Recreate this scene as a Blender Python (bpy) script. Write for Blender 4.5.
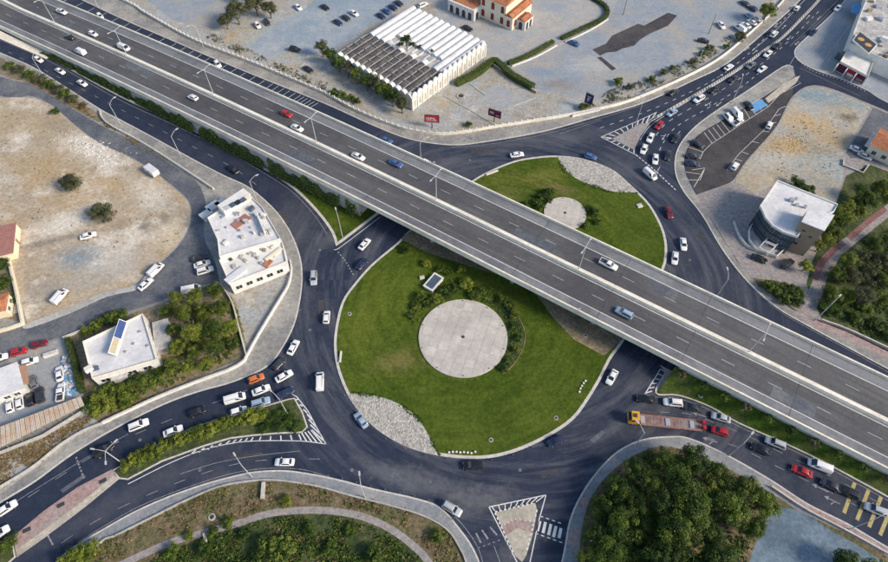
import bpy, bmesh, math, random
import numpy as np
from mathutils import Vector, Matrix
from mathutils.geometry import tessellate_polygon

random.seed(7)
RNG = np.random.default_rng(7)
for o in list(bpy.data.objects):
    bpy.data.objects.remove(o, do_unlink=True)
scene = bpy.context.scene
COL = scene.collection
R = math.radians

# ------------------------------------------------------------------ camera
CAM_H = 135.0            # drone height above the road, metres
DEPR = R(55.7)           # downward tilt
FPX = 600.0              # focal length in photograph pixels (888 wide)
cam_data = bpy.data.cameras.new('camera')
cam_data.sensor_fit = 'HORIZONTAL'
cam_data.sensor_width = 36.0
cam_data.lens = FPX / 888.0 * 36.0
cam_data.clip_start = 1.0
cam_data.clip_end = 6000.0
cam = bpy.data.objects.new('camera', cam_data)
cam.location = (0, 0, CAM_H)
cam.rotation_euler = (math.pi / 2 - DEPR, 0, 0)
COL.objects.link(cam)
scene.camera = cam

# ------------------------------------------------------------------ light
SUN_AZ, SUN_EL = R(112), R(33)      # azimuth clockwise from +Y
world = bpy.data.worlds.new('World')
scene.world = world
world.use_nodes = True
wn = world.node_tree
wn.nodes.clear()
sky = wn.nodes.new('ShaderNodeTexSky')
sky.sky_type = 'NISHITA'
sky.sun_disc = False
sky.sun_elevation = SUN_EL
sky.sun_rotation = SUN_AZ
sky.air_density = 1.0
sky.dust_density = 1.2
bg = wn.nodes.new('ShaderNodeBackground')
bg.inputs['Strength'].default_value = 0.066
wo = wn.nodes.new('ShaderNodeOutputWorld')
wn.links.new(sky.outputs[0], bg.inputs[0])
wn.links.new(bg.outputs[0], wo.inputs[0])
sd = bpy.data.lights.new('sun', 'SUN')
sd.energy = 1.5
sd.angle = R(15)
sd.color = (1.0, 0.86, 0.68)
sun = bpy.data.objects.new('sun', sd)
sdir = Vector((math.sin(SUN_AZ) * math.cos(SUN_EL), math.cos(SUN_AZ) * math.cos(SUN_EL), math.sin(SUN_EL)))
sun.rotation_euler = sdir.to_track_quat('Z', 'Y').to_euler()
sun.location = sdir * 200
COL.objects.link(sun)
vs = scene.view_settings
vs.view_transform = 'Standard'
vs.look = 'None'
vs.gamma = 1.0
vs.exposure = 1.54
vs.use_curve_mapping = False

# ------------------------------------------------------------------ helpers: surveying
def P(x, y, z=0.0):
    """point of the place at height z seen at survey pixel (x, y)"""
    u = (x - 444) / FPX
    v = -(y - 281) / FPX
    d = Vector((u, math.cos(DEPR) + v * math.sin(DEPR), -math.sin(DEPR) + v * math.cos(DEPR)))
    return Vector((0, 0, CAM_H)) + d * ((z - CAM_H) / d.z)

def W(pts, z=0.0):
    return [P(x, y, z).to_2d() for x, y in pts]

def cr(pts, n=5, closed=False):
    """Catmull-Rom through points"""
    L = len(pts)
    out = []
    rng = range(L) if closed else range(L - 1)
    for i in rng:
        if closed:
            p0, p1, p2, p3 = pts[(i - 1) % L], pts[i], pts[(i + 1) % L], pts[(i + 2) % L]
        else:
            p1, p2 = pts[i], pts[i + 1]
            p0 = pts[i - 1] if i > 0 else p1 * 2 - p2
            p3 = pts[i + 2] if i + 2 < L else p2 * 2 - p1
        for k in range(n):
            t = k / n
            out.append(0.5 * ((2 * p1) + (p2 - p0) * t + (2 * p0 - 5 * p1 + 4 * p2 - p3) * t * t + (3 * p1 - p0 - 3 * p2 + p3) * t ** 3))
    if not closed:
        out.append(pts[-1].copy())
    return out

def S(pts, n=5, closed=False, z=0.0):
    return cr(W(pts, z), n, closed)

def area2(p):
    return sum(p[i].x * p[(i + 1) % len(p)].y - p[(i + 1) % len(p)].x * p[i].y for i in range(len(p)))

def inset(p, w):
    s = 1 if area2(p) > 0 else -1
    L = len(p)
    out = []
    for i in range(L):
        t = (p[(i + 1) % L] - p[i - 1])
        if t.length < 1e-6:
            out.append(p[i].copy()); continue
        t.normalize()
        out.append(p[i] + Vector((-t.y, t.x)) * w * s)
    return out

# ------------------------------------------------------------------ helpers: meshes
class MB:
    def __init__(self):
        self.v = []; self.f = []; self.m = []
    def add(self, verts, faces, mi=0):
        b = len(self.v)
        self.v += [tuple(q) for q in verts]
        self.f += [tuple(i + b for i in fc) for fc in faces]
        self.m += [mi] * len(faces)
        return self
    def box(self, x0, x1, y0, y1, z0, z1, mi=0):
        vs = [(x0, y0, z0), (x1, y0, z0), (x1, y1, z0), (x0, y1, z0), (x0, y0, z1), (x1, y0, z1), (x1, y1, z1), (x0, y1, z1)]
        return self.add(vs, [(0, 3, 2, 1), (4, 5, 6, 7), (0, 1, 5, 4), (1, 2, 6, 5), (2, 3, 7, 6), (3, 0, 4, 7)], mi)
    def obox(self, c, ax, hx, hy, z0, z1, mi=0):
        """box around 2d centre c with axis angle ax"""
        ca, sa = math.cos(ax), math.sin(ax)
        q = [(c[0] + ca * a - sa * b, c[1] + sa * a + ca * b) for a, b in ((-hx, -hy), (hx, -hy), (hx, hy), (-hx, hy))]
        vs = [(x, y, z0) for x, y in q] + [(x, y, z1) for x, y in q]
        return self.add(vs, [(0, 3, 2, 1), (4, 5, 6, 7), (0, 1, 5, 4), (1, 2, 6, 5), (2, 3, 7, 6), (3, 0, 4, 7)], mi)
    def prism(self, poly, z0, z1, mi=0, mside=None, bottom=False):
        p = list(poly)
        if area2([Vector(q[:2]) for q in p]) < 0:
            p = p[::-1]
        n = len(p)
        tris = tessellate_polygon([[Vector((q[0], q[1], 0)) for q in p]])
        b = len(self.v)
        self.v += [(q[0], q[1], z1) for q in p]
        for t in tris:
            a, c, d = t
            cross = (p[c][0] - p[a][0]) * (p[d][1] - p[a][1]) - (p[c][1] - p[a][1]) * (p[d][0] - p[a][0])
            if cross < 0:
                a, d = d, a
            self.f.append((b + a, b + c, b + d)); self.m.append(mi)
        if z0 is not None and z1 - z0 > 1e-5:
            b2 = len(self.v)
            self.v += [(q[0], q[1], z0) for q in p]
            for i in range(n):
                j = (i + 1) % n
                self.f.append((b2 + i, b2 + j, b + j, b + i)); self.m.append(mi if mside is None else mside)
            if bottom:
                for t in tris:
                    a, c, d = t
                    self.f.append((b2 + a, b2 + d, b2 + c)); self.m.append(mi)
        return self
    def tube(self, p0, p1, r0, r1=None, n=8, mi=0, cap=True):
        r1 = r0 if r1 is None else r1
        p0, p1 = Vector(p0), Vector(p1)
        ax = (p1 - p0).normalized()
        u = ax.orthogonal().normalized(); w = ax.cross(u)
        vs = []
        for p, r in ((p0, r0), (p1, r1)):
            for k in range(n):
                a = 2 * math.pi * k / n
                vs.append(p + (u * math.cos(a) + w * math.sin(a)) * r)
        fs = [(k, (k + 1) % n, n + (k + 1) % n, n + k) for k in range(n)]
        if cap:
            fs += [tuple(range(n - 1, -1, -1)), tuple(range(n, 2 * n))]
        return self.add(vs, fs, mi)
    def path(self, pts, r, n=6, mi=0):
        for i in range(len(pts) - 1):
            ra = r[i] if isinstance(r, (list, tuple)) else r
            rb = r[i + 1] if isinstance(r, (list, tuple)) else r
            self.tube(pts[i], pts[i + 1], ra, rb, n, mi)
        return self
    def ribbon(self, pts, w, z, mi=0, z0=None, closed=False):
        """strip of width w along 2d points, flat at z; with z0 a solid wall down to z0"""
        n = len(pts)
        L, Rr = [], []
        for i in range(n):
            if closed:
                t = pts[(i + 1) % n] - pts[i - 1]
            else:
                t = pts[min(i + 1, n - 1)] - pts[max(i - 1, 0)]
            t = t.normalized() if t.length > 1e-9 else Vector((1, 0))
            nn = Vector((-t.y, t.x)) * (w / 2)
            L.append(pts[i] + nn); Rr.append(pts[i] - nn)
        zz = (lambda i: z[i]) if isinstance(z, (list, tuple)) else (lambda i: z)
        vs = [(q.x, q.y, zz(i)) for i, q in enumerate(L)] + [(q.x, q.y, zz(i)) for i, q in enumerate(Rr)]
        rng = range(n if closed else n - 1)
        fs = [(n + i, n + (i + 1) % n, (i + 1) % n, i) for i in rng]
        if z0 is not None:
            vs += [(q.x, q.y, z0) for q in L] + [(q.x, q.y, z0) for q in Rr]
            for i in rng:
                j = (i + 1) % n
                fs.append((i, j, 2 * n + j, 2 * n + i))
                fs.append((3 * n + i, 3 * n + j, n + j, n + i))
            if not closed:
                fs.append((0, 2 * n, 3 * n, n)); fs.append((n - 1, 2 * n - 1, 4 * n - 1, 3 * n - 1))
        return self.add(vs, fs, mi)
    def mesh(self, name, mats, smooth=False, off=None):
        me = bpy.data.meshes.new(name)
        v = self.v
        if off is not None:
            v = [(a - off[0], b - off[1], c - off[2]) for a, b, c in v]
        me.from_pydata(v, [], self.f)
        for m in (mats if isinstance(mats, (list, tuple)) else [mats]):
            me.materials.append(m)
        if any(self.m):
            me.polygons.foreach_set('material_index', self.m)
        if smooth:
            me.polygons.foreach_set('use_smooth', [True] * len(me.polygons))
        me.update()
        return me
    def build(self, name, mats, parent=None, smooth=False, off=None):
        return put(name, self.mesh(name, mats, smooth, off), parent)

def put(name, me, parent=None, loc=None, rotz=None, scale=None):
    o = bpy.data.objects.new(name, me)
    COL.objects.link(o)
    if parent is not None:
        o.parent = parent
    if loc is not None:
        o.location = loc
    if rotz is not None:
        o.rotation_euler = (0, 0, rotz)
    if scale is not None:
        o.scale = scale
    return o

def bevel(me, w, seg=1, ang=30):
    bm = bmesh.new(); bm.from_mesh(me)
    bmesh.ops.remove_doubles(bm, verts=bm.verts, dist=1e-4)
    es = [e for e in bm.edges if len(e.link_faces) == 2 and e.calc_face_angle(0) > R(ang)]
    if es:
        bmesh.ops.bevel(bm, geom=es, offset=w, segments=seg, affect='EDGES', profile=0.6)
    bm.to_mesh(me); bm.free()
    return me

def tag(o, label, cat, group=None):
    o['label'] = label; o['category'] = cat
    if group:
        o['group'] = group
    return o

def thing(name, label, cat, loc=(0, 0, 0), rotz=0.0, group=None):
    o = bpy.data.objects.new(name, None)
    o.empty_display_size = 0.5
    COL.objects.link(o)
    o.location = loc; o.rotation_euler = (0, 0, rotz)
    return tag(o, label, cat, group)

def struct(o):
    o['kind'] = 'structure'
    return o

# ------------------------------------------------------------------ helpers: materials
def mat(name, c1, c2=None, scale=1.0, c3=None, scale3=0.05, rough=0.9, bump=0.0, bscale=None, amt3=1.0,
        lo=0.35, hi=0.65, lo3=0.45, hi3=0.62, spec=0.3, metal=0.0, stretch=None, rot=0.0, coords='pos', coat=0.0, layers=(), tracks=None, spots=(), grit=0.0):
    m = bpy.data.materials.new(name)
    m.use_nodes = True
    nt = m.node_tree
    b = nt.nodes['Principled BSDF']
    b.inputs['Roughness'].default_value = rough
    b.inputs['Metallic'].default_value = metal
    b.inputs['Specular IOR Level'].default_value = spec
    if coat:
        b.inputs['Coat Weight'].default_value = coat
        b.inputs['Coat Roughness'].default_value = 0.08
    if c2 is None and c3 is None:
        b.inputs['Base Color'].default_value = (*c1, 1)
        return m
    if coords == 'pos':
        src = nt.nodes.new('ShaderNodeNewGeometry').outputs['Position']
    else:
        src = nt.nodes.new('ShaderNodeTexCoord').outputs['Object']
    if stretch:
        mp = nt.nodes.new('ShaderNodeMapping')
        mp.vector_type = 'TEXTURE'
        mp.inputs['Rotation'].default_value = (0, 0, rot)
        mp.inputs['Scale'].default_value = stretch
        nt.links.new(src, mp.inputs['Vector'])
        src2 = mp.outputs[0]
    else:
        src2 = src
    def noise(s, det, vec):
        n = nt.nodes.new('ShaderNodeTexNoise')
        n.inputs['Scale'].default_value = s
        n.inputs['Detail'].default_value = det
        n.inputs['Roughness'].default_value = 0.7
        nt.links.new(vec, n.inputs['Vector'])
        return n
    def ramp(n, lo, hi):
        r = nt.nodes.new('ShaderNodeMapRange')
        r.inputs['From Min'].default_value = lo
        r.inputs['From Max'].default_value = hi
        nt.links.new(n.outputs['Fac'], r.inputs['Value'])
        return r
    def mix(fac, a, bb):
        x = nt.nodes.new('ShaderNodeMix')
        x.data_type = 'RGBA'
        nt.links.new(fac, x.inputs[0])
        for sock, val in ((x.inputs[6], a), (x.inputs[7], bb)):
            if isinstance(val, tuple):
                sock.default_value = (*val, 1)
            else:
                nt.links.new(val, sock)
        return x.outputs[2]
    n1 = noise(scale, 9, src2)
    col = mix(ramp(n1, lo, hi).outputs[0], c1, c2 if c2 else c1)
    if c3:
        n3 = noise(scale3, 5, src)
        rr = ramp(n3, lo3, hi3)
        mm = nt.nodes.new('ShaderNodeMath'); mm.operation = 'MULTIPLY'
        nt.links.new(rr.outputs[0], mm.inputs[0]); mm.inputs[1].default_value = amt3
        col = mix(mm.outputs[0], col, c3)
    for (lc, ls, ll, lh, la) in layers:
        nl = noise(ls, 11, src)
        mp2 = nt.nodes.new('ShaderNodeVectorMath'); mp2.operation = 'ADD'
        mp2.inputs[1].default_value = (ls * 371.7, 91.3 + ls * 53, 17.0)
        nt.links.new(src, mp2.inputs[0]); nt.links.new(mp2.outputs[0], nl.inputs['Vector'])
        rl = ramp(nl, ll, lh)
        ml = nt.nodes.new('ShaderNodeMath'); ml.operation = 'MULTIPLY'; ml.inputs[1].default_value = la
        nt.links.new(rl.outputs[0], ml.inputs[0])
        col = mix(ml.outputs[0], col, lc)
    for (px_, py_, rx, ry, ra, sc, sa) in spots:
        c_ = P(px_, py_)
        mpp = nt.nodes.new('ShaderNodeMapping'); mpp.vector_type = 'TEXTURE'
        mpp.inputs['Location'].default_value = (c_.x, c_.y, 0); mpp.inputs['Rotation'].default_value = (0, 0, ra); mpp.inputs['Scale'].default_value = (rx, ry, 1000)
        nt.links.new(src, mpp.inputs['Vector'])
        ln = nt.nodes.new('ShaderNodeVectorMath'); ln.operation = 'LENGTH'; nt.links.new(mpp.outputs[0], ln.inputs[0])
        ns_ = noise(.35, 10, src)
        ma = nt.nodes.new('ShaderNodeMath'); ma.operation = 'MULTIPLY_ADD'; ma.inputs[1].default_value = 2.6; nt.links.new(ns_.outputs['Fac'], ma.inputs[0]); nt.links.new(ln.outputs['Value'], ma.inputs[2])
        mr_ = nt.nodes.new('ShaderNodeMapRange'); mr_.inputs['From Min'].default_value = 1.55; mr_.inputs['From Max'].default_value = 2.45; mr_.inputs['To Min'].default_value = sa; mr_.inputs['To Max'].default_value = 0.0
        nt.links.new(ma.outputs[0], mr_.inputs['Value'])
        col = mix(mr_.outputs[0], col, sc)
    if tracks:
        # dust swept into rings between the wheel tracks round the roundabout
        (tx, ty, r0, r1, tc, ta) = tracks
        sx = nt.nodes.new('ShaderNodeSeparateXYZ'); nt.links.new(src, sx.inputs[0])
        def mth(op, a, b_=None):
            q = nt.nodes.new('ShaderNodeMath'); q.operation = op
            for i_, v_ in enumerate((a, b_)):
                if v_ is None: continue
                if isinstance(v_, (int, float)): q.inputs[i_].default_value = v_
                else: nt.links.new(v_, q.inputs[i_])
            return q.outputs[0]
        dx = mth('SUBTRACT', sx.outputs[0], tx); dy = mth('SUBTRACT', sx.outputs[1], ty)
        rad = mth('SQRT', mth('ADD', mth('MULTIPLY', dx, dx), mth('MULTIPLY', dy, dy)))
        ang = mth('ARCTAN2', dy, dx)
        cv = nt.nodes.new('ShaderNodeCombineXYZ')
        nt.links.new(mth('MULTIPLY', rad, .42), cv.inputs[0]); nt.links.new(mth('MULTIPLY', ang, 2.2), cv.inputs[1])
        nz = noise(1.0, 5, cv.outputs[0]); rz_ = ramp(nz, .45, .72)
        m1 = nt.nodes.new('ShaderNodeMapRange'); m1.inputs['From Min'].default_value = r0; m1.inputs['From Max'].default_value = r0 + 6; nt.links.new(rad, m1.inputs['Value'])
        m2 = nt.nodes.new('ShaderNodeMapRange'); m2.inputs['From Min'].default_value = r1; m2.inputs['From Max'].default_value = r1 + 14; m2.inputs['To Min'].default_value = 1; m2.inputs['To Max'].default_value = 0; nt.links.new(rad, m2.inputs['Value'])
        col = mix(mth('MULTIPLY', mth('MULTIPLY', rz_.outputs[0], ta), mth('MULTIPLY', m1.outputs[0], m2.outputs[0])), col, tc)
    if grit:
        # grain of the surface itself, two sizes
        for gs, ga in ((1.1, grit), (3.2, grit * .8)):
            gn = noise(gs, 4, src)
            gr = nt.nodes.new('ShaderNodeMapRange'); gr.inputs['From Min'].default_value = .32; gr.inputs['From Max'].default_value = .68
            gr.inputs['To Min'].default_value = 1 - ga; gr.inputs['To Max'].default_value = 1 + ga
            nt.links.new(gn.outputs['Fac'], gr.inputs['Value'])
            gm = nt.nodes.new('ShaderNodeVectorMath'); gm.operation = 'SCALE'
            nt.links.new(col, gm.inputs[0]); nt.links.new(gr.outputs[0], gm.inputs['Scale'])
            col = gm.outputs[0]
    nt.links.new(col, b.inputs['Base Color'])
    if bump:
        nb = noise(bscale or scale * 3, 4, src)
        bp = nt.nodes.new('ShaderNodeBump')
        bp.inputs['Strength'].default_value = min(bump, 1.0)
        bp.inputs['Distance'].default_value = 0.05 * max(bump, 1)
        nt.links.new(nb.outputs['Fac'], bp.inputs['Height'])
        nt.links.new(bp.outputs[0], b.inputs['Normal'])
    return m

def leaf_mat(name, dark, mid, light):
    m = bpy.data.materials.new(name)
    m.use_nodes = True
    nt = m.node_tree
    b = nt.nodes['Principled BSDF']
    b.inputs['Roughness'].default_value = 0.6
    b.inputs['Specular IOR Level'].default_value = 0.25
    at = nt.nodes.new('ShaderNodeAttribute'); at.attribute_name = 'tint'
    oi = nt.nodes.new('ShaderNodeObjectInfo')
    ad = nt.nodes.new('ShaderNodeMath'); ad.operation = 'MULTIPLY_ADD'
    nt.links.new(oi.outputs['Random'], ad.inputs[0]); ad.inputs[1].default_value = 0.3
    nt.links.new(at.outputs['Fac'], ad.inputs[2])
    rp = nt.nodes.new('ShaderNodeValToRGB')
    rp.color_ramp.elements[0].color = (*dark, 1); rp.color_ramp.elements[0].position = 0.1
    rp.color_ramp.elements[1].color = (*light, 1); rp.color_ramp.elements[1].position = 1.15 if False else 1.0
    e = rp.color_ramp.elements.new(0.55); e.color = (*mid, 1)
    nt.links.new(ad.outputs[0], rp.inputs[0])
    nt.links.new(rp.outputs[0], b.inputs['Base Color'])
    tr = nt.nodes.new('ShaderNodeBsdfTranslucent')
    nt.links.new(rp.outputs[0], tr.inputs['Color'])
    mx = nt.nodes.new('ShaderNodeMixShader'); mx.inputs[0].default_value = 0.25
    out = nt.nodes['Material Output']
    nt.links.new(b.outputs[0], mx.inputs[1]); nt.links.new(tr.outputs[0], mx.inputs[2])
    nt.links.new(mx.outputs[0], out.inputs['Surface'])
    return m

HW_ANG = math.atan2(-0.54201, 0.84037)
M = {}
M['soil'] = mat('soil', (.30, .25, .18), (.40, .34, .26), .6, (.22, .21, .15), .05, bump=.5, grit=0.3)
M['asphalt'] = mat('asphalt', (.015, .023, .046), (.024, .034, .062), .35, (.054, .061, .082), .045, amt3=.7, lo3=.48, hi3=.7, rough=.8, bump=.2, bscale=6, layers=(((.11, .112, .12), .022, .56, .72, .6), ((.02, .021, .027), .9, .62, .75, .5)), tracks=(18.4, 92.5, 34, 62, (.118, .125, .145), .8), spots=[(332, 236, 6, 3, .9, (.15, .15, .15), .55), (415, 480, 16, 3, -.25, (.14, .145, .155), .6), (480, 500, 9, 3, .2, (.17, .17, .17), .5), (300, 225, 6, 14, .5, (.07, .075, .09), .7), (560, 138, 24, 4, .15, (.08, .085, .10), .7), (455, 165, 14, 5, -.2, (.075, .08, .10), .7), (120, 500, 30, 3, .55, (.07, .075, .095), .6), (520, 545, 7, 3, .9, (.15, .145, .14), .5), (625, 170, 10, 4, -.5, (.08, .085, .1), .6)], grit=0.16)
M['asphalt_old'] = mat('asphalt_old', (.075, .085, .105), (.115, .125, .145), .4, (.18, .185, .19), .06, amt3=.8, bump=.2, layers=(((.24, .24, .235), .10, .58, .7, .6),), grit=0.2)
M['asphalt_brown'] = mat('asphalt_brown', (.040, .038, .042), (.062, .058, .06), .4, (.10, .095, .092), .07, amt3=.6, grit=0.2)
M['lane'] = mat('lane', (.075, .075, .080), (.125, .123, .125), .5, (.070, .071, .078), .04, stretch=(22, .45, 1), rot=HW_ANG, rough=.85, layers=(((.12, .12, .125), .03, .55, .7, .45),), grit=0.12)
M['shoulder'] = mat('shoulder', (.17, .178, .195), (.23, .235, .245), .5, (.13, .135, .15), .06, stretch=(10, .6, 1), rot=HW_ANG, grit=0.12)
M['concrete'] = mat('concrete', (.36, .35, .33), (.46, .45, .42), .5, (.28, .27, .25), .12, amt3=.6, bump=.15, grit=0.15)
M['parapet'] = mat('parapet', (.74, .68, .56), (.84, .78, .66), .8, (.58, .52, .42), .15, amt3=.6, grit=0.1)
M['sidewalk'] = mat('sidewalk', (.20, .20, .195), (.27, .262, .245), .7, (.35, .335, .30), .1, layers=(((.14, .15, .165), .06, .56, .68, .7),), bump=.2, grit=0.2)
M['sidewalk_blue'] = mat('sidewalk_blue', (.19, .205, .225), (.25, .265, .28), .9, (.30, .30, .30), .1, grit=0.16)
M['kerb'] = mat('kerb', (.46, .44, .40), (.58, .55, .50), 1.2, grit=0.15)
M['beige'] = mat('beige_paving', (.42, .38, .31), (.50, .46, .38), .9, (.36, .33, .27), .1, grit=0.2)
M['pink'] = mat('pink_paving', (.30, .20, .185), (.38, .27, .25), 1.0, (.34, .29, .27), .15, grit=0.25)
M['redpave'] = mat('red_paving', (.19, .085, .08), (.26, .12, .11), 1.0, (.22, .14, .13), .2, grit=0.2)
M['greypave'] = mat('grey_paving', (.24, .22, .21), (.33, .31, .30), 1.2, (.28, .24, .23), .2, grit=0.25)
M['lawn'] = mat('lawn', (.040, .070, .008), (.074, .110, .013), .9, (.110, .135, .020), .06, amt3=.8, lo3=.45, hi3=.7, bump=.7, bscale=5, rough=.95, spec=.1, layers=(((.125, .125, .035), .10, .60, .78, .75), ((.030, .055, .010), .05, .58, .72, .7), ((.03, .05, .008), 1.6, .6, .7, .5)), spots=[(398, 362, 8, 4, .2, (.17, .15, .05), .75), (385, 305, 10, 16, -.6, (.11, .14, .018), .6), (540, 178, 9, 4, .3, (.17, .165, .04), .7), (560, 190, 6, 2.5, -.3, (.22, .16, .07), .7), (505, 195, 7, 4, .2, (.16, .15, .05), .6), (450, 420, 16, 5, -.2, (.085, .115, .016), .5), (360, 330, 6, 14, 0, (.12, .145, .022), .7), (400, 285, 8, 6, -.6, (.10, .13, .018), .7), (620, 215, 8, 6, .5, (.10, .125, .018), .6), (500, 180, 10, 4, .3, (.13, .14, .03), .6), (470, 440, 14, 3, 0, (.10, .125, .02), .6)], tracks=(4.0, 82.5, 11, 60, (.030, .056, .006), .75), grit=0.26)
M['lawn_dark'] = mat('lawn_dark', (.030, .060, .008), (.056, .096, .014), 1.0, (.075, .09, .03), .1, bump=.7, bscale=4, rough=.95, spec=.1, grit=0.35)
M['dirt'] = mat('dirt', (.33, .27, .19), (.44, .37, .28), .22, (.60, .55, .47), .06, amt3=.9, lo3=.5, hi3=.6, bump=1.0, bscale=1.2, layers=(((.42, .30, .17), .05, .52, .66, .7), ((.24, .24, .23), .045, .60, .72, .7), ((.66, .62, .56), .16, .60, .70, .8), ((.17, .15, .11), .5, .64, .74, .6), ((.14, .13, .07), .12, .66, .74, .5)), spots=[(90, 148, 16, 5, HW_ANG, (.66, .62, .55), .85), (45, 172, 20, 8, -.3, (.38, .27, .14), .65), (25, 122, 16, 7, -.2, (.35, .27, .16), .65), (60, 128, 9, 4, -.5, (.30, .25, .17), .8), (110, 185, 9, 4, -.5, (.40, .29, .15), .7), (170, 235, 5, 7, .3, (.55, .46, .33), .8), (90, 280, 16, 4, .35, (.36, .34, .30), .7), (150, 195, 10, 5, -.6, (.62, .57, .48), .7), (75, 200, 12, 6, .2, (.40, .29, .16), .65), (78, 258, 8, 5, .1, (.22, .27, .30), .9), (45, 243, 16, 1.4, .3, (.22, .20, .18), .7), (145, 228, 2.2, 2.8, .2, (.15, .13, .10), .8), (165, 218, 2, 3, .5, (.20, .17, .13), .7), (120, 262, 12, 5, .3, (.42, .40, .36), .7), (40, 290, 8, 4, .5, (.28, .26, .22), .6), (60, 225, 14, 3, .3, (.6, .55, .46), .7)], grit=0.22)
M['dirt_grey'] = mat('dirt_grey', (.28, .26, .215), (.38, .35, .30), .3, (.34, .36, .37), .08, bump=.8, bscale=1.5, layers=(((.52, .49, .44), .13, .56, .66, .7), ((.42, .29, .15), .06, .60, .70, .6), ((.19, .17, .13), .3, .62, .72, .6)), grit=0.22)
M['dirt_brown'] = mat('dirt_brown', (.20, .155, .10), (.29, .23, .16), .5, (.15, .14, .08), .12, bump=.8, bscale=2, grit=0.35)
M['dirt_ochre'] = mat('dirt_ochre', (.33, .26, .16), (.41, .345, .25), .35, (.35, .35, .32), .06, lo3=.42, hi3=.6, bump=1.0, bscale=1.2, layers=(((.30, .34, .34), .035, .5, .64, .8), ((.56, .48, .34), .12, .58, .68, .7), ((.20, .17, .12), .22, .62, .72, .7), ((.14, .12, .08), .7, .64, .72, .5)), spots=[(815, 96, 18, 5, -.3, (.20, .27, .30), .95), (790, 146, 7, 5, .3, (.44, .29, .12), .95), (805, 122, 10, 6, -.4, (.46, .33, .17), .9), (830, 140, 8, 6, -.4, (.38, .29, .17), .8), (848, 118, 3.5, 3, 0, (.13, .11, .08), .8), (815, 180, 12, 4, -.2, (.30, .28, .24), .8), (775, 160, 8, 4, .4, (.44, .40, .34), .7), (820, 150, 8, 3, -.5, (.25, .21, .15), .6)], grit=0.24)
M['yard'] = mat('yard_concrete', (.25, .30, .345), (.34, .37, .40), .25, (.21, .275, .335), .05, bump=.2, layers=(((.44, .42, .38), .05, .56, .7, .7), ((.22, .23, .23), .4, .64, .74, .5)), grit=0.12)
M['plaza'] = mat('plaza_concrete', (.33, .32, .305), (.40, .39, .365), .3, (.27, .305, .345), .05, layers=(((.27, .27, .27), .12, .62, .74, .5), ((.50, .49, .46), .3, .6, .7, .5)), grit=0.1)
M['lot_blue'] = mat('lot_blue_grey', (.22, .26, .31), (.30, .325, .35), .25, (.34, .32, .285), .06, layers=(((.24, .29, .35), .035, .52, .66, .7), ((.21, .20, .18), .16, .62, .74, .6), ((.48, .46, .42), .3, .62, .72, .5)), spots=[(545, 72, 10, 3, -.2, (.20, .26, .33), .7), (560, 85, 8, 4, -.2, (.22, .20, .18), .7), (590, 66, 10, 5, 0, (.42, .42, .40), .6), (520, 78, 5, 8, .3, (.38, .34, .29), .7), (700, 50, 16, 5, .5, (.42, .38, .32), .6), (840, 20, 5, 20, .9, (.40, .39, .37), .5)], grit=0.13)
M['gravel_blue'] = mat('gravel_blue', (.125, .185, .235), (.18, .24, .295), .6, (.10, .145, .19), .12, bump=.6, grit=0.2)
M['gravel_white'] = mat('gravel_white', (.33, .31, .275), (.46, .44, .40), 2.2, (.38, .365, .33), .3, bump=1, bscale=3, grit=0.35)
M['disc'] = mat('disc_paving', (.46, .425, .38), (.54, .50, .455), .35, (.40, .375, .34), .1, amt3=.8, layers=(((.26, .25, .24), .5, .62, .72, .5),), grit=0.1)
M['disc2'] = mat('disc_paving_pale', (.49, .455, .41), (.57, .53, .48), .45, (.43, .40, .365), .12, amt3=.8, layers=(((.28, .27, .26), .6, .62, .72, .5),), grit=0.1)
M['scrub_soil'] = mat('scrub_soil', (.12, .095, .055), (.19, .145, .085), .7, (.09, .10, .035), .12, bump=1, bscale=2, grit=0.45)
M['scrub_green'] = mat('scrub_green', (.028, .045, .014), (.06, .085, .026), .6, (.09, .10, .04), .09, bump=1, bscale=2, grit=0.45)
M['paint'] = mat('white_paint', (.62, .62, .60), (.80, .80, .78), 2.0, (.45, .45, .45), .5, amt3=.5)
M['paint_worn'] = mat('worn_white_paint', (.14, .145, .16), (.36, .36, .37), 1.5)
M['paint_dash'] = mat('dash_paint', (.28, .28, .29), (.50, .50, .50), 1.5)
M['paint_yellow'] = mat('worn_yellow_paint', (.34, .28, .10), (.48, .41, .20), 1.5)
M['paint_blue'] = mat('blue_bay_paint', (.10, .27, .50), (.15, .36, .60), 1.0)
M['white'] = mat('white_render', (.66, .65, .62), (.74, .73, .70), .6, (.54, .53, .50), .25, amt3=.6, grit=0.07)
M['cream'] = mat('cream_render', (.74, .64, .46), (.80, .71, .54), .7)
M['roof_white'] = mat('white_roof', (.60, .60, .61), (.70, .69, .68), .5, (.47, .48, .50), .2, amt3=.6, grit=0.1)
M['roof_grey'] = mat('grey_roof', (.40, .39, .38), (.52, .51, .49), .5, (.32, .31, .30), .2, grit=0.25)
M['roof_dark'] = mat('dark_roof_panel', (.045, .043, .045), (.085, .08, .08), .8, (.12, .11, .10), .2, grit=0.3)
M['tile'] = mat('orange_roof_tile', (.42, .17, .085), (.55, .25, .13), 1.5, (.36, .15, .08), .4, grit=0.25)
M['brown'] = mat('brown_render', (.26, .20, .14), (.31, .245, .175), .8)
M['brick_red'] = mat('red_brown_roof', (.30, .13, .11), (.38, .19, .16), 1.0)
M['glass'] = mat('window_glass', (.02, .028, .04), rough=.08, spec=.6)
M['glass_blue'] = mat('curtain_glass', (.06, .085, .12), (.10, .13, .17), .4, rough=.1, spec=.7)
M['steel'] = mat('galvanised_steel', (.50, .51, .53), rough=.45, metal=.6)
M['lampwhite'] = mat('lamp_paint', (.46, .47, .48), rough=.5)
M['dark_metal'] = mat('dark_metal', (.05, .05, .055), rough=.5)
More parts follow.
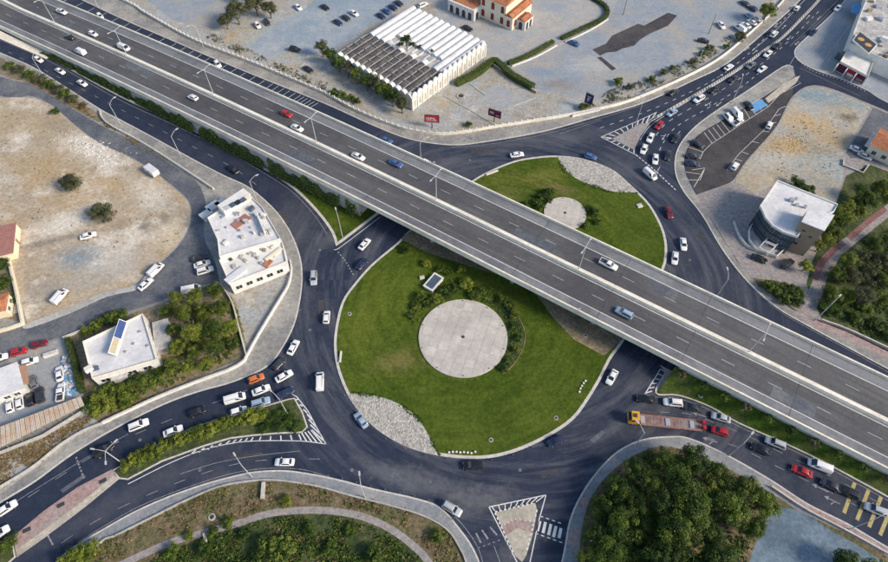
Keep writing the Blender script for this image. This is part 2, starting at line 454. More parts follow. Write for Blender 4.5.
M['tyre'] = mat('tyre_rubber', (.015, .015, .016), rough=.9)
M['rim'] = mat('wheel_rim', (.45, .45, .47), rough=.35, metal=.7)
M['headlight'] = mat('headlight_lens', (.75, .76, .78), rough=.15, spec=.6)
M['taillight'] = mat('tail_light_lens', (.35, .02, .015), rough=.2, spec=.5)
M['bark'] = mat('bark', (.13, .10, .075), (.20, .16, .12), 4.0, coords='obj')
M['leaf_dark'] = leaf_mat('leaves_dark', (.008, .021, .005), (.038, .076, .011), (.155, .220, .028))
M['leaf_mid'] = leaf_mat('leaves_mid', (.013, .029, .006), (.054, .094, .014), (.205, .245, .038))
M['leaf_yellow'] = leaf_mat('leaves_yellow', (.030, .050, .008), (.120, .160, .020), (.300, .320, .045))
M['leaf_olive'] = leaf_mat('leaves_olive', (.042, .050, .024), (.090, .098, .045), (.165, .165, .085))
M['leaf_dry'] = leaf_mat('leaves_dry', (.10, .075, .035), (.20, .145, .07), (.34, .26, .13))

CARCOL = {}
def car_paint(c):
    if c not in CARCOL:
        rgb = {'white': (.78, .78, .77), 'silver': (.42, .45, .48), 'bluegrey': (.30, .40, .52), 'black': (.012, .012, .014),
               'dark': (.035, .037, .045), 'blue': (.05, .12, .30), 'navy': (.02, .03, .08), 'red': (.42, .016, .02),
               'orange': (.55, .16, .04), 'maroon': (.16, .012, .02), 'yellow': (.68, .36, .02), 'grey': (.16, .17, .18)}[c]
        CARCOL[c] = mat('car_paint_' + c, rgb, rough=.3, spec=.5, coat=.5)
    return CARCOL[c]
# =================================================================== THE SETTING
V2 = lambda x, y: Vector((x, y))
ZB = 0.13    # top of kerbed blocks
struct(MB().add([(-2500, -2500, 0), (2500, -2500, 0), (2500, 3500, 0), (-2500, 3500, 0)], [(0, 1, 2, 3)]).build('ground', M['soil']))
ROAD = struct(MB().add([(-420, -70, .005), (420, -70, .005), (420, 520, .005), (-420, 520, .005)], [(0, 1, 2, 3)]).build('road', M['asphalt']))

def slab(name, poly, z1=ZB, z0=0.0, m='sidewalk', side='kerb', parent=None):
    o = MB().prism(poly, z0, z1, 0, 1).build(name, [M[m], M[side]], parent)
    return struct(o) if parent is None else o

def sheet(name, poly, z, m, parent=None):
    o = MB().prism(poly, None, z).build(name, M[m], parent)
    return struct(o) if parent is None else o

def kerb_line(pts, parent, z=ZB, w=.35, closed=False):
    return MB().ribbon(pts, w, z + .03, 0, .0, closed).build('kerb', M['kerb'], parent)

# ---- north block
N_EDGE = S([(-200, -125), (-80, -72), (60, -10), (120, 18), (180, 44), (222, 62), (271, 82), (328, 105), (372, 125), (409, 139), (450, 145), (484, 142), (541, 132), (592, 118), (643, 103), (692, 81), (726, 64), (759, 37), (786, 13.5), (800, 0), (840, -46), (900, -115)])
nb = slab('pavement_north', N_EDGE + [V2(500, 600), V2(-500, 600)], m='sidewalk')
kerb_line(N_EDGE, nb)
N_WALL = S([(-60, -80), (112, -4), (145, 14), (180, 34), (203, 45), (240, 59), (270, 71), (310, 88), (328, 96), (355, 111), (389, 125), (415, 132.5), (449, 135), (499, 127.5), (540, 121), (573, 115.5), (620, 105), (650, 94), (690, 76), (720, 59), (750, 34), (772, 13), (786, -2), (830, -55)])
sheet('verge_north', N_WALL + [V2(480, 590), V2(-480, 590)], ZB + .006, 'dirt_grey')
sheet('car_park_northwest', W([(240, 40), (262, 30), (300, 14), (330, -14), (400, -30), (425, -10), (400, 8), (372, 24), (334, 50), (300, 56), (270, 60), (250, 50)]), ZB + .012, 'yard')
sheet('yard_northwest', W([(130, -30), (215, -30), (232, 14), (205, 30), (172, 20), (140, -6)]), ZB + .012, 'lot_blue')
sheet('church_plaza', W([(425, -10), (400, -40), (640, -60), (618, 0), (612, 16), (560, 44), (512, 66), (502, 72), (492, 62), (440, 14)]), ZB + .014, 'plaza')
sheet('open_lot_north', W([(612, 14), (640, -50), (800, -60), (775, -12), (752, 22), (722, 44), (690, 66), (655, 84), (625, 93), (590, 100), (545, 92), (520, 84), (512, 70), (560, 46)]), ZB + .010, 'lot_blue')
sheet('asphalt_patch', W([(592, 50), (606, 44), (612, 36), (638, 24), (644, 26), (668, 13), (677, 16), (668, 26), (650, 34), (640, 40), (634, 46), (622, 49), (616, 52), (606, 53), (600, 56)]), ZB + .018, 'asphalt_brown')
sheet('asphalt_patch', W([(597, 58), (601, 57), (616, 69), (612, 71)]), ZB + .018, 'asphalt_brown')
sheet('fenced_lot', W([(424, 121), (444, 92), (470, 76), (494, 66), (534, 92), (538, 112), (500, 123), (450, 130)]), ZB + .016, 'dirt_grey')

sheet('concrete_court', W([(478, 93), (498, 84), (521, 97), (500, 111)]), ZB + .024, 'plaza')
for q in ([(444, 96), (476, 114)], [(476, 114), (500, 128)], [(470, 84), (486, 96)], [(500, 111), (536, 98)]):
    struct(MB().ribbon(W(q), .5, ZB + .2, 0, ZB).build('footing', M['concrete']))
sheet('ochre_patch', S([(436, 100), (450, 96), (462, 90), (470, 84), (462, 96), (452, 104), (442, 110)], 4, True), ZB + .022, 'dirt_ochre')
sheet('ochre_patch', S([(224, 36), (238, 30), (256, 30), (262, 36), (250, 44), (234, 46), (224, 44)], 4, True), ZB + .026, 'dirt_ochre')
sheet('ochre_patch', S([(276, 56), (290, 52), (304, 58), (300, 68), (286, 72), (276, 66)], 4, True), ZB + .026, 'dirt_ochre')
# ---- east side
E_OUT = S([(793, 67), (783, 67), (749, 90), (715, 112), (692, 130), (678, 149), (675, 169), (682, 189), (702, 215), (722, 249), (746, 280), (776, 307), (810, 327), (847, 347), (888, 369), (960, 405), (1080, 465)])
E_IN = S([(795, 76), (763, 97), (728, 117), (702, 132), (688, 147), (684, 166), (692, 188), (719, 232), (736, 259), (759, 286), (793, 309), (820, 321), (847, 331), (888, 351), (960, 385), (1080, 445)])
eb = slab('pavement_east', E_OUT + E_IN[::-1], m='sidewalk')
kerb_line(E_OUT, eb)
sheet('parking_lot_east', W([(793, 78), (763, 98), (702, 133), (689, 147), (685, 166), (693, 187), (700, 197), (722, 186), (733, 179), (747, 160), (775, 128), (788, 103), (793, 94)]), .011, 'asphalt_brown')
EL = W([(696, 195), (719, 233), (736, 260), (759, 287), (793, 310), (820, 322), (847, 332), (888, 352), (960, 386), (1080, 446)]) + [V2(420, 60), V2(420, 160)] + W([(1000, 168), (888, 112)]) + S([(874, 106), (864, 102), (840, 92), (820, 86), (806, 87), (795, 94), (788, 103), (775, 128), (747, 160), (733, 180), (722, 186)])
elb = slab('land_east', EL, m='greypave')
sheet('dirt_lot_east', inset(W([(747, 161), (775, 129), (789, 104), (796, 95), (807, 88.5), (820, 87.5), (840, 93.5), (864, 103.5), (871, 107), (858, 130), (842, 158), (844, 176), (838, 196), (836, 206), (776, 183), (757, 196), (735, 181)]), .15), ZB + .008, 'dirt_ochre')
sheet('side_street_east', W([(873, 108), (888, 114), (1000, 170), (960, 200), (888, 165), (866, 160), (850, 158), (846, 153), (859, 131)]), ZB + .012, 'asphalt_old')
sheet('woodland_floor', W([(838, 198), (846, 176), (870, 165), (888, 172), (1000, 220), (1080, 420), (960, 384), (888, 350), (847, 330), (822, 320), (812, 300), (806, 284), (812, 262), (826, 230)]), ZB + .01, 'scrub_green')
sheet('planting_bed', W([(752, 278), (780, 282), (800, 288), (806, 300), (800, 310), (775, 298), (757, 284)]), ZB + .014, 'scrub_soil')
# brick footpath through the trees
fp = sheet('footpath', W([(797, 311), (812, 283), (815, 268), (834, 246), (850, 234), (875, 214), (900, 194), (920, 178), (926, 186), (906, 203), (880, 224), (856, 243), (840, 257), (826, 280), (824, 290), (812, 318)]), ZB + .018, 'greypave')
sheet('red_strip', W([(811, 279), (817, 262), (831, 247.5), (842, 241), (846, 245), (836, 252), (825, 264), (818, 281)]), ZB + .024, 'redpave', fp)
sheet('red_strip', W([(846, 237), (866, 219.5), (884, 207), (887, 211), (870, 224), (851, 241)]), ZB + .024, 'redpave', fp)
sheet('pink_pavement', W([(796, 311), (820, 322), (847, 332), (888, 352), (960, 387), (956, 392), (888, 359), (845, 338.5), (816, 327), (793, 313)]), ZB + .008, 'pink', eb)

# ---- north-east corner plot
NE = S([(1000, 158), (888, 103), (868, 91), (841, 79), (815, 70), (799, 61), (794.5, 53), (800, 44), (827, 19), (847, -2), (880, -40), (940, -115)])
neb = slab('pavement_northeast', NE + [V2(620, 600), V2(560, 150)], m='lot_blue')
kerb_line(NE, neb)

# ---- south-east grove block
SE = S([(540, 640), (562, 562), (570, 521), (582, 494), (599, 470), (619, 451), (643, 440), (670, 437), (690, 439), (726, 455), (770, 480), (807, 504), (847, 524), (888, 548), (960, 588), (1080, 655)])
seb = slab('pavement_southeast', SE + [V2(200, -40), V2(60, -40)], m='sidewalk_blue')
kerb_line(SE, seb)
sheet('grove_floor', S([(560, 640), (577, 562), (583, 521), (593, 494), (613, 470), (641, 452), (672, 447), (722, 466), (762, 488), (800, 512)]) + W([(845, 533), (888, 557), (960, 600), (1080, 660), (700, 700)]), ZB + .01, 'scrub_soil')
sheet('gravel_yard', S([(752, 640), (747, 575), (757, 540), (768, 518), (785, 508), (806, 515), (830, 530), (858, 546), (880, 560), (930, 590), (960, 640)]), ZB + .02, 'gravel_blue')
for q in ([(577, 507), (583, 496), (590, 499), (583, 511)], [(567, 545), (571, 528), (580, 528), (576, 546)]):
    sheet('pink_ramp', W(q), ZB + .008, 'pink', seb)
sheet('pink_pavement', W([(772, 484), (800, 501), (847, 526), (888, 550), (886, 556), (843, 531), (796, 506), (768, 488)]), ZB + .012, 'pink', seb)

# ---- south-west bottom block
SWB = S([(10, 620), (57, 562), (81, 543), (101, 531), (135, 512), (169, 497), (203, 485), (230, 477.5), (254, 472.5), (281, 471), (305, 473.5), (338, 480), (372, 489), (416, 499), (440, 508), (460, 530), (474, 551), (482, 575), (495, 640)])
swb = slab('pavement_southwest', SWB + [V2(0, -30), V2(-110, -30)], m='sidewalk_blue')
kerb_line(SWB, swb)
SWI = S([(60, 600), (98, 546), (118, 535), (152, 518), (186, 501), (220, 487), (250, 481.5), (275, 480.5), (300, 483.5), (321, 487.5), (355, 497), (389, 505.5), (423, 516), (446, 529), (458, 545), (468, 570), (478, 640)])
sheet('scrubland', SWI, ZB + .01, 'scrub_soil')
sheet('scrubland_low', S([(130, 640), (150, 562), (190, 543), (230, 527), (275, 514), (320, 510), (360, 515), (398, 534), (420, 552), (432, 580), (440, 640)]), ZB + .02, 'scrub_green')
pth = S([(110, 570), (140, 556), (170, 543), (200, 534), (240, 523), (268, 514), (300, 510.5), (330, 511), (360, 516), (385, 526), (405, 539), (424, 556), (436, 575)])
struct(MB().ribbon(pth, 1.5, ZB + .05, 0, ZB).build('dirt_path', M['greypave']))
lw = tag(MB().ribbon(SWI, .35, ZB + .45, 0, ZB - .05).build('retaining_wall', M['concrete']), 'low pale concrete edge wall between the curved pavement and the brown scrub', 'wall')

# ---- west block
WB = S([(-200, -40), (-80, 18), (0, 53), (34, 68), (68, 89), (101, 110), (120, 120), (150, 136), (190, 158), (222, 175), (246, 186), (262, 198), (278, 214), (290, 232), (299, 254), (302, 275), (300, 298), (294, 324), (282, 348), (266, 367), (232, 382), (200, 391), (169, 402), (135, 418), (101.5, 436), (68, 457), (34, 482), (0, 503), (-60, 545), (-140, 605)])
wb = slab('pavement_west', WB + [V2(-300, 0), V2(-420, 120)], m='sidewalk')
kerb_line(WB, wb)
st = S([(-140, 378), (0, 334), (27, 325), (68, 310), (105, 293), (135, 286)], 4) + S([(149, 270), (169, 256), (186, 236), (191, 219), (188, 200), (160, 176), (132, 158), (100, 143), (75, 125), (50, 104), (28, 96), (0, 96), (-120, 52)], 4) + \
    S([(-120, 34), (0, 77), (30, 84), (60, 101), (100, 125), (143, 146), (170, 164), (196, 181), (206, 205), (204, 236), (215, 262), (220, 282)], 4) + S([(189, 288), (159, 302), (128, 312), (61, 337), (20, 351), (0, 363), (-140, 405)], 4)
sheet('side_street_west', st, ZB + .006, 'asphalt_old')
sheet('dirt_lot_west', S([(0, 98), (28, 98), (50, 105), (75, 126), (100, 144), (132, 159), (160, 177), (187, 201), (190, 219), (185, 235), (168, 255), (148, 269), (134, 285), (105, 292), (68, 309), (28, 324)], 4) + W([(18, 290), (10, 262), (0, 240), (-100, 250), (-120, 60)]), ZB + .012, 'dirt')
sheet('verge_west', S([(0, 58), (20, 70), (50, 84), (72, 98), (98, 114), (103, 122), (90, 118), (60, 101), (30, 84), (0, 74)], 4, True), ZB + .01, 'dirt_brown')
sheet('yard_west', W([(-60, 385), (0, 364), (20, 353), (62, 339), (72, 344), (84, 396), (80, 398), (0, 428), (-60, 450)]), ZB + .01, 'lot_blue')
sheet('garden_west', W([(62, 340), (128, 315), (160, 304), (189, 290), (222, 284), (236, 300), (244, 335), (246, 357), (215, 370), (160, 394), (100, 424), (84, 405), (72, 345)]), ZB + .008, 'dirt_brown')
sheet('bare_plot', W([(221, 285), (232, 288), (262, 278), (286, 268), (291, 283), (284, 296), (268, 318), (250, 352), (243, 332), (236, 302)]), ZB + .012, 'dirt_grey')
sheet('verge_southwest', W([(0, 452), (40, 438), (85, 414), (96, 420), (66, 446), (34, 470), (0, 494), (-40, 520), (-40, 470)]), ZB + .01, 'dirt_grey')
sheet('garden_left', W([(-60, 330), (0, 318), (24, 322), (18, 290), (9, 250), (-60, 262)]), ZB + .02, 'dirt_brown')

slab('concrete_margin', W([(-200, -58), (-60, 3), (0, 31), (40, 50), (52, 57), (46, 59), (0, 39), (-60, 12), (-200, -48)]), ZB, 0, 'parapet', 'kerb')
slab('pavement_strip', S([(27, 324), (68, 309), (105, 292), (136, 285.5), (150, 270), (153, 272), (139, 289), (107, 297), (70, 313.5), (29, 328.5)], 4, True), ZB + .12, ZB, 'concrete', 'kerb')
# ---- roundabout islands
ISL_PX = [(408, 232), (396, 244), (372, 264), (355, 283), (343, 300), (337, 320), (334, 344), (337, 368), (346, 392), (355, 407), (369, 423), (386, 436), (409, 448), (440, 456), (474, 459), (501, 456), (528, 447), (555, 433), (575, 418), (589, 399), (601, 379), (611, 359), (624, 341), (648, 303), (664, 269), (667, 251), (665, 235), (659, 220), (650, 205), (639, 193), (627, 182), (614, 171), (596, 163), (578, 158), (557, 156), (538, 157), (515, 161), (492, 170), (472, 181), (440, 205)]
ISL = S(ISL_PX, 5, True)
isl = slab('roundabout_island', ISL, .16, 0, 'kerb', 'kerb')
sheet('lawn', inset(ISL, .7), .18, 'lawn', isl)
sheet('bare_ground', W([(400, 239), (425, 252), (470, 267), (515, 280), (537, 296), (553, 318), (574, 340), (604, 356), (622, 340), (648, 300), (620, 275), (560, 245), (500, 215), (455, 196), (440, 206), (410, 232)]), .19, 'dirt_brown', isl)
GS = S([(347.5, 394), (355, 407), (369, 423), (386, 436), (409, 448), (438, 456)], 5)[:-1] + S([(438, 456), (426, 431), (413, 414), (392, 401), (369, 395), (347.5, 394)], 5)[:-1]
slab('gravel_bed', GS, .22, .15, 'gravel_white', 'kerb', isl)
GN = S([(557, 156.5), (578, 158.5), (596, 163.5), (614, 171.5), (627, 182.5), (638, 193)], 5)[:-1] + S([(638, 193), (614, 192), (596, 187), (578, 180), (564, 169), (557, 156.5)], 5)[:-1]
slab('gravel_bed', GN, .22, .15, 'gravel_white', 'kerb', isl)
# loose boulders on the two gravel beds, one joined part
def in_poly(p, poly):
    c = False; j = len(poly) - 1
    for i in range(len(poly)):
        a, b = poly[i], poly[j]
        if (a.y > p.y) != (b.y > p.y) and p.x < (b.x - a.x) * (p.y - a.y) / (b.y - a.y) + a.x:
            c = not c
        j = i
    return c
def rand_in(poly, n):
    xs = [p.x for p in poly]; ys = [p.y for p in poly]
    out = []
    while len(out) < n:
        q = V2(random.uniform(min(xs), max(xs)), random.uniform(min(ys), max(ys)))
        if in_poly(q, poly):
            out.append(q)
    return out
for g in (GS, GN):
    mb = MB()
    for q in rand_in(inset(g, .4), 900):
        r = random.uniform(.08, .26); a = random.random() * 6
        vs = [(q.x + r * math.cos(a + k * 1.2566) * random.uniform(.7, 1.2), q.y + r * math.sin(a + k * 1.2566) * random.uniform(.7, 1.2), .21) for k in range(5)]
        vs.append((q.x, q.y, .21 + r * random.uniform(.5, .9)))
        mb.add(vs, [(0, 1, 5), (1, 2, 5), (2, 3, 5), (3, 4, 5), (4, 0, 5)], random.randint(0, 2))
    o = mb.build('pebbles', [M['gravel_white'], M['gravel_white'], M['concrete']], isl); o['kind'] = 'stuff'

def ring(c, r, n=48):
    return [V2(c[0] + r * math.cos(2 * math.pi * k / n), c[1] + r * math.sin(2 * math.pi * k / n)) for k in range(n)]
def paved_disc(cpx, r, label, tiles):
    c = P(*cpx, .4)
    t = thing('paved_disc', label, 'paved disc', (c.x, c.y, .18))
    off = (c.x, c.y, .18)
    MB().prism(ring(c, r), .16, .47).build('base', M['disc'], t, off=off)
    # square slabs clipped to the circle, open joints
    cell = tiles; circ = ring((0, 0), r - .12, 40)
    ca, sa = math.cos(HW_ANG + .25), math.sin(HW_ANG + .25)
    N_ = int(r / cell) + 2
    for ix in range(-N_, N_):
        for iy in range(-N_, N_):
            g = .035
            pol = [V2(x * ca - y * sa, x * sa + y * ca) for x, y in ((ix * cell + g, iy * cell + g), ((ix + 1) * cell - g, iy * cell + g), ((ix + 1) * cell - g, (iy + 1) * cell - g), (ix * cell + g, (iy + 1) * cell - g))]
            for i in range(len(circ)):
                A_, B_ = circ[i], circ[(i + 1) % len(circ)]
                out = []
                for j in range(len(pol)):
                    p_, q_ = pol[j], pol[(j + 1) % len(pol)]
                    e_ = B_ - A_
                    dp = e_.x * (p_.y - A_.y) - e_.y * (p_.x - A_.x); dq = e_.x * (q_.y - A_.y) - e_.y * (q_.x - A_.x)
                    if dp >= 0: out.append(p_)
                    if (dp >= 0) != (dq >= 0): out.append(p_.lerp(q_, dp / (dp - dq)))
                pol = out
                if len(pol) < 3: break
            if len(pol) < 3 or abs(area2(pol)) < .3: continue
            MB().prism([V2(c.x + p_.x, c.y + p_.y) for p_ in pol], .455, .50 + .004 * ((ix * 7 + iy * 3) % 3)).build('paving_slab', M['disc' if (ix * 5 + iy * 3) % 4 else 'disc2'], t, off=off)
    for i in range(10):
        a = 2 * math.pi * i / 10 + .3
        MB().tube((c.x + (r - .5) * math.cos(a), c.y + (r - .5) * math.sin(a), .5), (c.x + (r - .5) * math.cos(a), c.y + (r - .5) * math.sin(a), .72), .13, .11, 8).build('spotlight', M['dark_metal'], t, off=off)
    MB().tube((c.x, c.y, .5), (c.x, c.y, .62), .45, .35, 12).build('centre_fitting', M['dark_metal'], t, off=off)
    return t
paved_disc((463, 337), 11.35, 'large round pale paved disc in the lawn on the near side of the overpass', 2.6)
paved_disc((565, 213), 6.2, 'small round grey paved disc in the lawn on the far side of the overpass', 2.2)
MB().ribbon(cr([P(480, 297).to_2d(), P(508, 306).to_2d(), P(523, 327).to_2d(), P(524, 345).to_2d(), P(514, 364).to_2d(), P(503, 374).to_2d()], 6), .2, .3, 0, .15).build('bed_edging', M['dirt_brown'], isl)
sheet('planting_bed', cr([P(480, 298).to_2d(), P(508, 307).to_2d(), P(522, 327).to_2d(), P(523, 345).to_2d(), P(513, 363).to_2d(), P(503, 373).to_2d()], 5) + W([(497, 365), (506, 352), (509, 337), (505, 320), (493, 307)]), .2, 'scrub_green', isl)

# small green triangle between the slip road and the roundabout, left of the overpass
TRI = S([(40, 52), (51, 59), (118, 96), (176, 123), (230, 150), (254, 164), (281, 180), (299, 194), (318, 214), (331, 232), (336, 246)], 4)[:-1] + W([(336, 246), (342, 242), (380, 213), (420, 180)])
tri = slab('green_triangle', TRI, ZB, 0, 'kerb', 'kerb')
sheet('lawn', inset(TRI, .8), ZB + .012, 'lawn', tri)
# south-west median
MED1 = W([(13, 537), (44, 511), (78, 487), (112, 469.5), (119, 479), (85, 507), (44, 538), (17, 557)])
ms = slab('median_southwest', MED1, ZB, 0, 'pink', 'kerb')
sheet('beige_edge', W([(17, 556), (44, 537.5), (85, 506.5), (119, 479), (114, 475.5), (82, 502), (42, 532), (16, 550)]), ZB + .008, 'beige', ms)
for gx, gy in ((27, 530), (61, 505), (103, 481)):
    g_ = P(gx, gy).to_2d(); MB().obox((g_.x, g_.y), .5, .8, .45, ZB, ZB + .02).build('grate', M['dark_metal'], ms)
MED2 = W([(113, 470), (152, 447), (189, 429), (220, 418), (254, 409), (288, 399), (295, 398), (303, 412), (308, 427), (302, 433), (278, 434), (254, 436), (230, 439), (203, 447), (162, 462), (128, 480), (119, 479)])
m2 = slab('median_planted', MED2, ZB, 0, 'kerb', 'kerb')
sheet('planting_bed', inset(MED2, .35), ZB + .02, 'scrub_green', m2)
MED0 = W([(-60, 592), (-20, 562), (12, 538), (16, 557), (-10, 580), (-50, 610)])
m0 = slab('median_planted', MED0, ZB, 0, 'kerb', 'kerb')
sheet('planting_bed', inset(MED0, .35), ZB + .02, 'scrub_green', m0)
# south splitter island
SP = W([(495, 512.5), (514, 508), (535, 503), (537, 510), (533, 534), (526, 556), (522, 562), (515, 556), (505, 534)])
sp = slab('splitter_island_south', SP, ZB, 0, 'beige', 'kerb')
sheet('pink_band', W([(501, 526), (515, 519), (534, 522), (533, 533), (517, 528), (505, 536)]), ZB + .008, 'pink', sp)
# north-east splitter
NS = W([(612, 139), (634, 150), (640, 137), (650, 123), (640, 124)])
slab('splitter_island_northeast', NS, ZB, 0, 'greypave', 'kerb')
# SE grass verge against the overpass (slope is built with the overpass)

# =================================================================== OVERPASS
HA = V2(-66.26387, 141.01867)
HD = V2(.84037041, -.54201252)
HN = V2(.54201252, .84037041)
def zdeck(s):
    k = 1.5e-4 if s < 80 else 2.4e-4
    return max(.8, 7.1 - k * (s - 80) ** 2) if s < 80 else max(2.0, 7.1 - k * (s - 80) ** 2)
def noff(s):
    return 0.0 if s < 80 else .645 * (7.1 - zdeck(s))
def hw(s, n, dz=0.0):
    q = HA + HD * s + HN * (n + noff(s))
    return Vector((q.x, q.y, zdeck(s) + dz))
def hw_of(x, y):
    z = 7.0
    for _ in range(6):
        p = P(x, y, z).to_2d() - HA
        s = p.dot(HD); z = zdeck(s)
    return s, p.dot(HN) - noff(s)
def extr(prof, s0, s1, step=4.0, zabs=None):
    """profile [(n, dz)] swept along the deck; zabs maps profile index -> absolute z"""
    mb = MB(); k = len(prof)
    ns = max(2, int((s1 - s0) / step) + 1)
    for i in range(ns):
        s = s0 + (s1 - s0) * i / (ns - 1)
        for j, (n, dz) in enumerate(prof):
            p = hw(s, n, dz if dz is not None else 0)
            mb.v.append((p.x, p.y, p.z if dz is not None else 0.02))
    for i in range(ns - 1):
        for j in range(k):
            a, b = i * k + j, i * k + (j + 1) % k
            mb.f.append((a, b, b + k, a + k)); mb.m.append(0)
    mb.f.append(tuple(range(k))); mb.m.append(0)
    mb.f.append(tuple(range((ns - 1) * k + k - 1, (ns - 1) * k - 1, -1))); mb.m.append(0)
    return mb
def hstrip(n0, n1, dz, s0, s1, step=4.0):
    mb = MB(); ns = max(2, int(abs(s1 - s0) / step) + 1)
    for i in range(ns):
        s = s0 + (s1 - s0) * i / (ns - 1)
        mb.v += [tuple(hw(s, n0, dz)), tuple(hw(s, n1, dz))]
    for i in range(ns - 1):
        mb.f.append((2 * i, 2 * i + 2, 2 * i + 3, 2 * i + 1)); mb.m.append(0)
    return mb
S0, S1 = -330, 300
OV = thing('highway_overpass', 'long straight four lane highway overpass crossing the whole scene diagonally above the roundabout', 'overpass', (HA.x, HA.y, 0))
oo = (HA.x, HA.y, 0)
extr([(.75, -.02), (.75, -.9), (2.4, -1.5), (22.4, -1.5), (24.05, -.9), (24.05, -.02)], 48, 146).build('deck_slab', M['concrete'], OV, off=oo)
# carriageway surface
for (n0, n1, m) in ((1.2, 3.85, 'shoulder'), (3.85, 11.45, 'lane'), (11.45, 13.4, 'shoulder'), (13.4, 20.75, 'lane'), (20.75, 23.6, 'shoulder')):
    hstrip(n0, n1, .0, S0, S1).build('carriageway' if m == 'lane' else 'hard_shoulder', M[m], OV, off=oo)
# parapets
extr([(.7, -.85), (1.25, -.85), (1.2, .85), (.8, .85)], S0, S1).build('parapet', M['parapet'], OV, off=oo)
extr([(23.6, -.85), (24.1, -.85), (24.05, .85), (23.65, .85)], S0, S1).build('parapet', M['parapet'], OV, off=oo)
extr([(11.85, .0), (13.05, .0), (12.85, .8), (12.05, .8)], S0, S1).build('median_barrier', M['parapet'], OV, off=oo)
# retaining walls and fill on both approaches
def fill(s0, s1):
    return extr([(.78, -.86), (.78, None), (24.02, None), (24.02, -.86)], s0, s1)
fill(S0, 49).build('abutment', M['concrete'], OV, off=oo)
fill(145, S1).build('abutment', M['concrete'], OV, off=oo)
for s in (72, 98, 122):
    for n in (4.5, 12.4, 20.3):
        q = HA + HD * s + HN * (n + noff(s))
        mb = MB(); mb.tube((q.x, q.y, .1), (q.x, q.y, zdeck(s) - 1.5), .65, .65, 16)
        mb.build('pier', M['concrete'], OV, off=oo)
# lines
for n in (3.95, 11.3, 13.55, 20.65):
    hstrip(n - .09, n + .09, .008, S0, S1).build('edge_line', M['paint'], OV, off=oo)
for n, ph in ((7.62, 75.3), (17.05, 79.6)):
    s = ph - 11.25 * 32
    while s < S1 - 6:
        if s > S0:
            hstrip(n - .075, n + .075, .008, s - 1.6, s + 1.6, 4).build('lane_dash', M['paint_dash'], OV, off=oo)
        s += 11.25
for s in (-87,):
    for (n0, n1) in ((1.3, 11.9), (13.1, 23.5)):
        hstrip(n0, n1, .012, s - .15, s + .15, 5).build('expansion_joint', M['shoulder'], OV, off=oo)

for s in (50.5, 72.5, 98.5, 122.5, 144.5, 170, -10, -48):
    for (n0, n1) in ((1.3, 11.8), (13.1, 23.5)):
        hstrip(n0, n1, .013, s - .05, s + .05, 5).build('expansion_joint', M['asphalt_brown'], OV, off=oo)
for (s, n0, n1, l_) in ((20, 4.2, 7.4, 9), (92, 14, 16.8, 12), (-60, 8, 11, 14), (165, 4.3, 7.3, 10), (130, 17.4, 20.4, 7), (-110, 14, 17, 12)):
    hstrip(n0, n1, .005, s, s + l_).build('resurfaced_patch', M['asphalt_old'], OV, off=oo)
# grass slope between right-hand approach and the lower road
KB = S([(666, 372), (656, 393), (678, 395), (709, 406), (739, 423), (780, 441), (820, 460), (861, 482), (888, 497), (960, 538), (1080, 606)], 5)
mb = MB()
lo = [p for p in KB[5:]]
up_, rows = [], 6
for p in lo:
    s = max(140.5, (p - HA).dot(HD) + 1.0)
    h = hw(s, .85, -1.6)
    up_.append(h)
for i, p in enumerate(lo):
    a = Vector((p.x, p.y, .16)); b = up_[i]
    for r in range(rows + 1):
        t = r / rows
        q = a.lerp(b, t)
        q.z = .16 + max(0, (b.z - .16)) * (t ** 1.6)
        mb.v.append(tuple(q))
for i in range(len(lo) - 1):
    for r in range(rows):
        a = i * (rows + 1) + r
        mb.f.append((a, a + rows + 1, a + rows + 2, a + 1)); mb.m.append(0)
emb = struct(mb.build('grass_embankment', M['lawn_dark'], smooth=True))
ks = slab('verge_southeast', KB[:6] + lo + [up_[-1].to_2d()] + [hw(260, 2).to_2d(), hw(141, 2).to_2d()], .12, 0, 'kerb', 'kerb')
MB().ribbon(KB, .5, .19, 0, 0).build('kerb', M['kerb'], ks)

# =================================================================== PAINTED MARKINGS (children of the road)
ZP = .014
def line(pts, w=.16, m='paint', name='painted_line', sm=True, parent=None, z=ZP):
    q = S(pts, 5) if sm and len(pts) > 2 else W(pts)
    return MB().ribbon(q, w, z).build(name, M[m], parent or ROAD)
def dashed(pts, on, gap, w=.15, m='paint_worn', name='lane_dash', z=ZP, parent=None):
    q = S(pts, 6) if len(pts) > 2 else W(pts)
    # resample
    d = [0]
    for i in range(1, len(q)):
        d.append(d[-1] + (q[i] - q[i - 1]).length)
    def at(t):
        for i in range(1, len(d)):
            if d[i] >= t:
                return q[i - 1].lerp(q[i], (t - d[i - 1]) / max(1e-6, d[i] - d[i - 1]))
        return q[-1]
    t = 0
    while t + on < d[-1]:
        MB().ribbon([at(t), at(t + on / 2), at(t + on)], w, z).build(name, M[m], parent or ROAD)
        t += on + gap
def strokes(name, segs, w, m='paint', z=ZP, parent=None):
    mb = MB()
    for a, b in segs:
        mb.ribbon(W([a, b]), w, z)
    return mb.build(name, M[m], parent or ROAD)
def rungs(A, B, n):
    """n strokes between two pixel polylines"""
    def at(L, t):
        k = t * (len(L) - 1); i = min(int(k), len(L) - 2); f = k - i
        return (L[i][0] + (L[i + 1][0] - L[i][0]) * f, L[i][1] + (L[i + 1][1] - L[i][1]) * f)
    return [(at(A, i / (n - 1)), at(B, i / (n - 1))) for i in range(n)]
# north service road parking bays
bayA = [(60, -8), (120, 19), (180, 45), (222, 63), (271, 83), (300, 95), (318, 103)]
bayB = [(52, -4), (111, 24), (171, 51), (213, 69), (262, 89), (291, 101), (308, 109)]
strokes('parking_bay_lines', rungs(bayA, bayB, 32), .14)
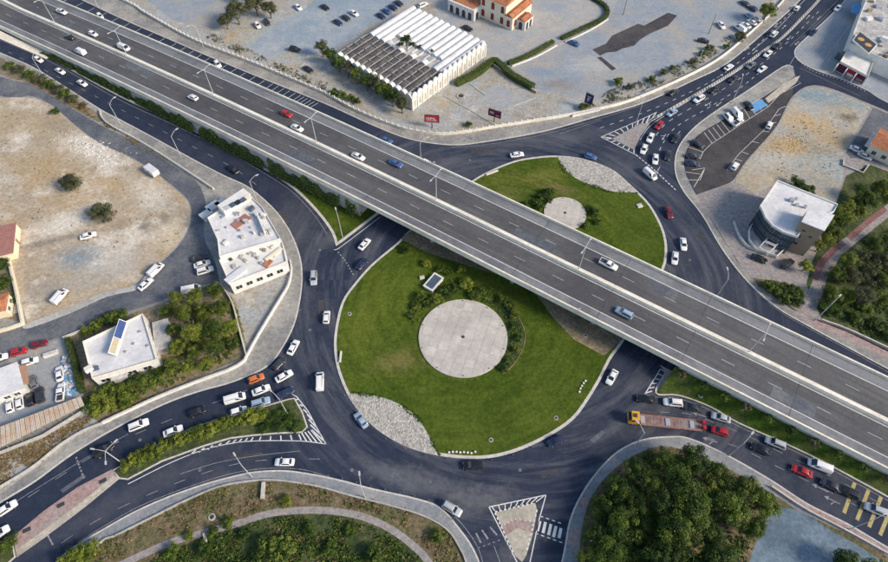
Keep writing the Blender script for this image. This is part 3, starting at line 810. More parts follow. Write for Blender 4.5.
# lower left road
line([(-60, 30), (0, 56), (34, 71), (68, 92), (101, 113), (150, 139), (190, 161), (222, 178), (243, 189)], .14, 'paint_worn')
line([(-40, 22), (0, 40), (51, 62), (118, 99), (176, 126), (230, 153), (254, 167), (280, 183), (297, 196), (315, 216), (327, 234)], .14, 'paint_worn')
dashed([(-60, 20), (0, 48), (60, 78), (118, 108), (176, 138), (230, 166), (258, 186)], 2.2, 4.5)
line([(271, 208), (286, 232), (296, 255), (298, 276), (296, 298), (290, 323), (278, 346), (263, 363)], .14, 'paint_worn')
# green triangle tip
line([(334, 250), (342, 246), (380, 217)], .18)
# give-way line left
dashed([(338, 252), (346, 262), (354, 276)], .6, .5, .3, 'paint_worn')
# south-west arm
line([(326, 444), (317, 428), (308, 411), (297, 397), (292, 394)], .2, sm=False)
line([(326, 444), (300, 441), (254, 441), (228, 444), (203, 450), (170, 463), (128, 484)], .18)
strokes('hatching', rungs([(322, 443), (300, 440), (254, 440.5), (228, 443.5), (190, 455)], [(311, 430), (298, 434.5), (256, 437), (232, 440), (196, 450)], 18), .28)
strokes('hatching', rungs([(324, 441), (312, 420), (298, 399)], [(312, 430), (307, 414), (296, 400)], 7), .28)
line([(-20, 528), (14, 503), (60, 474), (96, 452), (128, 434)], .12, 'paint_worn')
dashed([(0, 517), (30, 496), (70, 470), (110, 446), (150, 428), (200, 408), (240, 393), (270, 379)], 2.5, 3.5, .13)
dashed([(76, 457), (84, 479)], .5, .4, .35, 'paint_worn')
line([(300, 451), (262, 455), (220, 462), (180, 474)], .12, 'paint_worn')
dashed([(320, 459), (280, 459), (236, 464), (190, 478), (150, 494), (112, 512), (70, 537), (40, 560)], 2.5, 3.5, .13)
line([(330, 477), (305, 470), (281, 468), (254, 469.5), (230, 474), (203, 482), (169, 494), (135, 508.5), (101, 528), (80, 541)], .13, 'paint_worn')
line([(46, 532), (53, 545)], .3, 'paint_worn')
# south splitter lines
line([(489, 507), (546, 495)], .22)
line([(546, 495), (539, 520), (530, 562), (524, 590)], .22, sm=False)
line([(489, 507), (517, 562), (528, 590)], .22, sm=False)
strokes('hatching', rungs([(492, 507), (544, 496)], [(495, 511), (536, 502)], 9), .2)
dashed([(495, 512), (535, 502.6)], .5, .5, .3, 'paint', 'kerb_mark', ZB + .012, sp)
dashed([(495, 513), (514, 555)], .5, .5, .3, 'paint', 'kerb_mark', ZB + .012, sp)
dashed([(537, 510), (526, 554)], .5, .5, .3, 'paint', 'kerb_mark', ZB + .012, sp)
strokes('pink_band_edge', rungs([(501, 526), (515, 519), (534, 522)], [(502, 526), (516, 519), (535, 522)], 9), .25, 'paint', ZB + .014, sp)
for i, (a, b) in enumerate([((540, 521), (537.5, 531)), ((545.5, 522), (543, 533)), ((551, 524), (548.5, 535)), ((556, 526), (553.5, 537)), ((561, 528), (559, 538))]):
    strokes('zebra_stripe', [(a, b)], .62, 'paint')
dashed([(540, 516), (566, 525)], .7, .6, .18, 'paint', 'crossing_dash')
dashed([(535, 533), (563, 543)], .7, .6, .18, 'paint', 'crossing_dash')
dashed([(598, 473), (584, 493), (575, 514), (569, 535), (565, 558)], .8, .8, .2, 'paint', 'edge_dash')
for a, b in [((476, 533), (481, 543)), ((482, 530), (488, 539)), ((490, 527), (497, 535))]:
    strokes('approach_bar', [(a, b)], .35, 'paint_worn')
dashed([(478, 548), (500, 540)], .5, .6, .16, 'paint_worn', 'crossing_dash')
line([(494, 546), (503, 570)], .14, 'paint_worn')
line([(442, 505), (462, 524), (478, 548), (486, 575)], .13, 'paint_worn')
# lower right road
line([(645, 394), (660.5, 369)], .22)
line([(645, 394), (655, 397), (678, 398.5), (709, 409.5), (739, 426.5), (780, 444.5), (820, 463.5), (861, 485.5), (888, 500.5)], .13, 'paint_worn')
strokes('hatching', rungs([(646, 393), (661, 369)], [(652, 391), (665, 372)], 6), .25)
dashed([(660, 412), (690, 414), (715, 423), (750, 437), (790, 457), (830, 476), (888, 508)], 2.2, 3.0, .13)
dashed([(705, 437), (740, 448), (780, 468), (820, 487), (880, 518)], 2.2, 3.0, .13)
line([(600, 474), (620, 456), (643, 444), (670, 441), (688, 443), (724, 459), (768, 484), (805, 508), (845, 528), (888, 552)], .13, 'paint_worn')
for a, b in [((855, 482), (844, 513)), ((869, 489), (857, 520)), ((881, 497), (869, 527)), ((893, 504), (880, 535))]:
    strokes('rumble_stripe', [(a, b)], .75, 'paint_yellow')
# north-east arm
line([(601, 137), (636, 155)], .2)
line([(601, 137), (640, 120), (657, 112)], .2)
strokes('hatching', rungs([(603, 137), (656, 113)], [(611, 138), (650, 121)], 10), .3)
strokes('hatching', rungs([(606, 139), (634, 153)], [(612, 138.5), (634, 149)], 6), .3)
dashed([(636, 155), (652, 168), (664, 179), (678, 192)], .8, .5, .3, 'paint', 'give_way_dash')
mbk = MB().ribbon(S([(646, 123), (657, 117), (692, 97), (719, 81), (742, 66.5), (765, 50), (783, 37), (804, 16), (819, 0), (850, -35)]), .95, .15, 0, 0).build('road_divider', M['kerb'])
tag(mbk, 'long white kerbed lane divider curving up the road at upper right', 'divider')
strokes('divider_stripes', [(a, b) for a, b in rungs([(648, 121.5), (657, 116), (692, 96), (719, 80), (742, 65.5), (765, 49), (783, 36), (804, 15), (819, -1)], [(648, 123), (657, 118), (692, 98), (719, 82), (742, 67.5), (765, 51), (783, 38), (804, 17), (819, 1)], 90)], .28, 'dark_metal', .155, mbk)
line([(640, 140), (650, 126), (672, 111), (700, 94), (730, 76), (756, 58)], .13)
dashed([(646, 152), (655, 137), (668, 122), (700, 103), (730, 85), (760, 65), (790, 40), (820, 10)], 2.0, 2.5, .14, 'paint')
dashed([(655, 165), (662, 145), (676, 127), (708, 108), (740, 88), (765, 68)], 1.6, 2.0, .14, 'paint')
dashed([(600, 128), (640, 114), (680, 97), (715, 79), (745, 57), (775, 28), (797, 6)], 1.6, 2.2, .14, 'paint')
line([(752, 51), (775, 31), (797, 8), (812, -8)], .12)
line([(800, 40), (826, 16), (846, -4)], .12, 'paint_worn')
line([(790, 46), (812, 26), (838, 0)], .12, 'paint_worn')
def arrow(px, d, L=3.2, kind='s'):
    c = P(*px).to_2d(); e = P(px[0] + d[0], px[1] + d[1]).to_2d()
    u = (e - c).normalized(); n = V2(-u.y, u.x)
    mb = MB()
    mb.ribbon([c - u * L / 2, c + u * (L / 2 - .9)], .22, ZP)
    tip = c + u * L / 2; b = c + u * (L / 2 - .95)
    mb.add([(*(b + n * .5), ZP), (*(b - n * .5), ZP), (*tip, ZP)], [(0, 1, 2)])
    if kind in ('l', 'r'):
        sg = 1 if kind == 'l' else -1
        q = c - u * .3
        mb.ribbon(cr([q - u * .5, q + n * sg * .5, q + n * sg * 1.1 + u * .35], 4), .22, ZP + .004)
    mb.build('lane_arrow', M['paint_dash' if px[1] < 300 else 'paint_worn'], ROAD)
for px, d, k in [((664, 137), (-6, 9), 'r'), ((708, 104), (-10, 6), 'l'), ((719, 104), (-9, 7), 's'), ((678, 134), (-6, 8), 's'), ((712, 72), (10, -6), 's'), ((720, 76), (10, -6), 's'),
                 ((776, 25), (8, -8), 's'), ((784, 27), (8, -8), 's'), ((747, 49), (8, -6), 's'), ((755, 52), (8, -6), 's'), ((789, 38), (-8, 8), 's'), ((797, 43), (-8, 8), 'l'), ((819, 18), (-8, 8), 's'), ((808, 17), (8, -8), 's'),
                 ((710, 440), (-10, -3), 'l'), ((820, 488), (-10, -5), 's'), ((832, 500), (-10, -5), 'l'), ((700, 415), (-10, -3), 's'), ((658, 170), (-5, 8), 's')]:
    arrow(px, d, 3.4, k)
# east parking lot bays
bA = [(761, 99), (740, 111), (720, 123), (704, 132.5)]
bB = [(768, 107), (746, 121), (728, 133), (712, 143)]
strokes('parking_bay_lines', rungs(bA, bB, 12), .14)
line([(793, 80), (768, 107), (746, 121), (728, 133), (711, 144), (703, 152)], .12, sm=False)
strokes('parking_bay_lines', [((688, 147), (703, 152)), ((686, 156), (700, 159)), ((685, 165), (700, 166)), ((686, 172), (700, 174)), ((688, 180), (700, 180)), ((705, 168), (700, 180)), ((705, 168), (692, 170)), ((700, 159), (703, 152)), ((694, 187), (705, 168))], .14)
line([(793, 78), (801, 83), (784, 92)], .12, sm=False)
cA = [(786, 106), (773, 128), (745, 158), (734, 171)]
cB = [(779, 109), (766, 128), (738, 155), (727, 170)]
strokes('parking_bay_lines', rungs(cA, cB, 9), .14)
line(cB, .12, sm=False)
sheet('blue_parking_bay', W([(745, 104), (757, 97), (768, 105), (754, 113)]), .016, 'paint_blue', ROAD)
slab('paved_spur', W([(765, 99), (783, 84), (795, 77.5), (800, 76), (796, 83), (774, 99), (768, 103)]), ZB + .04, 0, 'beige', 'kerb')
# side street upper right and pavement studs
line([(800, 68), (830, 82), (860, 96)], .12, 'paint_worn')
dashed([(797, 60), (812, 71), (842, 81), (866, 92)], .5, .7, .3, 'concrete', 'pavement_stud', ZB + .03, neb)
line([(852, 22), (826, 58)], .35, 'concrete', z=ZB + .02, parent=neb)
line([(838, 46), (827, 62)], .35, 'concrete', z=ZB + .02, parent=neb)
line([(868, 116), (848, 150)], .15, 'paint_worn', z=ZB + .03)
# slip marks on the north loop
line([(452, 147.5), (484, 145), (541, 135), (592, 121), (640, 106)], .12, 'paint_worn')
line([(560, 134), (601, 120)], .12, 'paint_worn')
line([(684, 187), (704, 218), (724, 252), (748, 283), (778, 310), (812, 330), (849, 350), (888, 372)], .12, 'paint_worn')
# boulders/bollards along pavements are added with street furniture

# repair patches and covers in the carriageway
for k, q in enumerate([[(392, 472), (408, 476), (406, 481), (390, 477)], [(318, 300), (324, 300), (324, 318), (319, 318)], [(230, 456), (262, 452), (262, 455), (231, 459)], [(590, 440), (602, 430), (605, 433), (594, 443)], [(470, 150), (498, 147), (498, 150), (470, 153)], [(700, 232), (706, 240), (704, 243), (697, 235)], [(150, 150), (176, 163), (174, 166), (148, 153)], [(640, 410), (660, 412), (660, 415), (640, 413)], [(540, 475), (556, 468), (558, 471), (543, 478)], [(60, 490), (84, 474), (86, 477), (63, 493)], [(745, 440), (768, 450), (766, 453), (743, 443)], [(280, 210), (290, 222), (287, 224), (278, 212)]]):
    sheet('repair_patch', W(q), .010, 'asphalt_old' if k % 3 == 0 else 'asphalt_brown', ROAD)
for (x, y) in [(352, 470), (310, 330), (430, 482), (590, 425), (520, 470), (470, 160), (640, 185), (690, 260), (250, 182), (120, 105), (200, 470), (140, 440), (700, 425), (790, 470), (660, 150), (720, 92), (545, 540), (760, 295), (320, 250), (300, 310)]:
    c_ = P(x, y); MB().prism(ring(c_, .42, 14), None, .012).build('road_cover', M['dark_metal' if (x + y) % 2 else 'asphalt_old'], ROAD)
# =================================================================== VEGETATION
def leaf_mesh(name, c, nrm, size, tint, m):
    n = len(c)
    rnd = RNG.normal(size=(n, 3))
    t = np.cross(nrm, rnd); t /= np.linalg.norm(t, axis=1)[:, None] + 1e-9
    b = np.cross(nrm, t)
    hs = (size * .5)[:, None]
    v = np.empty((n, 4, 3))
    bend = nrm * hs * .25
    v[:, 0] = c - t * hs * 1.15; v[:, 1] = c - b * hs * .8 - bend; v[:, 2] = c + t * hs * 1.15; v[:, 3] = c + b * hs * .8 - bend
    me = bpy.data.meshes.new(name)
    me.vertices.add(n * 4); me.vertices.foreach_set('co', v.reshape(-1))
    me.loops.add(n * 4); me.loops.foreach_set('vertex_index', np.arange(n * 4, dtype=np.int32))
    me.polygons.add(n)
    me.polygons.foreach_set('loop_start', np.arange(0, n * 4, 4, dtype=np.int32))
    me.polygons.foreach_set('loop_total', np.full(n, 4, dtype=np.int32))
    at = me.attributes.new('tint', 'FLOAT', 'FACE')
    at.data.foreach_set('value', tint.astype(np.float32))
    if m is not None:
        me.materials.append(m)
    me.update(); me.validate()
    return me

def unit(v):
    return v / (np.linalg.norm(v, axis=1)[:, None] + 1e-9)

def crown_mesh(name, clumps=70, per=60, leaf=.085, cr_=.27, flat=.8, rough=.18):
    """unit crown: radius about 1, centred at origin"""
    d = unit(RNG.normal(size=(clumps, 3))); d[:, 2] = np.where(d[:, 2] < -.35, -d[:, 2], d[:, 2])
    rad = .74 * (1 + RNG.normal(size=clumps) * rough)
    inner = RNG.random(clumps) < .22
    rad = np.where(inner, rad * RNG.uniform(.2, .7, clumps), rad)
    cc = d * rad[:, None] * np.array([1, 1, flat])
    ctint = RNG.uniform(.0, .55, clumps)
    crr = cr_ * RNG.uniform(.65, 1.3, clumps)
    P_, N_, T_, Z_ = [], [], [], []
    for i in range(clumps):
        u = unit(RNG.normal(size=(per, 3)))
        u[:, 2] = np.where(u[:, 2] < -.3, -u[:, 2], u[:, 2])
        r = crr[i] * RNG.uniform(.55, 1.08, per)[:, None]
        P_.append(cc[i] + u * r * np.array([1, 1, .8]))
        N_.append(unit(u + np.array([0, 0, .5]) + RNG.normal(size=(per, 3)) * .45))
        T_.append(ctint[i] + RNG.uniform(0, .28, per))
        Z_.append(leaf * RNG.uniform(.6, 1.4, per))
    return leaf_mesh(name, np.concatenate(P_), np.concatenate(N_), np.concatenate(Z_), np.concatenate(T_), M['leaf_mid'])

CROWN = [crown_mesh('crown', 58, 95, .078, .31, .8, .2) for _ in range(6)]
BUSH = [crown_mesh('crown', 34, 46, .16, .36, .75, .22) for _ in range(4)]
TALL = [crown_mesh('crown', 46, 60, .11, .32, 1.0, .2) for _ in range(3)]

def trunk_mesh(k):
    rs = random.Random(50 + k)
    mb = MB()
    pts = [Vector((0, 0, -.02))]
    for i in range(1, 5):
        pts.append(Vector((rs.uniform(-.03, .03) * i, rs.uniform(-.03, .03) * i, .16 * i)))
    mb.path(pts, [.05, .044, .038, .034, .026], 8)
    for i in range(6):
        a = i * 1.05 + rs.random(); b = pts[2 + i % 3]
        e = b + Vector((math.cos(a) * rs.uniform(.2, .34), math.sin(a) * rs.uniform(.2, .34), rs.uniform(.16, .3)))
        mid = b.lerp(e, .5) + Vector((0, 0, -.03))
        mb.path([b, mid, e], [.022, .016, .007], 5)
    return mb.mesh('trunk', M['bark'])
TRUNK = [trunk_mesh(k) for k in range(4)]

def set_mat(o, m):
    o.material_slots[0].link = 'OBJECT'
    o.material_slots[0].material = m

def tree(label, cx, cy, r, h, m='leaf_mid', cat='tree', name='broadleaf_tree', group=None, kind=None, zs=1.0, gz=ZB):
    """crown centre seen at (cx, cy), crown radius r m, total height h m"""
    hc = h - r * .62 * zs
    b = P(cx, cy, hc)
    t = thing(name, label, cat, (b.x, b.y, gz), random.uniform(0, 6.28), group)
    tk = put('trunk', random.choice(TRUNK), t); th = max(.8, hc) / .64
    w = min(th, 4 + .5 * h); tk.scale = (w, w, th * .95)
    src = kind or (CROWN if r > 1.9 else BUSH)
    c = put('crown', random.choice(src), t, (0, 0, hc - gz), random.uniform(0, 6.28), (r * random.uniform(.92, 1.08), r * random.uniform(.92, 1.08), r * zs * random.uniform(.9, 1.1)))
    set_mat(c, M[m])
    return t

def shrub(label, cx, cy, r, m='leaf_mid', group=None, name='shrub', zs=.9, gz=ZB, cat='shrub'):
    b = P(cx, cy, r * .5)
    t = thing(name, label, cat, (b.x, b.y, gz), random.uniform(0, 6.28), group)
    MBs = SHRUB_STEM
    s = put('stems', MBs, t); s.scale = (r, r, r)
    c = put('foliage', random.choice(BUSH), t, (0, 0, r * .55), None, (r, r, r * zs))
    set_mat(c, M[m])
    return t
_sm = MB()
for i in range(6):
    a = i * 1.05
    _sm.tube((0, 0, -.05), (math.cos(a) * .35, math.sin(a) * .35, .55), .04, .015, 5)
SHRUB_STEM = _sm.mesh('stems', M['bark'])

ORD = ['first', 'second', 'third', 'fourth', 'fifth', 'sixth', 'seventh', 'eighth', 'ninth', 'tenth', 'eleventh', 'twelfth', 'thirteenth', 'fourteenth', 'fifteenth', 'sixteenth']
ROWN = ['back', 'second', 'third', 'fourth', 'fifth', 'sixth', 'front']
def grove(rows, what, where, group, hmul=2.1, mats=('leaf_mid',), **kw):
    for ri, row in enumerate(rows):
        rn = ROWN[ri] if ri < len(rows) - 1 else 'front'
        for i, (x, y, r) in enumerate(sorted(row)):
            tree('%s, %s from left, %s row %s' % (what, ORD[i], rn, where), x, y, r * random.uniform(.78, 1.08), max(2.2, r * hmul * random.uniform(.7, 1.3)), random.choice(mats), group=group, **kw)

# big dark grove, lower right
grove([
    [(667, 462, 3.2), (692, 459, 3.6), (716, 475, 3.2)],
    [(634, 470, 3.0), (650, 482, 3.4), (681, 484, 3.8), (708, 494, 3.4), (748, 489, 3.4)],
    [(618, 490, 3.2), (637, 504, 3.6), (663, 506, 4.0), (692, 512, 4.0), (730, 508, 3.6), (764, 504, 3.2)],
    [(604, 512, 3.0), (622, 525, 3.8), (648, 528, 4.0), (676, 536, 4.4), (706, 538, 4.2), (752, 527, 3.0)],
    [(598, 536, 3.0), (612, 553, 3.6), (636, 556, 4.0), (662, 562, 4.2), (690, 566, 4.4), (718, 562, 4.0)],
    [(588, 558, 2.6), (604, 578, 3.6), (632, 586, 4.0), (664, 592, 4.2), (700, 596, 4.2), (728, 588, 3.4)],
], 'dark green broadleaf tree', 'of the lower right grove', 'trees of the lower right grove', 1.9, ('leaf_dark', 'leaf_mid', 'leaf_dark'))
tree('lone dark tree at the bottom edge beside the blue grey gravel yard', 846, 562, 2.6, 5, 'leaf_dark')
tree('round dark tree at the bottom right behind the gravel yard', 874, 570, 2.4, 5, 'leaf_dark')
# yellow green garden trees behind the white flat roofed house
grove([
    [(176, 298, 2.2), (196, 296, 2.6), (214, 291, 2.2)],
    [(168, 312, 2.4), (184, 314, 2.8), (204, 312, 3.0), (222, 309, 2.4)],
    [(174, 330, 2.6), (193, 333, 3.0), (214, 330, 3.0), (229, 328, 2.2)],
    [(178, 348, 2.6), (196, 352, 2.8), (215, 348, 2.8), (232, 344, 2.0)],
    [(172, 366, 2.2), (188, 368, 2.4), (206, 364, 2.2)],
], 'bright yellow green garden tree', 'beside the flat roofed house', 'garden trees by the flat roofed house', 1.8, ('leaf_yellow', 'leaf_yellow', 'leaf_mid'))
for i, (x, y, r) in enumerate([(88, 404, 1.5), (100, 396, 1.7), (112, 390, 1.6), (124, 392, 1.9), (136, 382, 1.8), (148, 384, 1.9), (158, 376, 1.8), (96, 412, 1.4), (110, 405, 1.6), (128, 402, 1.5)]):
    shrub('leafy garden bush below the flat roofed house, %s from the left' % ORD[i], x, y, r * 1.25, random.choice(['leaf_yellow', 'leaf_mid']), 'bushes below the flat roofed house')
for i, (x, y, r) in enumerate([(88, 331, 1.6), (99, 325, 1.9), (110, 320, 2.0), (121, 316, 2.0)]):
    shrub('dark bush along the street behind the flat roofed house, %s from the left' % ORD[i], x, y, r, 'leaf_mid' if i else 'leaf_yellow', 'bushes along the street')
# bushes in the south-west median
for i, (x, y) in enumerate([(126, 466), (135, 460), (144, 456), (153, 452), (162, 447), (171, 444), (180, 440), (189, 437), (198, 433), (207, 431), (216, 428), (225, 424), (234, 422), (243, 419), (252, 417), (261, 414)]):
    shrub('yellow green bush in the planted median, %s from its pink paved end' % ORD[i], x, y, random.uniform(1.35, 2.1), 'leaf_yellow', 'bushes in the planted median', zs=random.uniform(.8, 1.2))
for i, (x, y) in enumerate([(2, 548), (10, 544), (-6, 556)]):
    shrub('bush in the median stub at the lower left corner, %s from the pink paving' % ORD[[1, 0, 2][i]], x, y, 1.6, 'leaf_mid', 'bushes in the median stub')
for i, (x, y) in enumerate([(272, 417), (284, 412), (290, 421), (278, 426), (266, 427), (296, 427)]):
    shrub(['low dark shrub in the median tip under the lamp arm', 'low dark shrub nearest the median nose by the dark blue car', 'low dark shrub near the right edge of the median tip', 'low dark shrub in the middle of the median tip', 'low dark shrub beside the last tall bush of the median', 'low dark shrub in the lower right corner of the median tip'][i], x, y, 1.5, 'leaf_dark', 'low shrubs in the median tip', zs=.4)
# hedge trees along the left edge of the slip road
for i, (x, y, r) in enumerate([(10, 67, 1.9), (20, 70, 2.0), (30, 75, 1.9), (40, 80, 2.0), (50, 85, 1.9), (58, 90, 2.0), (66, 95, 2.1), (73, 100, 1.8)]):
    shrub('olive green roadside bush beside the slip road at upper left, %s from the left' % ORD[i], x, y, r, 'leaf_olive' if i % 2 else 'leaf_mid', 'roadside bushes at upper left')
shrub('dry yellowish bush at the lower end of the roadside bushes', 84, 106, 1.3, 'leaf_dry', 'roadside bushes at upper left')
shrub('small dark bush below the roadside bushes by the dirt track', 55, 112, 1.4, 'leaf_mid')
tree('round dark tree standing alone in the upper dirt lot', 71, 183, 3.1, 4.6, 'leaf_olive')
tree('wide flat dark tree beside the white car in the dirt lot', 103, 214, 3.6, 4.4, 'leaf_olive')
tree('green garden tree by the cream wall at the left edge', 4, 283, 2.4, 4.2, 'leaf_mid')
tree('dark garden tree below the red roofed shed at the left edge', 3, 264, 1.8, 3.6, 'leaf_dark')
shrub('small bush in the garden beside the cream wall', 14, 300, 1.2, 'leaf_mid')
# top left trees
for (x, y, r, h, l) in [(236, 12, 4.4, 8.0, 'large bushy tree left of the two parked cars at the top'), (255, 4, 4.2, 7.5, 'large bushy tree at the top edge above the two parked cars'), (226, 22, 3.0, 5, 'smaller yellow green tree at the lower left of the bushy pair'), (269, 9, 3.2, 6, 'bushy tree right of the big pair at the top'), (246, -10, 4.2, 7.5, 'bushy tree cut off by the top edge behind the pair')]:
    tree(l, x, y, r, h, 'leaf_yellow' if r < 3 else 'leaf_olive')
for i, (x, y, r) in enumerate([(322, 48, 2.4), (330, 56, 2.4), (338, 63, 2.2), (347, 68, 2.2), (356, 75, 2.2), (366, 82, 2.2), (376, 85, 2.6), (384, 92, 2.8), (393, 98, 2.4), (402, 104, 2.0)]):
    tree('tree against the arched front of the vaulted hall, %s from the left' % ORD[i], x, y, r * 1.05, 5.6, ['leaf_olive', 'leaf_mid', 'leaf_dark'][i % 3], group='trees along the hall front', kind=TALL, zs=1.2)
for i, (x, y, r) in enumerate([(334, 93, 1.6), (342, 96, 1.7), (351, 99, 1.5), (357, 102, 1.3)]):
    shrub('dark shrub between the boundary wall and the hall, %s from the left' % ORD[i], x, y, r, 'leaf_dark', 'shrubs behind the boundary wall')
for i, (x, y, r) in enumerate([(618, 83, 1.8), (630, 88, 1.4), (651, 80, 1.4), (664, 73, 1.4), (672, 68, 1.1), (693, 62, 1.3), (702, 54, 1.4), (709, 49, 1.6), (726, 47, 1.2), (740, 37, 2.2)]):
    shrub('roadside shrub on the edge of the open lot at top, %s from the left' % ORD[i], x, y, r, ['leaf_mid', 'leaf_olive'][i % 2], 'shrubs along the open lot')
tree('big yellow green tree at the top beside the row of parked white cars', 768, 12, 3.4, 6.5, 'leaf_yellow')
shrub('small shrub by the dark blue billboard', 583, 108, 1.6, 'leaf_mid')
shrub('tiny shrub behind the boundary wall left of the maroon billboard', 469, 125, 1.2, 'leaf_mid')
# around the modern building at right
shrub('dark shrub behind the white roofed modern building', 797, 185, 2.6, 'leaf_dark', zs=.7)
shrub('dark shrub at the back corner of the white roofed modern building', 808, 190, 2.0, 'leaf_dark', zs=.7)
for i, (x, y, r) in enumerate([(768, 287, 1.8), (778, 291, 2.0), (788, 290, 2.0), (797, 293, 1.8), (784, 300, 1.8), (796, 303, 1.6)]):
    shrub('dark bush below the modern building, %s from the left' % ORD[[0, 1, 3, 5, 2, 4][i]], x, y, r, 'leaf_dark', 'bushes below the modern building')
# right-hand wood, both sides of the brick footpath
grove([
    [(862, 192, 2.6), (880, 188, 2.8), (898, 190, 3)],
    [(838, 211, 2.4), (848, 206, 2.6), (858, 203, 2.6), (870, 199, 2.6), (886, 196, 2.4)],
    [(828, 228, 2.2), (838, 222, 2.4), (848, 218, 2.4), (860, 212, 2.0)],
    [(820, 246, 1.9), (828, 240, 2.0), (838, 234, 1.8)],
], 'leafy tree', 'above the red brick footpath', 'trees above the footpath', 1.5, ('leaf_mid', 'leaf_yellow'))
grove([
    [(874, 246, 2.6), (892, 240, 2.8), (908, 238, 2.8)],
    [(848, 262, 2.6), (862, 258, 2.8), (882, 262, 2.8), (900, 260, 2.8)],
    [(836, 276, 2.6), (852, 278, 3.0), (870, 278, 3.0), (888, 280, 3.0), (906, 280, 2.8)],
    [(832, 294, 2.4), (846, 296, 2.6), (864, 296, 2.8), (884, 300, 2.8)],
], 'leafy green tree', 'below the red brick footpath', 'trees below the footpath', 1.6, ('leaf_mid', 'leaf_yellow', 'leaf_olive'))
for i, (x, y, r) in enumerate([(826, 306, 2.0), (836, 312, 1.8), (856, 318, 2.0), (876, 324, 2.2), (894, 334, 2.4), (866, 310, 1.8)]):
    shrub('low dark bush beside the pink pavement, %s from the left' % ORD[[0, 1, 2, 4, 5, 3][i]], x, y, r, 'leaf_dark', 'bushes along the pink pavement', zs=.6)
tree('small palm like tree at the lower corner of the modern building', 806, 266, 1.8, 3.6, 'leaf_yellow')
tree('tree at the right edge next to the orange roofed house', 884, 186, 2.0, 4.4, 'leaf_mid')

# bottom scrub
for i, (x, y, r) in enumerate([(80, 556, 2.2), (92, 552, 2.0), (70, 562, 2.2)]):
    shrub(['yellowish bush at the bottom edge where the lower road leaves the picture', 'yellowish bush at the right end of the bottom left bush pair', 'yellowish bush cut by the bottom edge at lower left'][i], x, y, r, 'leaf_yellow')
for i, (x, y, r, m) in enumerate([(228, 524, 1.3, 'leaf_yellow'), (189, 537, 1.0, 'leaf_yellow'), (286, 502, 1.3, 'leaf_yellow'), (270, 545, 2.4, 'leaf_mid'), (283, 553, 2.6, 'leaf_mid'), (262, 556, 2.2, 'leaf_mid'), (375, 555, 2.0, 'leaf_mid'), (437, 537, 1.4, 'leaf_mid'), (212, 532, 1.2, 'leaf_dark'), (172, 552, 1.6, 'leaf_dark'), (205, 548, 1.5, 'leaf_dark'), (330, 548, 1.5, 'leaf_dark'), (310, 530, 1.3, 'leaf_dark'), (245, 535, 1.3, 'leaf_dark'), (350, 532, 1.2, 'leaf_dark')]):
    shrub(['yellow bush just above the dirt path at bottom', 'small yellow bush above the left end of the dirt path', 'yellow bush beside the white concrete post at bottom', 'large green bush below the dirt path, left of the pair', 'large green bush cut off by the bottom edge', 'green bush left of the large pair at the bottom', 'green bush at the bottom near the right bend of the path', 'bush near the right end of the dirt path by the pavement', 'dark bush on the upper edge of the path by the broken slab', 'dark bush at the left end of the path', 'dark bush below the broken slab', 'dark bush at bottom centre of the low scrub', 'dark bush in the middle of the low scrub under the path crest', 'dark bush under the path left of the crest', 'dark bush under the right shoulder of the path'][i], x, y, r, m)

# island planting
ip = [(421, 297, 1.1), (428, 303, 1.0), (436, 299, 1.2), (446, 292, 1.3), (455, 289, 1.0), (466, 284, 1.4), (474, 296, 1.1), (482, 292, 1.0), (416, 306, .9), (412, 316, .8), (405, 250, 1.0), (426, 264, .9), (441, 270, .9), (448, 272, .8), (462, 270, .9), (503, 300, 1.0), (510, 306, .9), (515, 315, 1.0), (514, 326, .8), (518, 338, .8), (516, 350, .8), (509, 361, .8), (503, 369, .8)]
for i, (x, y, r) in enumerate(ip):
    lab = ('small shrub in the planting behind the large paved disc, %s from the left' % ORD[[3, 4, 5, 6, 7, 9, 10, 12, 2, 1][i]] if i < 10 else
           'small shrub by the overpass edge of the large lawn, %s from the left' % ORD[i - 10] if i < 15 else
           'small shrub in the curved bed right of the large disc, %s from the top' % ORD[i - 15])
    shrub(lab, x, y, r * 1.35, ['leaf_mid', 'leaf_dark', 'leaf_yellow'][i % 3], 'island shrubs', gz=.18)
for i, (x, y, r) in enumerate([(536, 203, 1.2), (541, 198, 1.4), (547, 193, 1.5), (540, 207, 1.2), (549, 201, 1.0), (590, 209, 1.2), (594, 214, 1.4), (597, 222, 1.1), (586, 226, 1.1), (525, 204, .8)]):
    shrub('dark shrub %s the small paved disc, %s of them from the left' % (('left of', ORD[[1, 3, 5, 2, 4][i]]) if i < 5 else ('right of', ORD[[1, 2, 3, 0][i - 5]]) if i < 9 else ('far left of', 'first')), x, y, r, 'leaf_dark', 'shrubs by the small disc', gz=.18, zs=1.0)

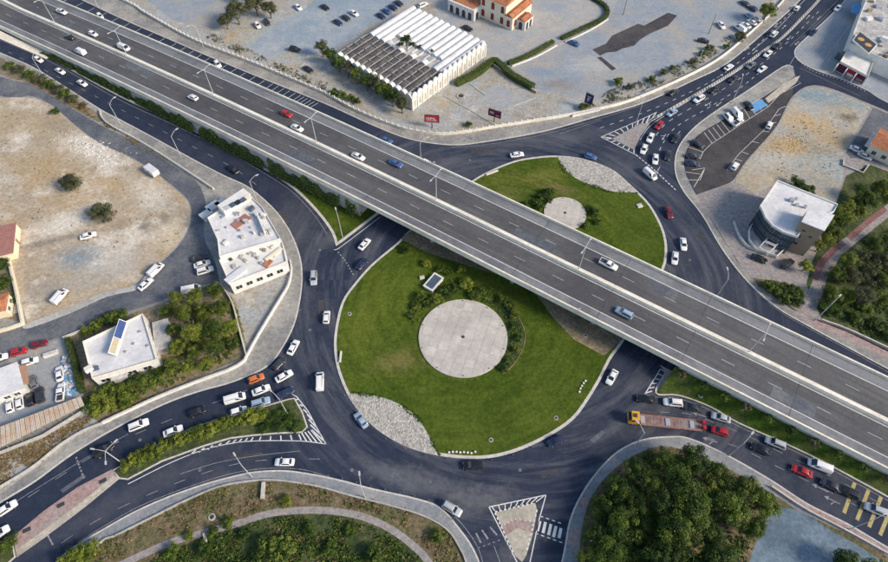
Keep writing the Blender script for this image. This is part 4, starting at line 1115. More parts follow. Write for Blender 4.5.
# scattered low growth, too small to count
PTHF = cr(pth, 4)
def scatter(name, label, poly, n, size, hgt, m, kindmat=None):
    pts = [q for q in rand_in(poly, n) if min((q - w_).length for w_ in PTHF) > 1.5 and math.sin(q.x * .55 + 1.7 * math.sin(q.y * .31)) + math.sin(q.y * .62 + 1.3 * math.sin(q.x * .27)) + random.gauss(0, .6) > -.35]
    c, N, Z, T = [], [], [], []
    for q in pts:
        k = random.randint(4, 9); rr = random.uniform(.5, 1.4) * hgt
        ti = random.uniform(0, .5)
        for _ in range(k):
            c.append((q.x + random.gauss(0, rr * .5), q.y + random.gauss(0, rr * .5), ZB + .05 + random.random() * rr * .7))
            N.append((random.gauss(0, .5), random.gauss(0, .5), 1)); Z.append(size * random.uniform(.6, 1.5)); T.append(ti + random.random() * .4)
    me = leaf_mesh(name, np.array(c), unit(np.array(N)), np.array(Z), np.array(T), M[m])
    o = put(name, me); o['kind'] = 'stuff'; o['label'] = label; o['category'] = 'ground cover'
    return o
scatter('dry_scrub', 'brown dry scrub between the lower pavement and the dirt path', SWI, 2600, .35, .5, 'leaf_dry')
scatter('green_scrub', 'low green scrub below the dirt path at bottom', S([(130, 600), (150, 566), (190, 547), (230, 530), (275, 517), (320, 513), (360, 518), (395, 536), (415, 555), (425, 580)]), 2600, .4, .8, 'leaf_dark')
scatter('green_weeds', 'scattered green weeds in the brown scrub at bottom', SWI, 900, .32, .5, 'leaf_mid')
scatter('wood_undergrowth', 'low undergrowth on the floor of the right hand wood', W([(884, 232), (960, 200), (960, 372), (888, 346), (847, 326), (828, 318), (828, 296), (842, 266), (862, 250)]), 2600, .4, .6, 'leaf_dark')
scatter('verge_weeds', 'dry weeds along the upper left boundary wall', W([(205, 38), (240, 54), (270, 67), (310, 85), (326, 92), (328, 84), (300, 72), (270, 60), (240, 46), (215, 34)]), 420, .3, .5, 'leaf_olive')
scatter('verge_grass', 'dry grass on the roadside verge below the yard with parked cars', W([(0, 454), (40, 440), (85, 416), (92, 420), (66, 444), (34, 468), (0, 490)]), 900, .3, .35, 'leaf_dry')
scatter('lot_weeds', 'sparse dry weeds over the left dirt lot', W([(0, 110), (50, 110), (100, 150), (150, 180), (180, 205), (182, 235), (150, 262), (60, 240), (0, 220)]), 160, .2, .3, 'leaf_olive')
scatter('lot_weeds', 'sparse dry weeds over the right dirt lot', W([(760, 160), (800, 110), (860, 112), (845, 150), (838, 190), (776, 176)]), 130, .2, .3, 'leaf_olive')
scatter('garden_litter', 'leaf litter and low plants under the garden trees', W([(166, 306), (216, 290), (236, 305), (243, 336), (240, 356), (180, 382), (100, 418), (96, 408), (160, 372)]), 1500, .35, .5, 'leaf_yellow')
scatter('verge_plants', 'low plants along the verge beside the dirt track at upper left', W([(5, 62), (40, 78), (75, 100), (108, 122), (140, 144), (168, 160), (166, 163), (138, 147), (100, 123), (60, 99), (20, 76)]), 700, .3, .4, 'leaf_dry')
scatter('roadside_weeds', 'weeds between the white wall and the open lot at top', W([(582, 110), (630, 98), (665, 84), (700, 66), (735, 42), (730, 36), (690, 60), (650, 78), (612, 90), (585, 102)]), 900, .32, .45, 'leaf_olive')
scatter('bed_plants', 'low dark plants in the beds round the large paved disc', S([(408, 318), (412, 300), (424, 290), (445, 282), (466, 278), (485, 286), (508, 300), (521, 322), (522, 345), (512, 362), (500, 372), (498, 364), (507, 350), (510, 334), (503, 316), (488, 303), (463, 298), (440, 302), (424, 314), (416, 326)], 3, True), 800, .3, .55, 'leaf_dark')
scatter('bed_plants', 'low dark plants in the beds round the small paved disc', S([(534, 208), (536, 196), (546, 189), (556, 192), (546, 200), (541, 212)], 3, True) , 260, .3, .6, 'leaf_dark')
scatter('bed_edge_plants', 'dark low plants along the inner edge of the lower pebble bed', S([(347, 392), (369, 393), (393, 399), (415, 412), (428, 430), (440, 453), (436, 453), (424, 432), (411, 416), (391, 403), (369, 397), (347, 395)], 3, True), 220, .25, .3, 'leaf_dark')
scatter('bed_edge_plants', 'dark low plants along the inner edge of the upper pebble bed', S([(558, 158), (566, 169), (580, 179), (597, 186), (616, 191), (638, 193.5), (616, 194), (595, 189.5), (576, 182), (562, 171), (555, 158)], 3, True), 200, .25, .3, 'leaf_dark')
scatter('grove_undergrowth', 'undergrowth between the trees of the lower right grove', W([(590, 540), (598, 498), (620, 470), (650, 452), (700, 458), (762, 490), (770, 512), (750, 540), (740, 575), (580, 590)]), 2500, .4, .7, 'leaf_dark')

# hedges (clipped, continuous)
def hedge(label, px, w, h, m='leaf_dark', dens=90, name='hedge', leaf=.24, z0=ZB, world=None):
    q = world or (S(px, 6) if len(px) > 2 else W(px))
    c, N, Z, T = [], [], [], []
    core = MB()
    for i in range(len(q) - 1):
        a, b = q[i], q[i + 1]
        L = (b - a).length
        u = (b - a).normalized() if L > 0 else V2(1, 0); nn = V2(-u.y, u.x)
        for _ in range(max(1, int(dens * L * (w + 2 * h) / 3))):
            t = random.random()
            p = a.lerp(b, t)
            per = random.random() * (w + 2 * h)
            if per < w:
                off, z, nv = per - w / 2, h, (0, 0, 1)
            else:
                sg = 1 if random.random() < .5 else -1
                off, z, nv = sg * w / 2, random.random() * h, (nn.x * sg, nn.y * sg, .3)
            jit = random.gauss(0, .09)
            c.append((p.x + nn.x * off + random.gauss(0, .07), p.y + nn.y * off + random.gauss(0, .07), z0 + z + jit))
            N.append((nv[0] + random.gauss(0, .4), nv[1] + random.gauss(0, .4), nv[2] + random.gauss(0, .3)))
            Z.append(leaf * random.uniform(.7, 1.4)); T.append(random.uniform(.05, .7))
    t = thing(name, label, 'hedge', (q[0].x, q[0].y, z0))
    off = (q[0].x, q[0].y, z0)
    me = leaf_mesh('foliage', np.array(c) - np.array(off), unit(np.array(N)), np.array(Z), np.array(T), M[m])
    put('foliage', me, t)
    MB().ribbon(q, w * .8, z0 + h * .9, 0, z0 - .02).build('woody_core', M['scrub_green'], t, off=off)
    return t
hedge('thick clipped hedge between the vaulted hall and the fenced lot', [(456, 86), (476, 76), (492, 64), (498, 66), (512, 78), (533, 90)], 2.4, 2.0, 'leaf_mid', 60)
hedge('long clipped hedge bordering the church plaza, left half', [(508, 65), (530, 56), (553, 43)], 1.6, 1.2, 'leaf_mid', 60)
hedge('long clipped hedge bordering the church plaza, right half curving to the top', [(561, 40), (585, 29), (603, 20), (607, 12), (600, 4), (580, -6)], 1.6, 1.2, 'leaf_mid', 60)
hedge('tall narrow hedge between the yard of parked cars and the flat roofed house', [(70, 341), (76, 360), (84, 393)], 1.3, 1.9, 'leaf_dark', 80)
# ivy wall beside the left approach of the overpass
ivq = [hw(s, .05).to_2d() for s in range(-70, 48, 3)]
def ivy():
    c, N, Z, T = [], [], [], []
    for _ in range(17000):
        s = random.uniform(-92, 48)
        top = max(1.0, zdeck(s) - 1.3)
        if top < .4: continue
        top *= .8 + .22 * math.sin(s * .47) + .14 * math.sin(s * 1.31 + 1)
        t = random.random()
        if math.sin(s * .21 + 2) + math.sin(s * .83) < -1.45: continue
        z = .13 + t * top
        out = .35 + (1 - t) * 1.0 + random.gauss(0, .15)
        q = hw(s, .75 - out)
        c.append((q.x, q.y, z)); N.append((-HN.x + random.gauss(0, .4), -HN.y + random.gauss(0, .4), .9)); Z.append(random.uniform(.25, .55)); T.append(random.uniform(0, .6) + .25 * (random.random() < .12))
    o = put('climbing_hedge', leaf_mesh('climbing_hedge', np.array(c), unit(np.array(N)), np.array(Z), np.array(T), M['leaf_mid']))
    tag(o, 'dark green climbing hedge covering the retaining wall of the left overpass approach', 'hedge')
ivy()
# shrubs on the embankment at the right
for i, s in enumerate(np.arange(146, 216, 5.2)):
    p = hw(float(s), -.3, -2.0)
    t = thing('embankment_shrub', 'dark shrub on the grass embankment at right, %s from the left' % ORD[i], 'shrub', tuple(p), float(i), 'shrubs on the right embankment')
    put('stems', SHRUB_STEM, t)
    c = put('foliage', BUSH[i % 4], t, (0, 0, .3), None, (1.1, 1.1, .9)); set_mat(c, M['leaf_dark'] if i % 3 else M['leaf_olive'])
# shrubs in the green triangle
for i, (x, y) in enumerate([(352, 206), (340, 200), (328, 193), (316, 187), (304, 181), (360, 212), (292, 175), (280, 168)]):
    shrub('shrub in the green triangle against the overpass wall, %s from the left' % ORD[[6, 5, 4, 3, 2, 7, 1, 0][i]], x, y, 1.1, 'leaf_dark', 'shrubs in the green triangle')

# palms
def palm(label, bx, by, h, gz):
    b = P(bx, by, gz)
    t = thing('palm_tree', label, 'palm', (b.x, b.y, gz))
    mb = MB(); mb.path([(0, 0, 0), (.1, .05, h * .5), (.15, 0, h)], [.22, .17, .15], 8); mb.build('trunk', M['bark'], t)
    for k in range(16):
        a = k * 2.4; el = .9 - 1.3 * (k / 16)
        mb = MB(); pts = []
        L = 2.3
        for j in range(6):
            f = j / 5
            pts.append(Vector((.15 + math.cos(a) * L * f * math.cos(el * (1 - f * .3)), math.sin(a) * L * f * math.cos(el * (1 - f * .3)), h + L * (math.sin(el) * f - .75 * f * f))))
        n = Vector((-math.sin(a), math.cos(a), 0))
        vs, fs = [], []
        for j, p in enumerate(pts):
            w = .42 * math.sin(math.pi * min(.97, .15 + j / 5.2))
            vs += [p + n * w - Vector((0, 0, w * .35)), p, p - n * w - Vector((0, 0, w * .35))]
        for j in range(5):
            fs += [(3 * j, 3 * j + 1, 3 * j + 4, 3 * j + 3), (3 * j + 1, 3 * j + 2, 3 * j + 5, 3 * j + 4)]
        mb.add(vs, fs); mb.build('frond', M['leaf_yellow'] if k % 2 else M['leaf_mid'], t)
    return t
# =================================================================== VEHICLES
def body_loft(st, nx=.0):
    mb = MB(); k = 10
    for (x, w, z0, z1) in st:
        h = z1 - z0
        mb.v += [(x, -w * .86, z0), (x, -w * .97, z0 + h * .18), (x, -w, z0 + h * .5), (x, -w * .985, z1 - h * .14), (x, -w * .88, z1 - .01), (x, w * .88, z1 - .01), (x, w * .985, z1 - h * .14), (x, w, z0 + h * .5), (x, w * .97, z0 + h * .18), (x, w * .86, z0)]
    n = len(st)
    # raise the centre line of the bonnet a little with an extra crown row
    for i in range(n - 1):
        for j in range(k):
            a, b = i * k + j, i * k + (j + 1) % k
            mb.f.append((a, a + k, b + k, b)); mb.m.append(0)
    mb.f.append(tuple(range(k))); mb.m.append(0)
    mb.f.append(tuple(range((n - 1) * k + k - 1, (n - 1) * k - 1, -1))); mb.m.append(0)
    return mb

def frustum(mb, b, t):
    (bx0, bx1, bw, bz), (tx0, tx1, tw, tz) = b, t
    vs = [(bx0, -bw, bz), (bx1, -bw * .93, bz), (bx1, bw * .93, bz), (bx0, bw, bz), (tx0, -tw, tz), (tx1, -tw, tz), (tx1, tw, tz), (tx0, tw, tz)]
    mb.add(vs, [(0, 1, 5, 4), (1, 2, 6, 5), (2, 3, 7, 6), (3, 0, 4, 7)])
    # roof: slightly domed
    c = ((tx0 + tx1) / 2, 0, tz + .05)
    mb.add([vs[4], vs[5], vs[6], vs[7], c], [(0, 1, 4), (1, 2, 4), (2, 3, 4), (3, 0, 4)])
    return vs

def glass(corners, a0, a1, b0, b1, nrm):
    """quad inside the face p00,p10,p11,p01 with fractions, lifted outward"""
    p00, p10, p11, p01 = [Vector(c) for c in corners]
    def at(u, v):
        return p00.lerp(p10, u).lerp(p01.lerp(p11, u), v)
    n = Vector(nrm).normalized() * .015
    q = [at(a0, b0) + n, at(a1, b0) + n, at(a1, b1) + n, at(a0, b1) + n]
    return MB().add(q, [(0, 1, 2, 3)])

def wheel_mesh(r, w):
    mb = MB(); n = 14
    mb.tube((0, -w / 2, 0), (0, w / 2, 0), r, r, n, 0)
    for s in (-1, 1):
        mb.tube((0, s * (w / 2), 0), (0, s * (w / 2 + .012), 0), r * .62, r * .58, 10, 1)
    return mb.mesh('wheel', [M['tyre'], M['rim']])
WHEEL = wheel_mesh(.32, .21)
WHEEL_V = wheel_mesh(.36, .24)
WHEEL_T = wheel_mesh(.5, .32)

KINDS = {
    'sedan': dict(st=[(-2.22, .66, .42, .80), (-2.12, .80, .30, .93), (-1.55, .87, .25, .97), (-.3, .885, .25, .95), (.95, .885, .25, .94), (1.65, .86, .26, .86), (2.08, .78, .30, .74), (2.22, .64, .40, .62)], b=(-1.75, 1.08, .80, .93), t=(-1.12, .22, .59, 1.42), wx=(-1.35, 1.35), wy=.78),
    'hatch': dict(st=[(-1.92, .70, .40, .85), (-1.84, .82, .30, .98), (-1.4, .865, .25, .99), (-.2, .87, .25, .96), (.85, .87, .25, .95), (1.5, .84, .26, .87), (1.86, .76, .30, .74), (1.98, .62, .40, .62)], b=(-1.84, 1.02, .79, .95), t=(-1.45, .25, .60, 1.48), wx=(-1.2, 1.22), wy=.76),
    'suv': dict(st=[(-2.22, .76, .48, .98), (-2.14, .88, .36, 1.12), (-1.5, .93, .32, 1.12), (-.2, .94, .32, 1.08), (.95, .94, .32, 1.07), (1.7, .91, .33, 1.0), (2.16, .84, .38, .86), (2.3, .70, .48, .72)], b=(-2.14, 1.12, .87, 1.07), t=(-1.85, .42, .68, 1.74), wx=(-1.38, 1.4), wy=.82),
    'van': dict(st=[(-2.5, .82, .46, 1.1), (-2.44, .94, .36, 1.16), (-1.5, .96, .32, 1.16), (.9, .96, .32, 1.14), (1.85, .94, .33, 1.1), (2.3, .88, .38, .98), (2.5, .72, .5, .8)], b=(-2.46, 1.95, .93, 1.12), t=(-2.36, 1.0, .82, 1.98), wx=(-1.55, 1.65), wy=.84),
    'pickup': dict(st=[(-2.55, .80, .48, .95), (-2.48, .90, .40, 1.03), (-1.5, .91, .34, 1.04), (-.2, .92, .34, 1.04), (.95, .92, .34, 1.05), (1.75, .89, .35, 1.0), (2.3, .82, .4, .86), (2.45, .68, .5, .72)], b=(-.72, 1.22, .86, 1.03), t=(-.5, .52, .66, 1.70), wx=(-1.6, 1.55), wy=.82),
}
def make_kind(k):
    d = KINDS[k]
    mb = body_loft(d['st'])
    v = frustum(mb, d['b'], d['t'])
    body = mb.mesh('body', M['white'])
    # smooth the lower shell slightly: bevel sharp edges
    bevel(body, .035, 2, 35)
    body.polygons.foreach_set('use_smooth', [True] * len(body.polygons))
    P_ = [('body', body, (0, 0, 0), 'paint')]
    P_.append(('windscreen', glass((v[1], v[2], v[6], v[5]), .05, .95, .06, .93, (1, 0, .8)).mesh('windscreen', M['glass']), (0, 0, 0), None))
    if k != 'van':
        P_.append(('rear_window', glass((v[3], v[0], v[4], v[7]), .07, .93, .14, .9, (-1, 0, .8)).mesh('rear_window', M['glass']), (0, 0, 0), None))
    s0 = .68 if k == 'van' else .07
    P_.append(('side_window', glass((v[0], v[1], v[5], v[4]), s0, .93, .12, .88, (0, -1, .3)).mesh('side_window', M['glass']), (0, 0, 0), None))
    P_.append(('side_window', glass((v[2], v[3], v[7], v[6]), .07, 1 - s0, .12, .88, (0, 1, .3)).mesh('side_window', M['glass']), (0, 0, 0), None))
    xf, xr = d['st'][-1][0], d['st'][0][0]
    wl = d['st'][-2][1]; zf = d['st'][-2][3]
    hl = MB().box(-.16, .05, -.17, .17, -.07, .07).mesh('headlight', M['headlight']); bevel(hl, .03)
    tl = MB().box(-.05, .08, -.15, .15, -.08, .08).mesh('tail_light', M['taillight']); bevel(tl, .02)
    zr = d['st'][1][3]
    for s in (-1, 1):
        P_.append(('headlight', hl, (xf - .12, s * wl * .74, zf - .10), None))
        P_.append(('tail_light', tl, (xr + .02, s * d['st'][0][1] * .82, zr - .22), None))
        for x in d['wx']:
            P_.append(('wheel', WHEEL_V if k in ('van', 'suv', 'pickup') else WHEEL, (x, s * d['wy'], .36 if k in ('van', 'suv', 'pickup') else .32), None))
    if k == 'pickup':
        bed = MB().box(-2.38, -.82, -.74, .74, 1.045, 1.05).mesh('load_bed', M['dark_metal'])
        P_.append(('load_bed', bed, (0, 0, 0), None))
        rail = MB().box(-2.40, -.76, -.06, .06, 1.03, 1.22).mesh('bed_side', M['white'])
        for s in (-1, 1):
            P_.append(('bed_side', rail, (0, s * .80, 0), 'paint'))
        P_.append(('tailgate', MB().box(-2.5, -2.402, -.86, .86, 1.03, 1.22).mesh('tailgate', M['white']), (0, 0, 0), 'paint'))
    if k in ('van', 'suv'):
        tx0, tx1, tw, tz = d['t']
        rr = MB().box(tx0 + .2, tx1 - .15, -.025, .025, tz + .02, tz + .09).mesh('roof_rail', M['dark_metal'])
        for s in (-1, 1):
            P_.append(('roof_rail', rr, (0, s * tw * .86, 0), None))
    bx1, bw, bz = d['b'][1], d['b'][2], d['b'][3]
    mr = MB().box(-.09, .09, -.09, .09, 0, .13).mesh('mirror', M['white'])
    for s in (-1, 1):
        P_.append(('mirror', mr, (bx1 - .33, s * (bw + .11), bz + .03), 'paint'))
    return P_
LIB = {k: make_kind(k) for k in KINDS}
def place_car(kind, colour, loc, rz, label, group=None, pitch=0.0, cat=None):
    nm = {'sedan': 'car', 'hatch': 'car', 'suv': 'car', 'van': 'van', 'pickup': 'pickup_truck'}[kind]
    t = thing(nm, label, cat or nm.replace('_truck', ''), loc, rz, group)
    if pitch:
        t.rotation_euler = (0, pitch, rz)
    for (pn, me, l, mm) in LIB[kind]:
        o = put(pn, me, t, l)
        if mm == 'paint':
            set_mat(o, car_paint(colour))
    return t
def car(kind, colour, x, y, dx, dy, label, group=None, z=.02, hc=.7):
    a = P(x, y, z + hc); b = P(x + dx, y + dy, z + hc)
    return place_car(kind, colour, (a.x, a.y, z), math.atan2(b.y - a.y, b.x - a.x), label, group)
def hwcar(kind, colour, x, y, label, rev=False):
    s, n = hw_of(x, y + 1.5)
    p = hw(s, n, .004); q = hw(s + 1, n)
    sl = q.z - p.z
    rz = HW_ANG + (math.pi if rev else 0)
    place_car(kind, colour, tuple(p), rz, label, 'vehicles on the highway', (sl if rev else -sl))
Z = ZB + .02
G1, G2, G3, G4 = 'traffic on the roundabout and its arms', 'parked cars', 'queue on the upper right arm', 'traffic on the lower right road'
hwcar('pickup', 'white', 63, 12, 'white pickup near the top left corner of the overpass')
hwcar('hatch', 'white', 94, 34, 'white hatchback on the far highway lanes just before the white van')
hwcar('van', 'white', 125, 48, 'white van on the far highway lanes at upper left')
hwcar('hatch', 'red', 287, 114, 'red car on the far lanes of the overpass')
hwcar('sedan', 'white', 297.5, 128, 'white saloon just below the red car on the overpass')
hwcar('sedan', 'white', 358.5, 156.5, 'white saloon left of the blue car on the overpass')
hwcar('sedan', 'blue', 396, 163.5, 'dark blue saloon on the far lanes of the overpass')
hwcar('pickup', 'white', 608, 264.5, 'white pickup on the far highway lanes above the paved lawn disc side')
hwcar('sedan', 'black', 71, 37, 'black saloon on the near highway lanes at upper left', True)
hwcar('van', 'white', 81.5, 52, 'white van on the near highway lanes at upper left', True)
hwcar('hatch', 'white', 193.5, 97.5, 'white hatchback alone on the near highway lanes', True)
hwcar('suv', 'bluegrey', 623.5, 313, 'pale blue estate car on the near highway lanes right of centre', True)
C = car
# north service road
C('hatch', 'white', 217.5, 64, 6, 7, 'white car parked in a bay behind the far overpass parapet', G2)
C('hatch', 'white', 100, 16, 6, 7, 'white car half hidden in a bay behind the parapet at upper left', G2)
C('sedan', 'blue', 386, 140, 10, 4, 'blue car on the service road behind the overpass parapet', G1)
C('hatch', 'white', 427, 163, 10, 5, 'white car just emerging from behind the overpass parapet', G1)
# north loop
C('sedan', 'white', 517, 154.5, 10, -1.5, 'white saloon rounding the top of the roundabout above the lawn', G1)
C('hatch', 'blue', 590.5, 156.5, 10, 3, 'bright blue car beside the upper pebble bed', G1)
C('van', 'white', 650, 174.5, 8, 7, 'white van on the roundabout right of the upper pebble bed', G1)
C('sedan', 'maroon', 669, 212, 3, 9, 'dark red car on the right side of the roundabout', G1)
C('sedan', 'white', 683.5, 244, 1, 9, 'white car on the right side of the roundabout, the outer of two', G1)
C('sedan', 'white', 675, 258, -1, 9, 'white car on the right side of the roundabout, the inner of two', G1)
# upper right queue
C('sedan', 'bluegrey', 672, 112.5, -9, 6, 'pale blue car in the queue just behind the red car', G3)
C('hatch', 'red', 659, 125, -6, 7, 'red car in the queue at the upper right splitter', G3)
C('sedan', 'white', 650.5, 137.5, -4, 8, 'white car in the queue directly ahead of the red car', G3)
C('sedan', 'white', 644, 149, -3, 8, 'white car first in the queue beside the splitter island', G3)
C('sedan', 'white', 655.5, 159, -1, 9, 'white car waiting at the give way line in the middle lane', G3)
C('sedan', 'dark', 676, 138, -5, 8, 'dark car in the outer lane beside the curved pavement, the rear one', G3)
C('sedan', 'dark', 668, 155, -2, 9, 'dark car in the outer lane beside the curved pavement, the front one', G3)
C('suv', 'white', 699, 99, -10, 6, 'white car approaching the queue along the lane divider', G3)
C('sedan', 'black', 714, 89.5, -10, 6, 'black car just behind the white one along the lane divider', G3)
C('sedan', 'dark', 734, 79, -10, 6, 'dark car midway up the right hand arm', G3)
C('sedan', 'grey', 751, 65, -10, 7, 'grey car coming down the right hand arm beside the divider', G3)
C('sedan', 'white', 762, 69, -10, 7, 'white car beside the grey one near the pavement tip', G3)
C('sedan', 'white', 768, 53.5, -9, 8, 'white car hugging the divider right of the grey car', G3)
C('sedan', 'dark', 777.5, 45.5, -9, 8, 'dark car behind the white car hugging the divider', G3)
C('sedan', 'white', 838, 8, -8, 8, 'white car with dark glass at the top of the right hand arm', G3)
C('sedan', 'navy', 813.5, 32, -8, 8, 'navy car near the top of the right hand arm', G3)
C('sedan', 'black', 673.5, 92, 10, -5, 'black car climbing away on the far side of the divider', G3)
C('sedan', 'white', 729, 67, 9, -6, 'white car climbing away, beyond the black one', G3)
C('suv', 'white', 774, 34, 8, -8, 'white car climbing away near the row of parked white cars', G3)
C('hatch', 'white', 797, 8, 7, -9, 'white car at the top edge of the upper right road', G3)
# east parking
C('sedan', 'black', 749, 105.5, 7, 8, 'black car parked on the blue bay', G2)
C('van', 'white', 737, 114, 7, 8, 'white van parked next to the black car on the blue bay', G2)
C('suv', 'white', 729, 118.5, 7, 8, 'white car parked left of the white van in the right hand car park', G2)
C('pickup', 'white', 738, 122, 9, -6, 'white pickup parked across the bays in the right hand car park', G2)
C('sedan', 'dark', 697.5, 143.5, 9, 5, 'dark car in the corner bay of the right hand car park', G2)
C('sedan', 'dark', 693, 156, 10, 1, 'dark car parked second from the corner bay', G2)
C('sedan', 'navy', 692.5, 163.5, 10, 1, 'navy car parked third from the corner bay', G2)
C('hatch', 'white', 735, 166, 6, -8, 'white car in the striped bays beside the right dirt lot, lower one', G2)
C('hatch', 'white', 769.5, 125, 5, -9, 'white car in the striped bays beside the right dirt lot, upper one', G2)
C('sedan', 'white', 857, 149.5, 9, 4, 'white car parked in the small yard at the right edge', G2)
C('sedan', 'silver', 865, 156, 9, 4, 'silver car parked in the small yard at the right edge', G2)
C('sedan', 'black', 759.5, 258.5, 10, 4, 'black car parked before the glazed modern building', G2, Z)
C('suv', 'dark', 787.5, 263.5, 9, -6, 'dark car parked against the brown tower of the modern building', G2, Z)
# top lots
C('sedan', 'black', 703.5, 40.5, 10, 2, 'black car alone in the open lot at top right', G2, Z)
C('sedan', 'white', 721.5, 25, 6, 8, 'white car beside the lamp mast in the open lot', G2, Z)
for i, (x, y) in enumerate([(740, 28.5), (746, 25), (752, 22), (757, 18.5)]):
    C(['van', 'sedan', 'sedan', 'hatch'][i], 'white', x, y, -7, -5, 'white vehicle in the slanted row beside the upper right road, %s from the left' % ORD[i], G2, Z)
C('hatch', 'bluegrey', 749, 15.5, -7, -5, 'pale car parked behind the slanted white row', G2, Z)
C('sedan', 'dark', 745, 3, -7, -5, 'dark car at the top edge left of the big yellow green tree', G2, Z)
C('sedan', 'navy', 753, 8, -7, -5, 'navy car beside the big yellow green tree', G2, Z)
C('sedan', 'black', 467.5, 28, 9, 4, 'black car parked between the vaulted hall and the church', G2, Z)
C('sedan', 'blue', 574.5, 43, 9, 4, 'blue car standing in the gap of the plaza hedge', G2, Z)
C('hatch', 'white', 257.5, 25, 5, 7, 'white car parked under the bushy trees at top left', G2, Z)
C('hatch', 'dark', 267, 22, 5, 7, 'dark car parked under the bushy trees at top left', G2, Z)
C('sedan', 'white', 298, 7, 6, 6, 'white car at the upper edge of the top left car park', G2, Z)
C('sedan', 'black', 325, 7, 8, 5, 'black car alone near the top of the top left car park', G2, Z)
C('suv', 'black', 295, 49.5, 10, 2, 'black car at the lower end of the top left car park', G2, Z)
C('sedan', 'black', 308, 69, 9, 5, 'black car on the gravel behind the boundary wall', G2, Z)
for i, (x, y, c) in enumerate([(338, 22, 'navy'), (346, 17.5, 'dark'), (354, 13, 'white')]):
    C('sedan', c, x, y, 8, 5, ['navy', 'dark', 'white'][i] + ' car in the short row in the middle of the top left car park', G2, Z)
for i, (x, y, c) in enumerate([(381, 15.5, 'navy'), (387, 11, 'blue'), (393, 7, 'navy'), (399, 3, 'dark')]):
    C('sedan', c, x, y, 8, 5, 'dark blue car in the row beside the vaulted hall, %s from the left' % ORD[i], G2, Z)
C('suv', 'white', 423, 5, 8, -4, 'white car at the top corner behind the vaulted hall', G2, Z)
# left roads
C('hatch', 'white', 38.5, 59.5, 9, 5, 'white car under the lamp arm on the slip road at upper left', G1)
C('sedan', 'white', 60, 71, 9, 5, 'white car on the slip road at upper left, middle of three', G1)
C('sedan', 'white', 82, 83, 9, 5, 'white car on the slip road at upper left, lowest of three', G1)
C('hatch', 'black', 233.5, 169.5, 9, 6, 'black car on the slip road above the white cluttered building', G1)
C('sedan', 'white', 364.5, 244, 7, -8, 'white car heading under the overpass on the left', G1)
C('sedan', 'navy', 362, 263.5, 7, -8, 'navy car beside the lawn edge heading under the overpass', G1)
C('suv', 'silver', 313.7, 278, 0, 10, 'silver car beside the left pavement of the roundabout, heading down', G1)
C('hatch', 'white', 326.5, 317, 1, -10, 'white car at the left edge of the large lawn', G1)
C('sedan', 'white', 293.2, 347.3, 5, -9, 'white car joining the roundabout beside the left pavement', G1)
C('hatch', 'dark', 279, 363.5, 7, -7, 'dark car near the kerb at the head of the lower left queue', G1)
C('sedan', 'white', 284, 376, 9, -5, 'white car at the head of the lower left queue', G1)
C('hatch', 'orange', 256, 378.5, 10, -4, 'orange car in the lower left queue', G1)
C('sedan', 'white', 261, 390, 10, -4, 'white car under the lamp arm in the lower left queue', G1)
C('sedan', 'navy', 285, 393, 10, -5, 'navy car against the median nose', G1)
C('van', 'white', 235, 398.5, 10, -3, 'large white van in the lower left queue', G1)
C('suv', 'bluegrey', 260.5, 402.5, 10, -3, 'pale blue car beside the median bushes in the lower left queue', G1)
C('hatch', 'white', 238.5, 411, 10, -3, 'white car below the large white van', G1)
C('hatch', 'black', 197, 411.5, 10, -4, 'black car left of the large white van', G1)
C('sedan', 'white', 173, 431, 10, -4, 'white car half hidden behind the median bushes', G1)
C('suv', 'white', 138.5, 425, 10, -4, 'white car on the lower left arm below the garden bushes', G1)
C('suv', 'black', 103.5, 450.5, 9, -6, 'black car under the mast at the pink median end', G1)
C('sedan', 'white', 6, 508.5, 9, -6, 'white car at the left edge of the lower left arm', G1)
C('sedan', 'white', -2, 534, 9, -6, 'white car cut off at the left edge above the median stub', G1)
C('van', 'white', 320, 381.5, 0, -10, 'white van left of the lower pebble bed', G1)
C('sedan', 'bluegrey', 361, 420, -6, -8, 'pale blue car passing the lower pebble bed', G1)
C('sedan', 'white', 284.5, 462, -10, 0, 'white car leaving along the lower road at lower left', G1)
C('suv', 'black', 473, 465.5, -10, .5, 'black car below the large lawn at the bottom of the roundabout', G1)
C('hatch', 'navy', 555.5, 441, -9, 4, 'navy car at the lower right edge of the large lawn', G1)
C('sedan', 'white', 612, 377, -5, 9, 'white car coming out from under the overpass on the right', G1)
C('suv', 'silver', 452, 508.5, 8, 5, 'silver car entering the bottom exit road', G1)
# lower right
C('sedan', 'black', 646, 399, -10, -1, 'black car waiting ahead of the yellow truck at the verge tip', G4)
C('suv', 'white', 673, 402.5, -10, -1, 'white car behind the black one above the flatbed truck', G4)
C('sedan', 'dark', 692, 407, -10, -2, 'dark car between the white car and the silver car above the flatbed', G4)
C('sedan', 'silver', 721, 417.5, -10, -3, 'silver car beside the rear of the flatbed truck', G4)
C('hatch', 'red', 720, 431, -10, -3, 'red car right behind the flatbed truck', G4)
C('suv', 'silver', 775.5, 443, -10, -4, 'silver car along the grass verge right of the black car', G4)
C('sedan', 'black', 761, 449, -10, -4, 'black car left of the silver car on the lower right road', G4)
C('van', 'white', 819.5, 466, -10, -4, 'white van along the grass verge at lower right', G4)
C('sedan', 'red', 802, 471, -10, -4, 'red car below the white van on the lower right road', G4)
C('sedan', 'dark', 831, 485, -10, -5, 'dark car just ahead of the yellow rumble stripes', G4)
C('suv', 'black', 848, 492, -10, -5, 'black car on the first yellow rumble stripe', G4)
C('suv', 'silver', 875.5, 509.5, -10, -4, 'silver car on the yellow rumble stripes at the right edge', G4)
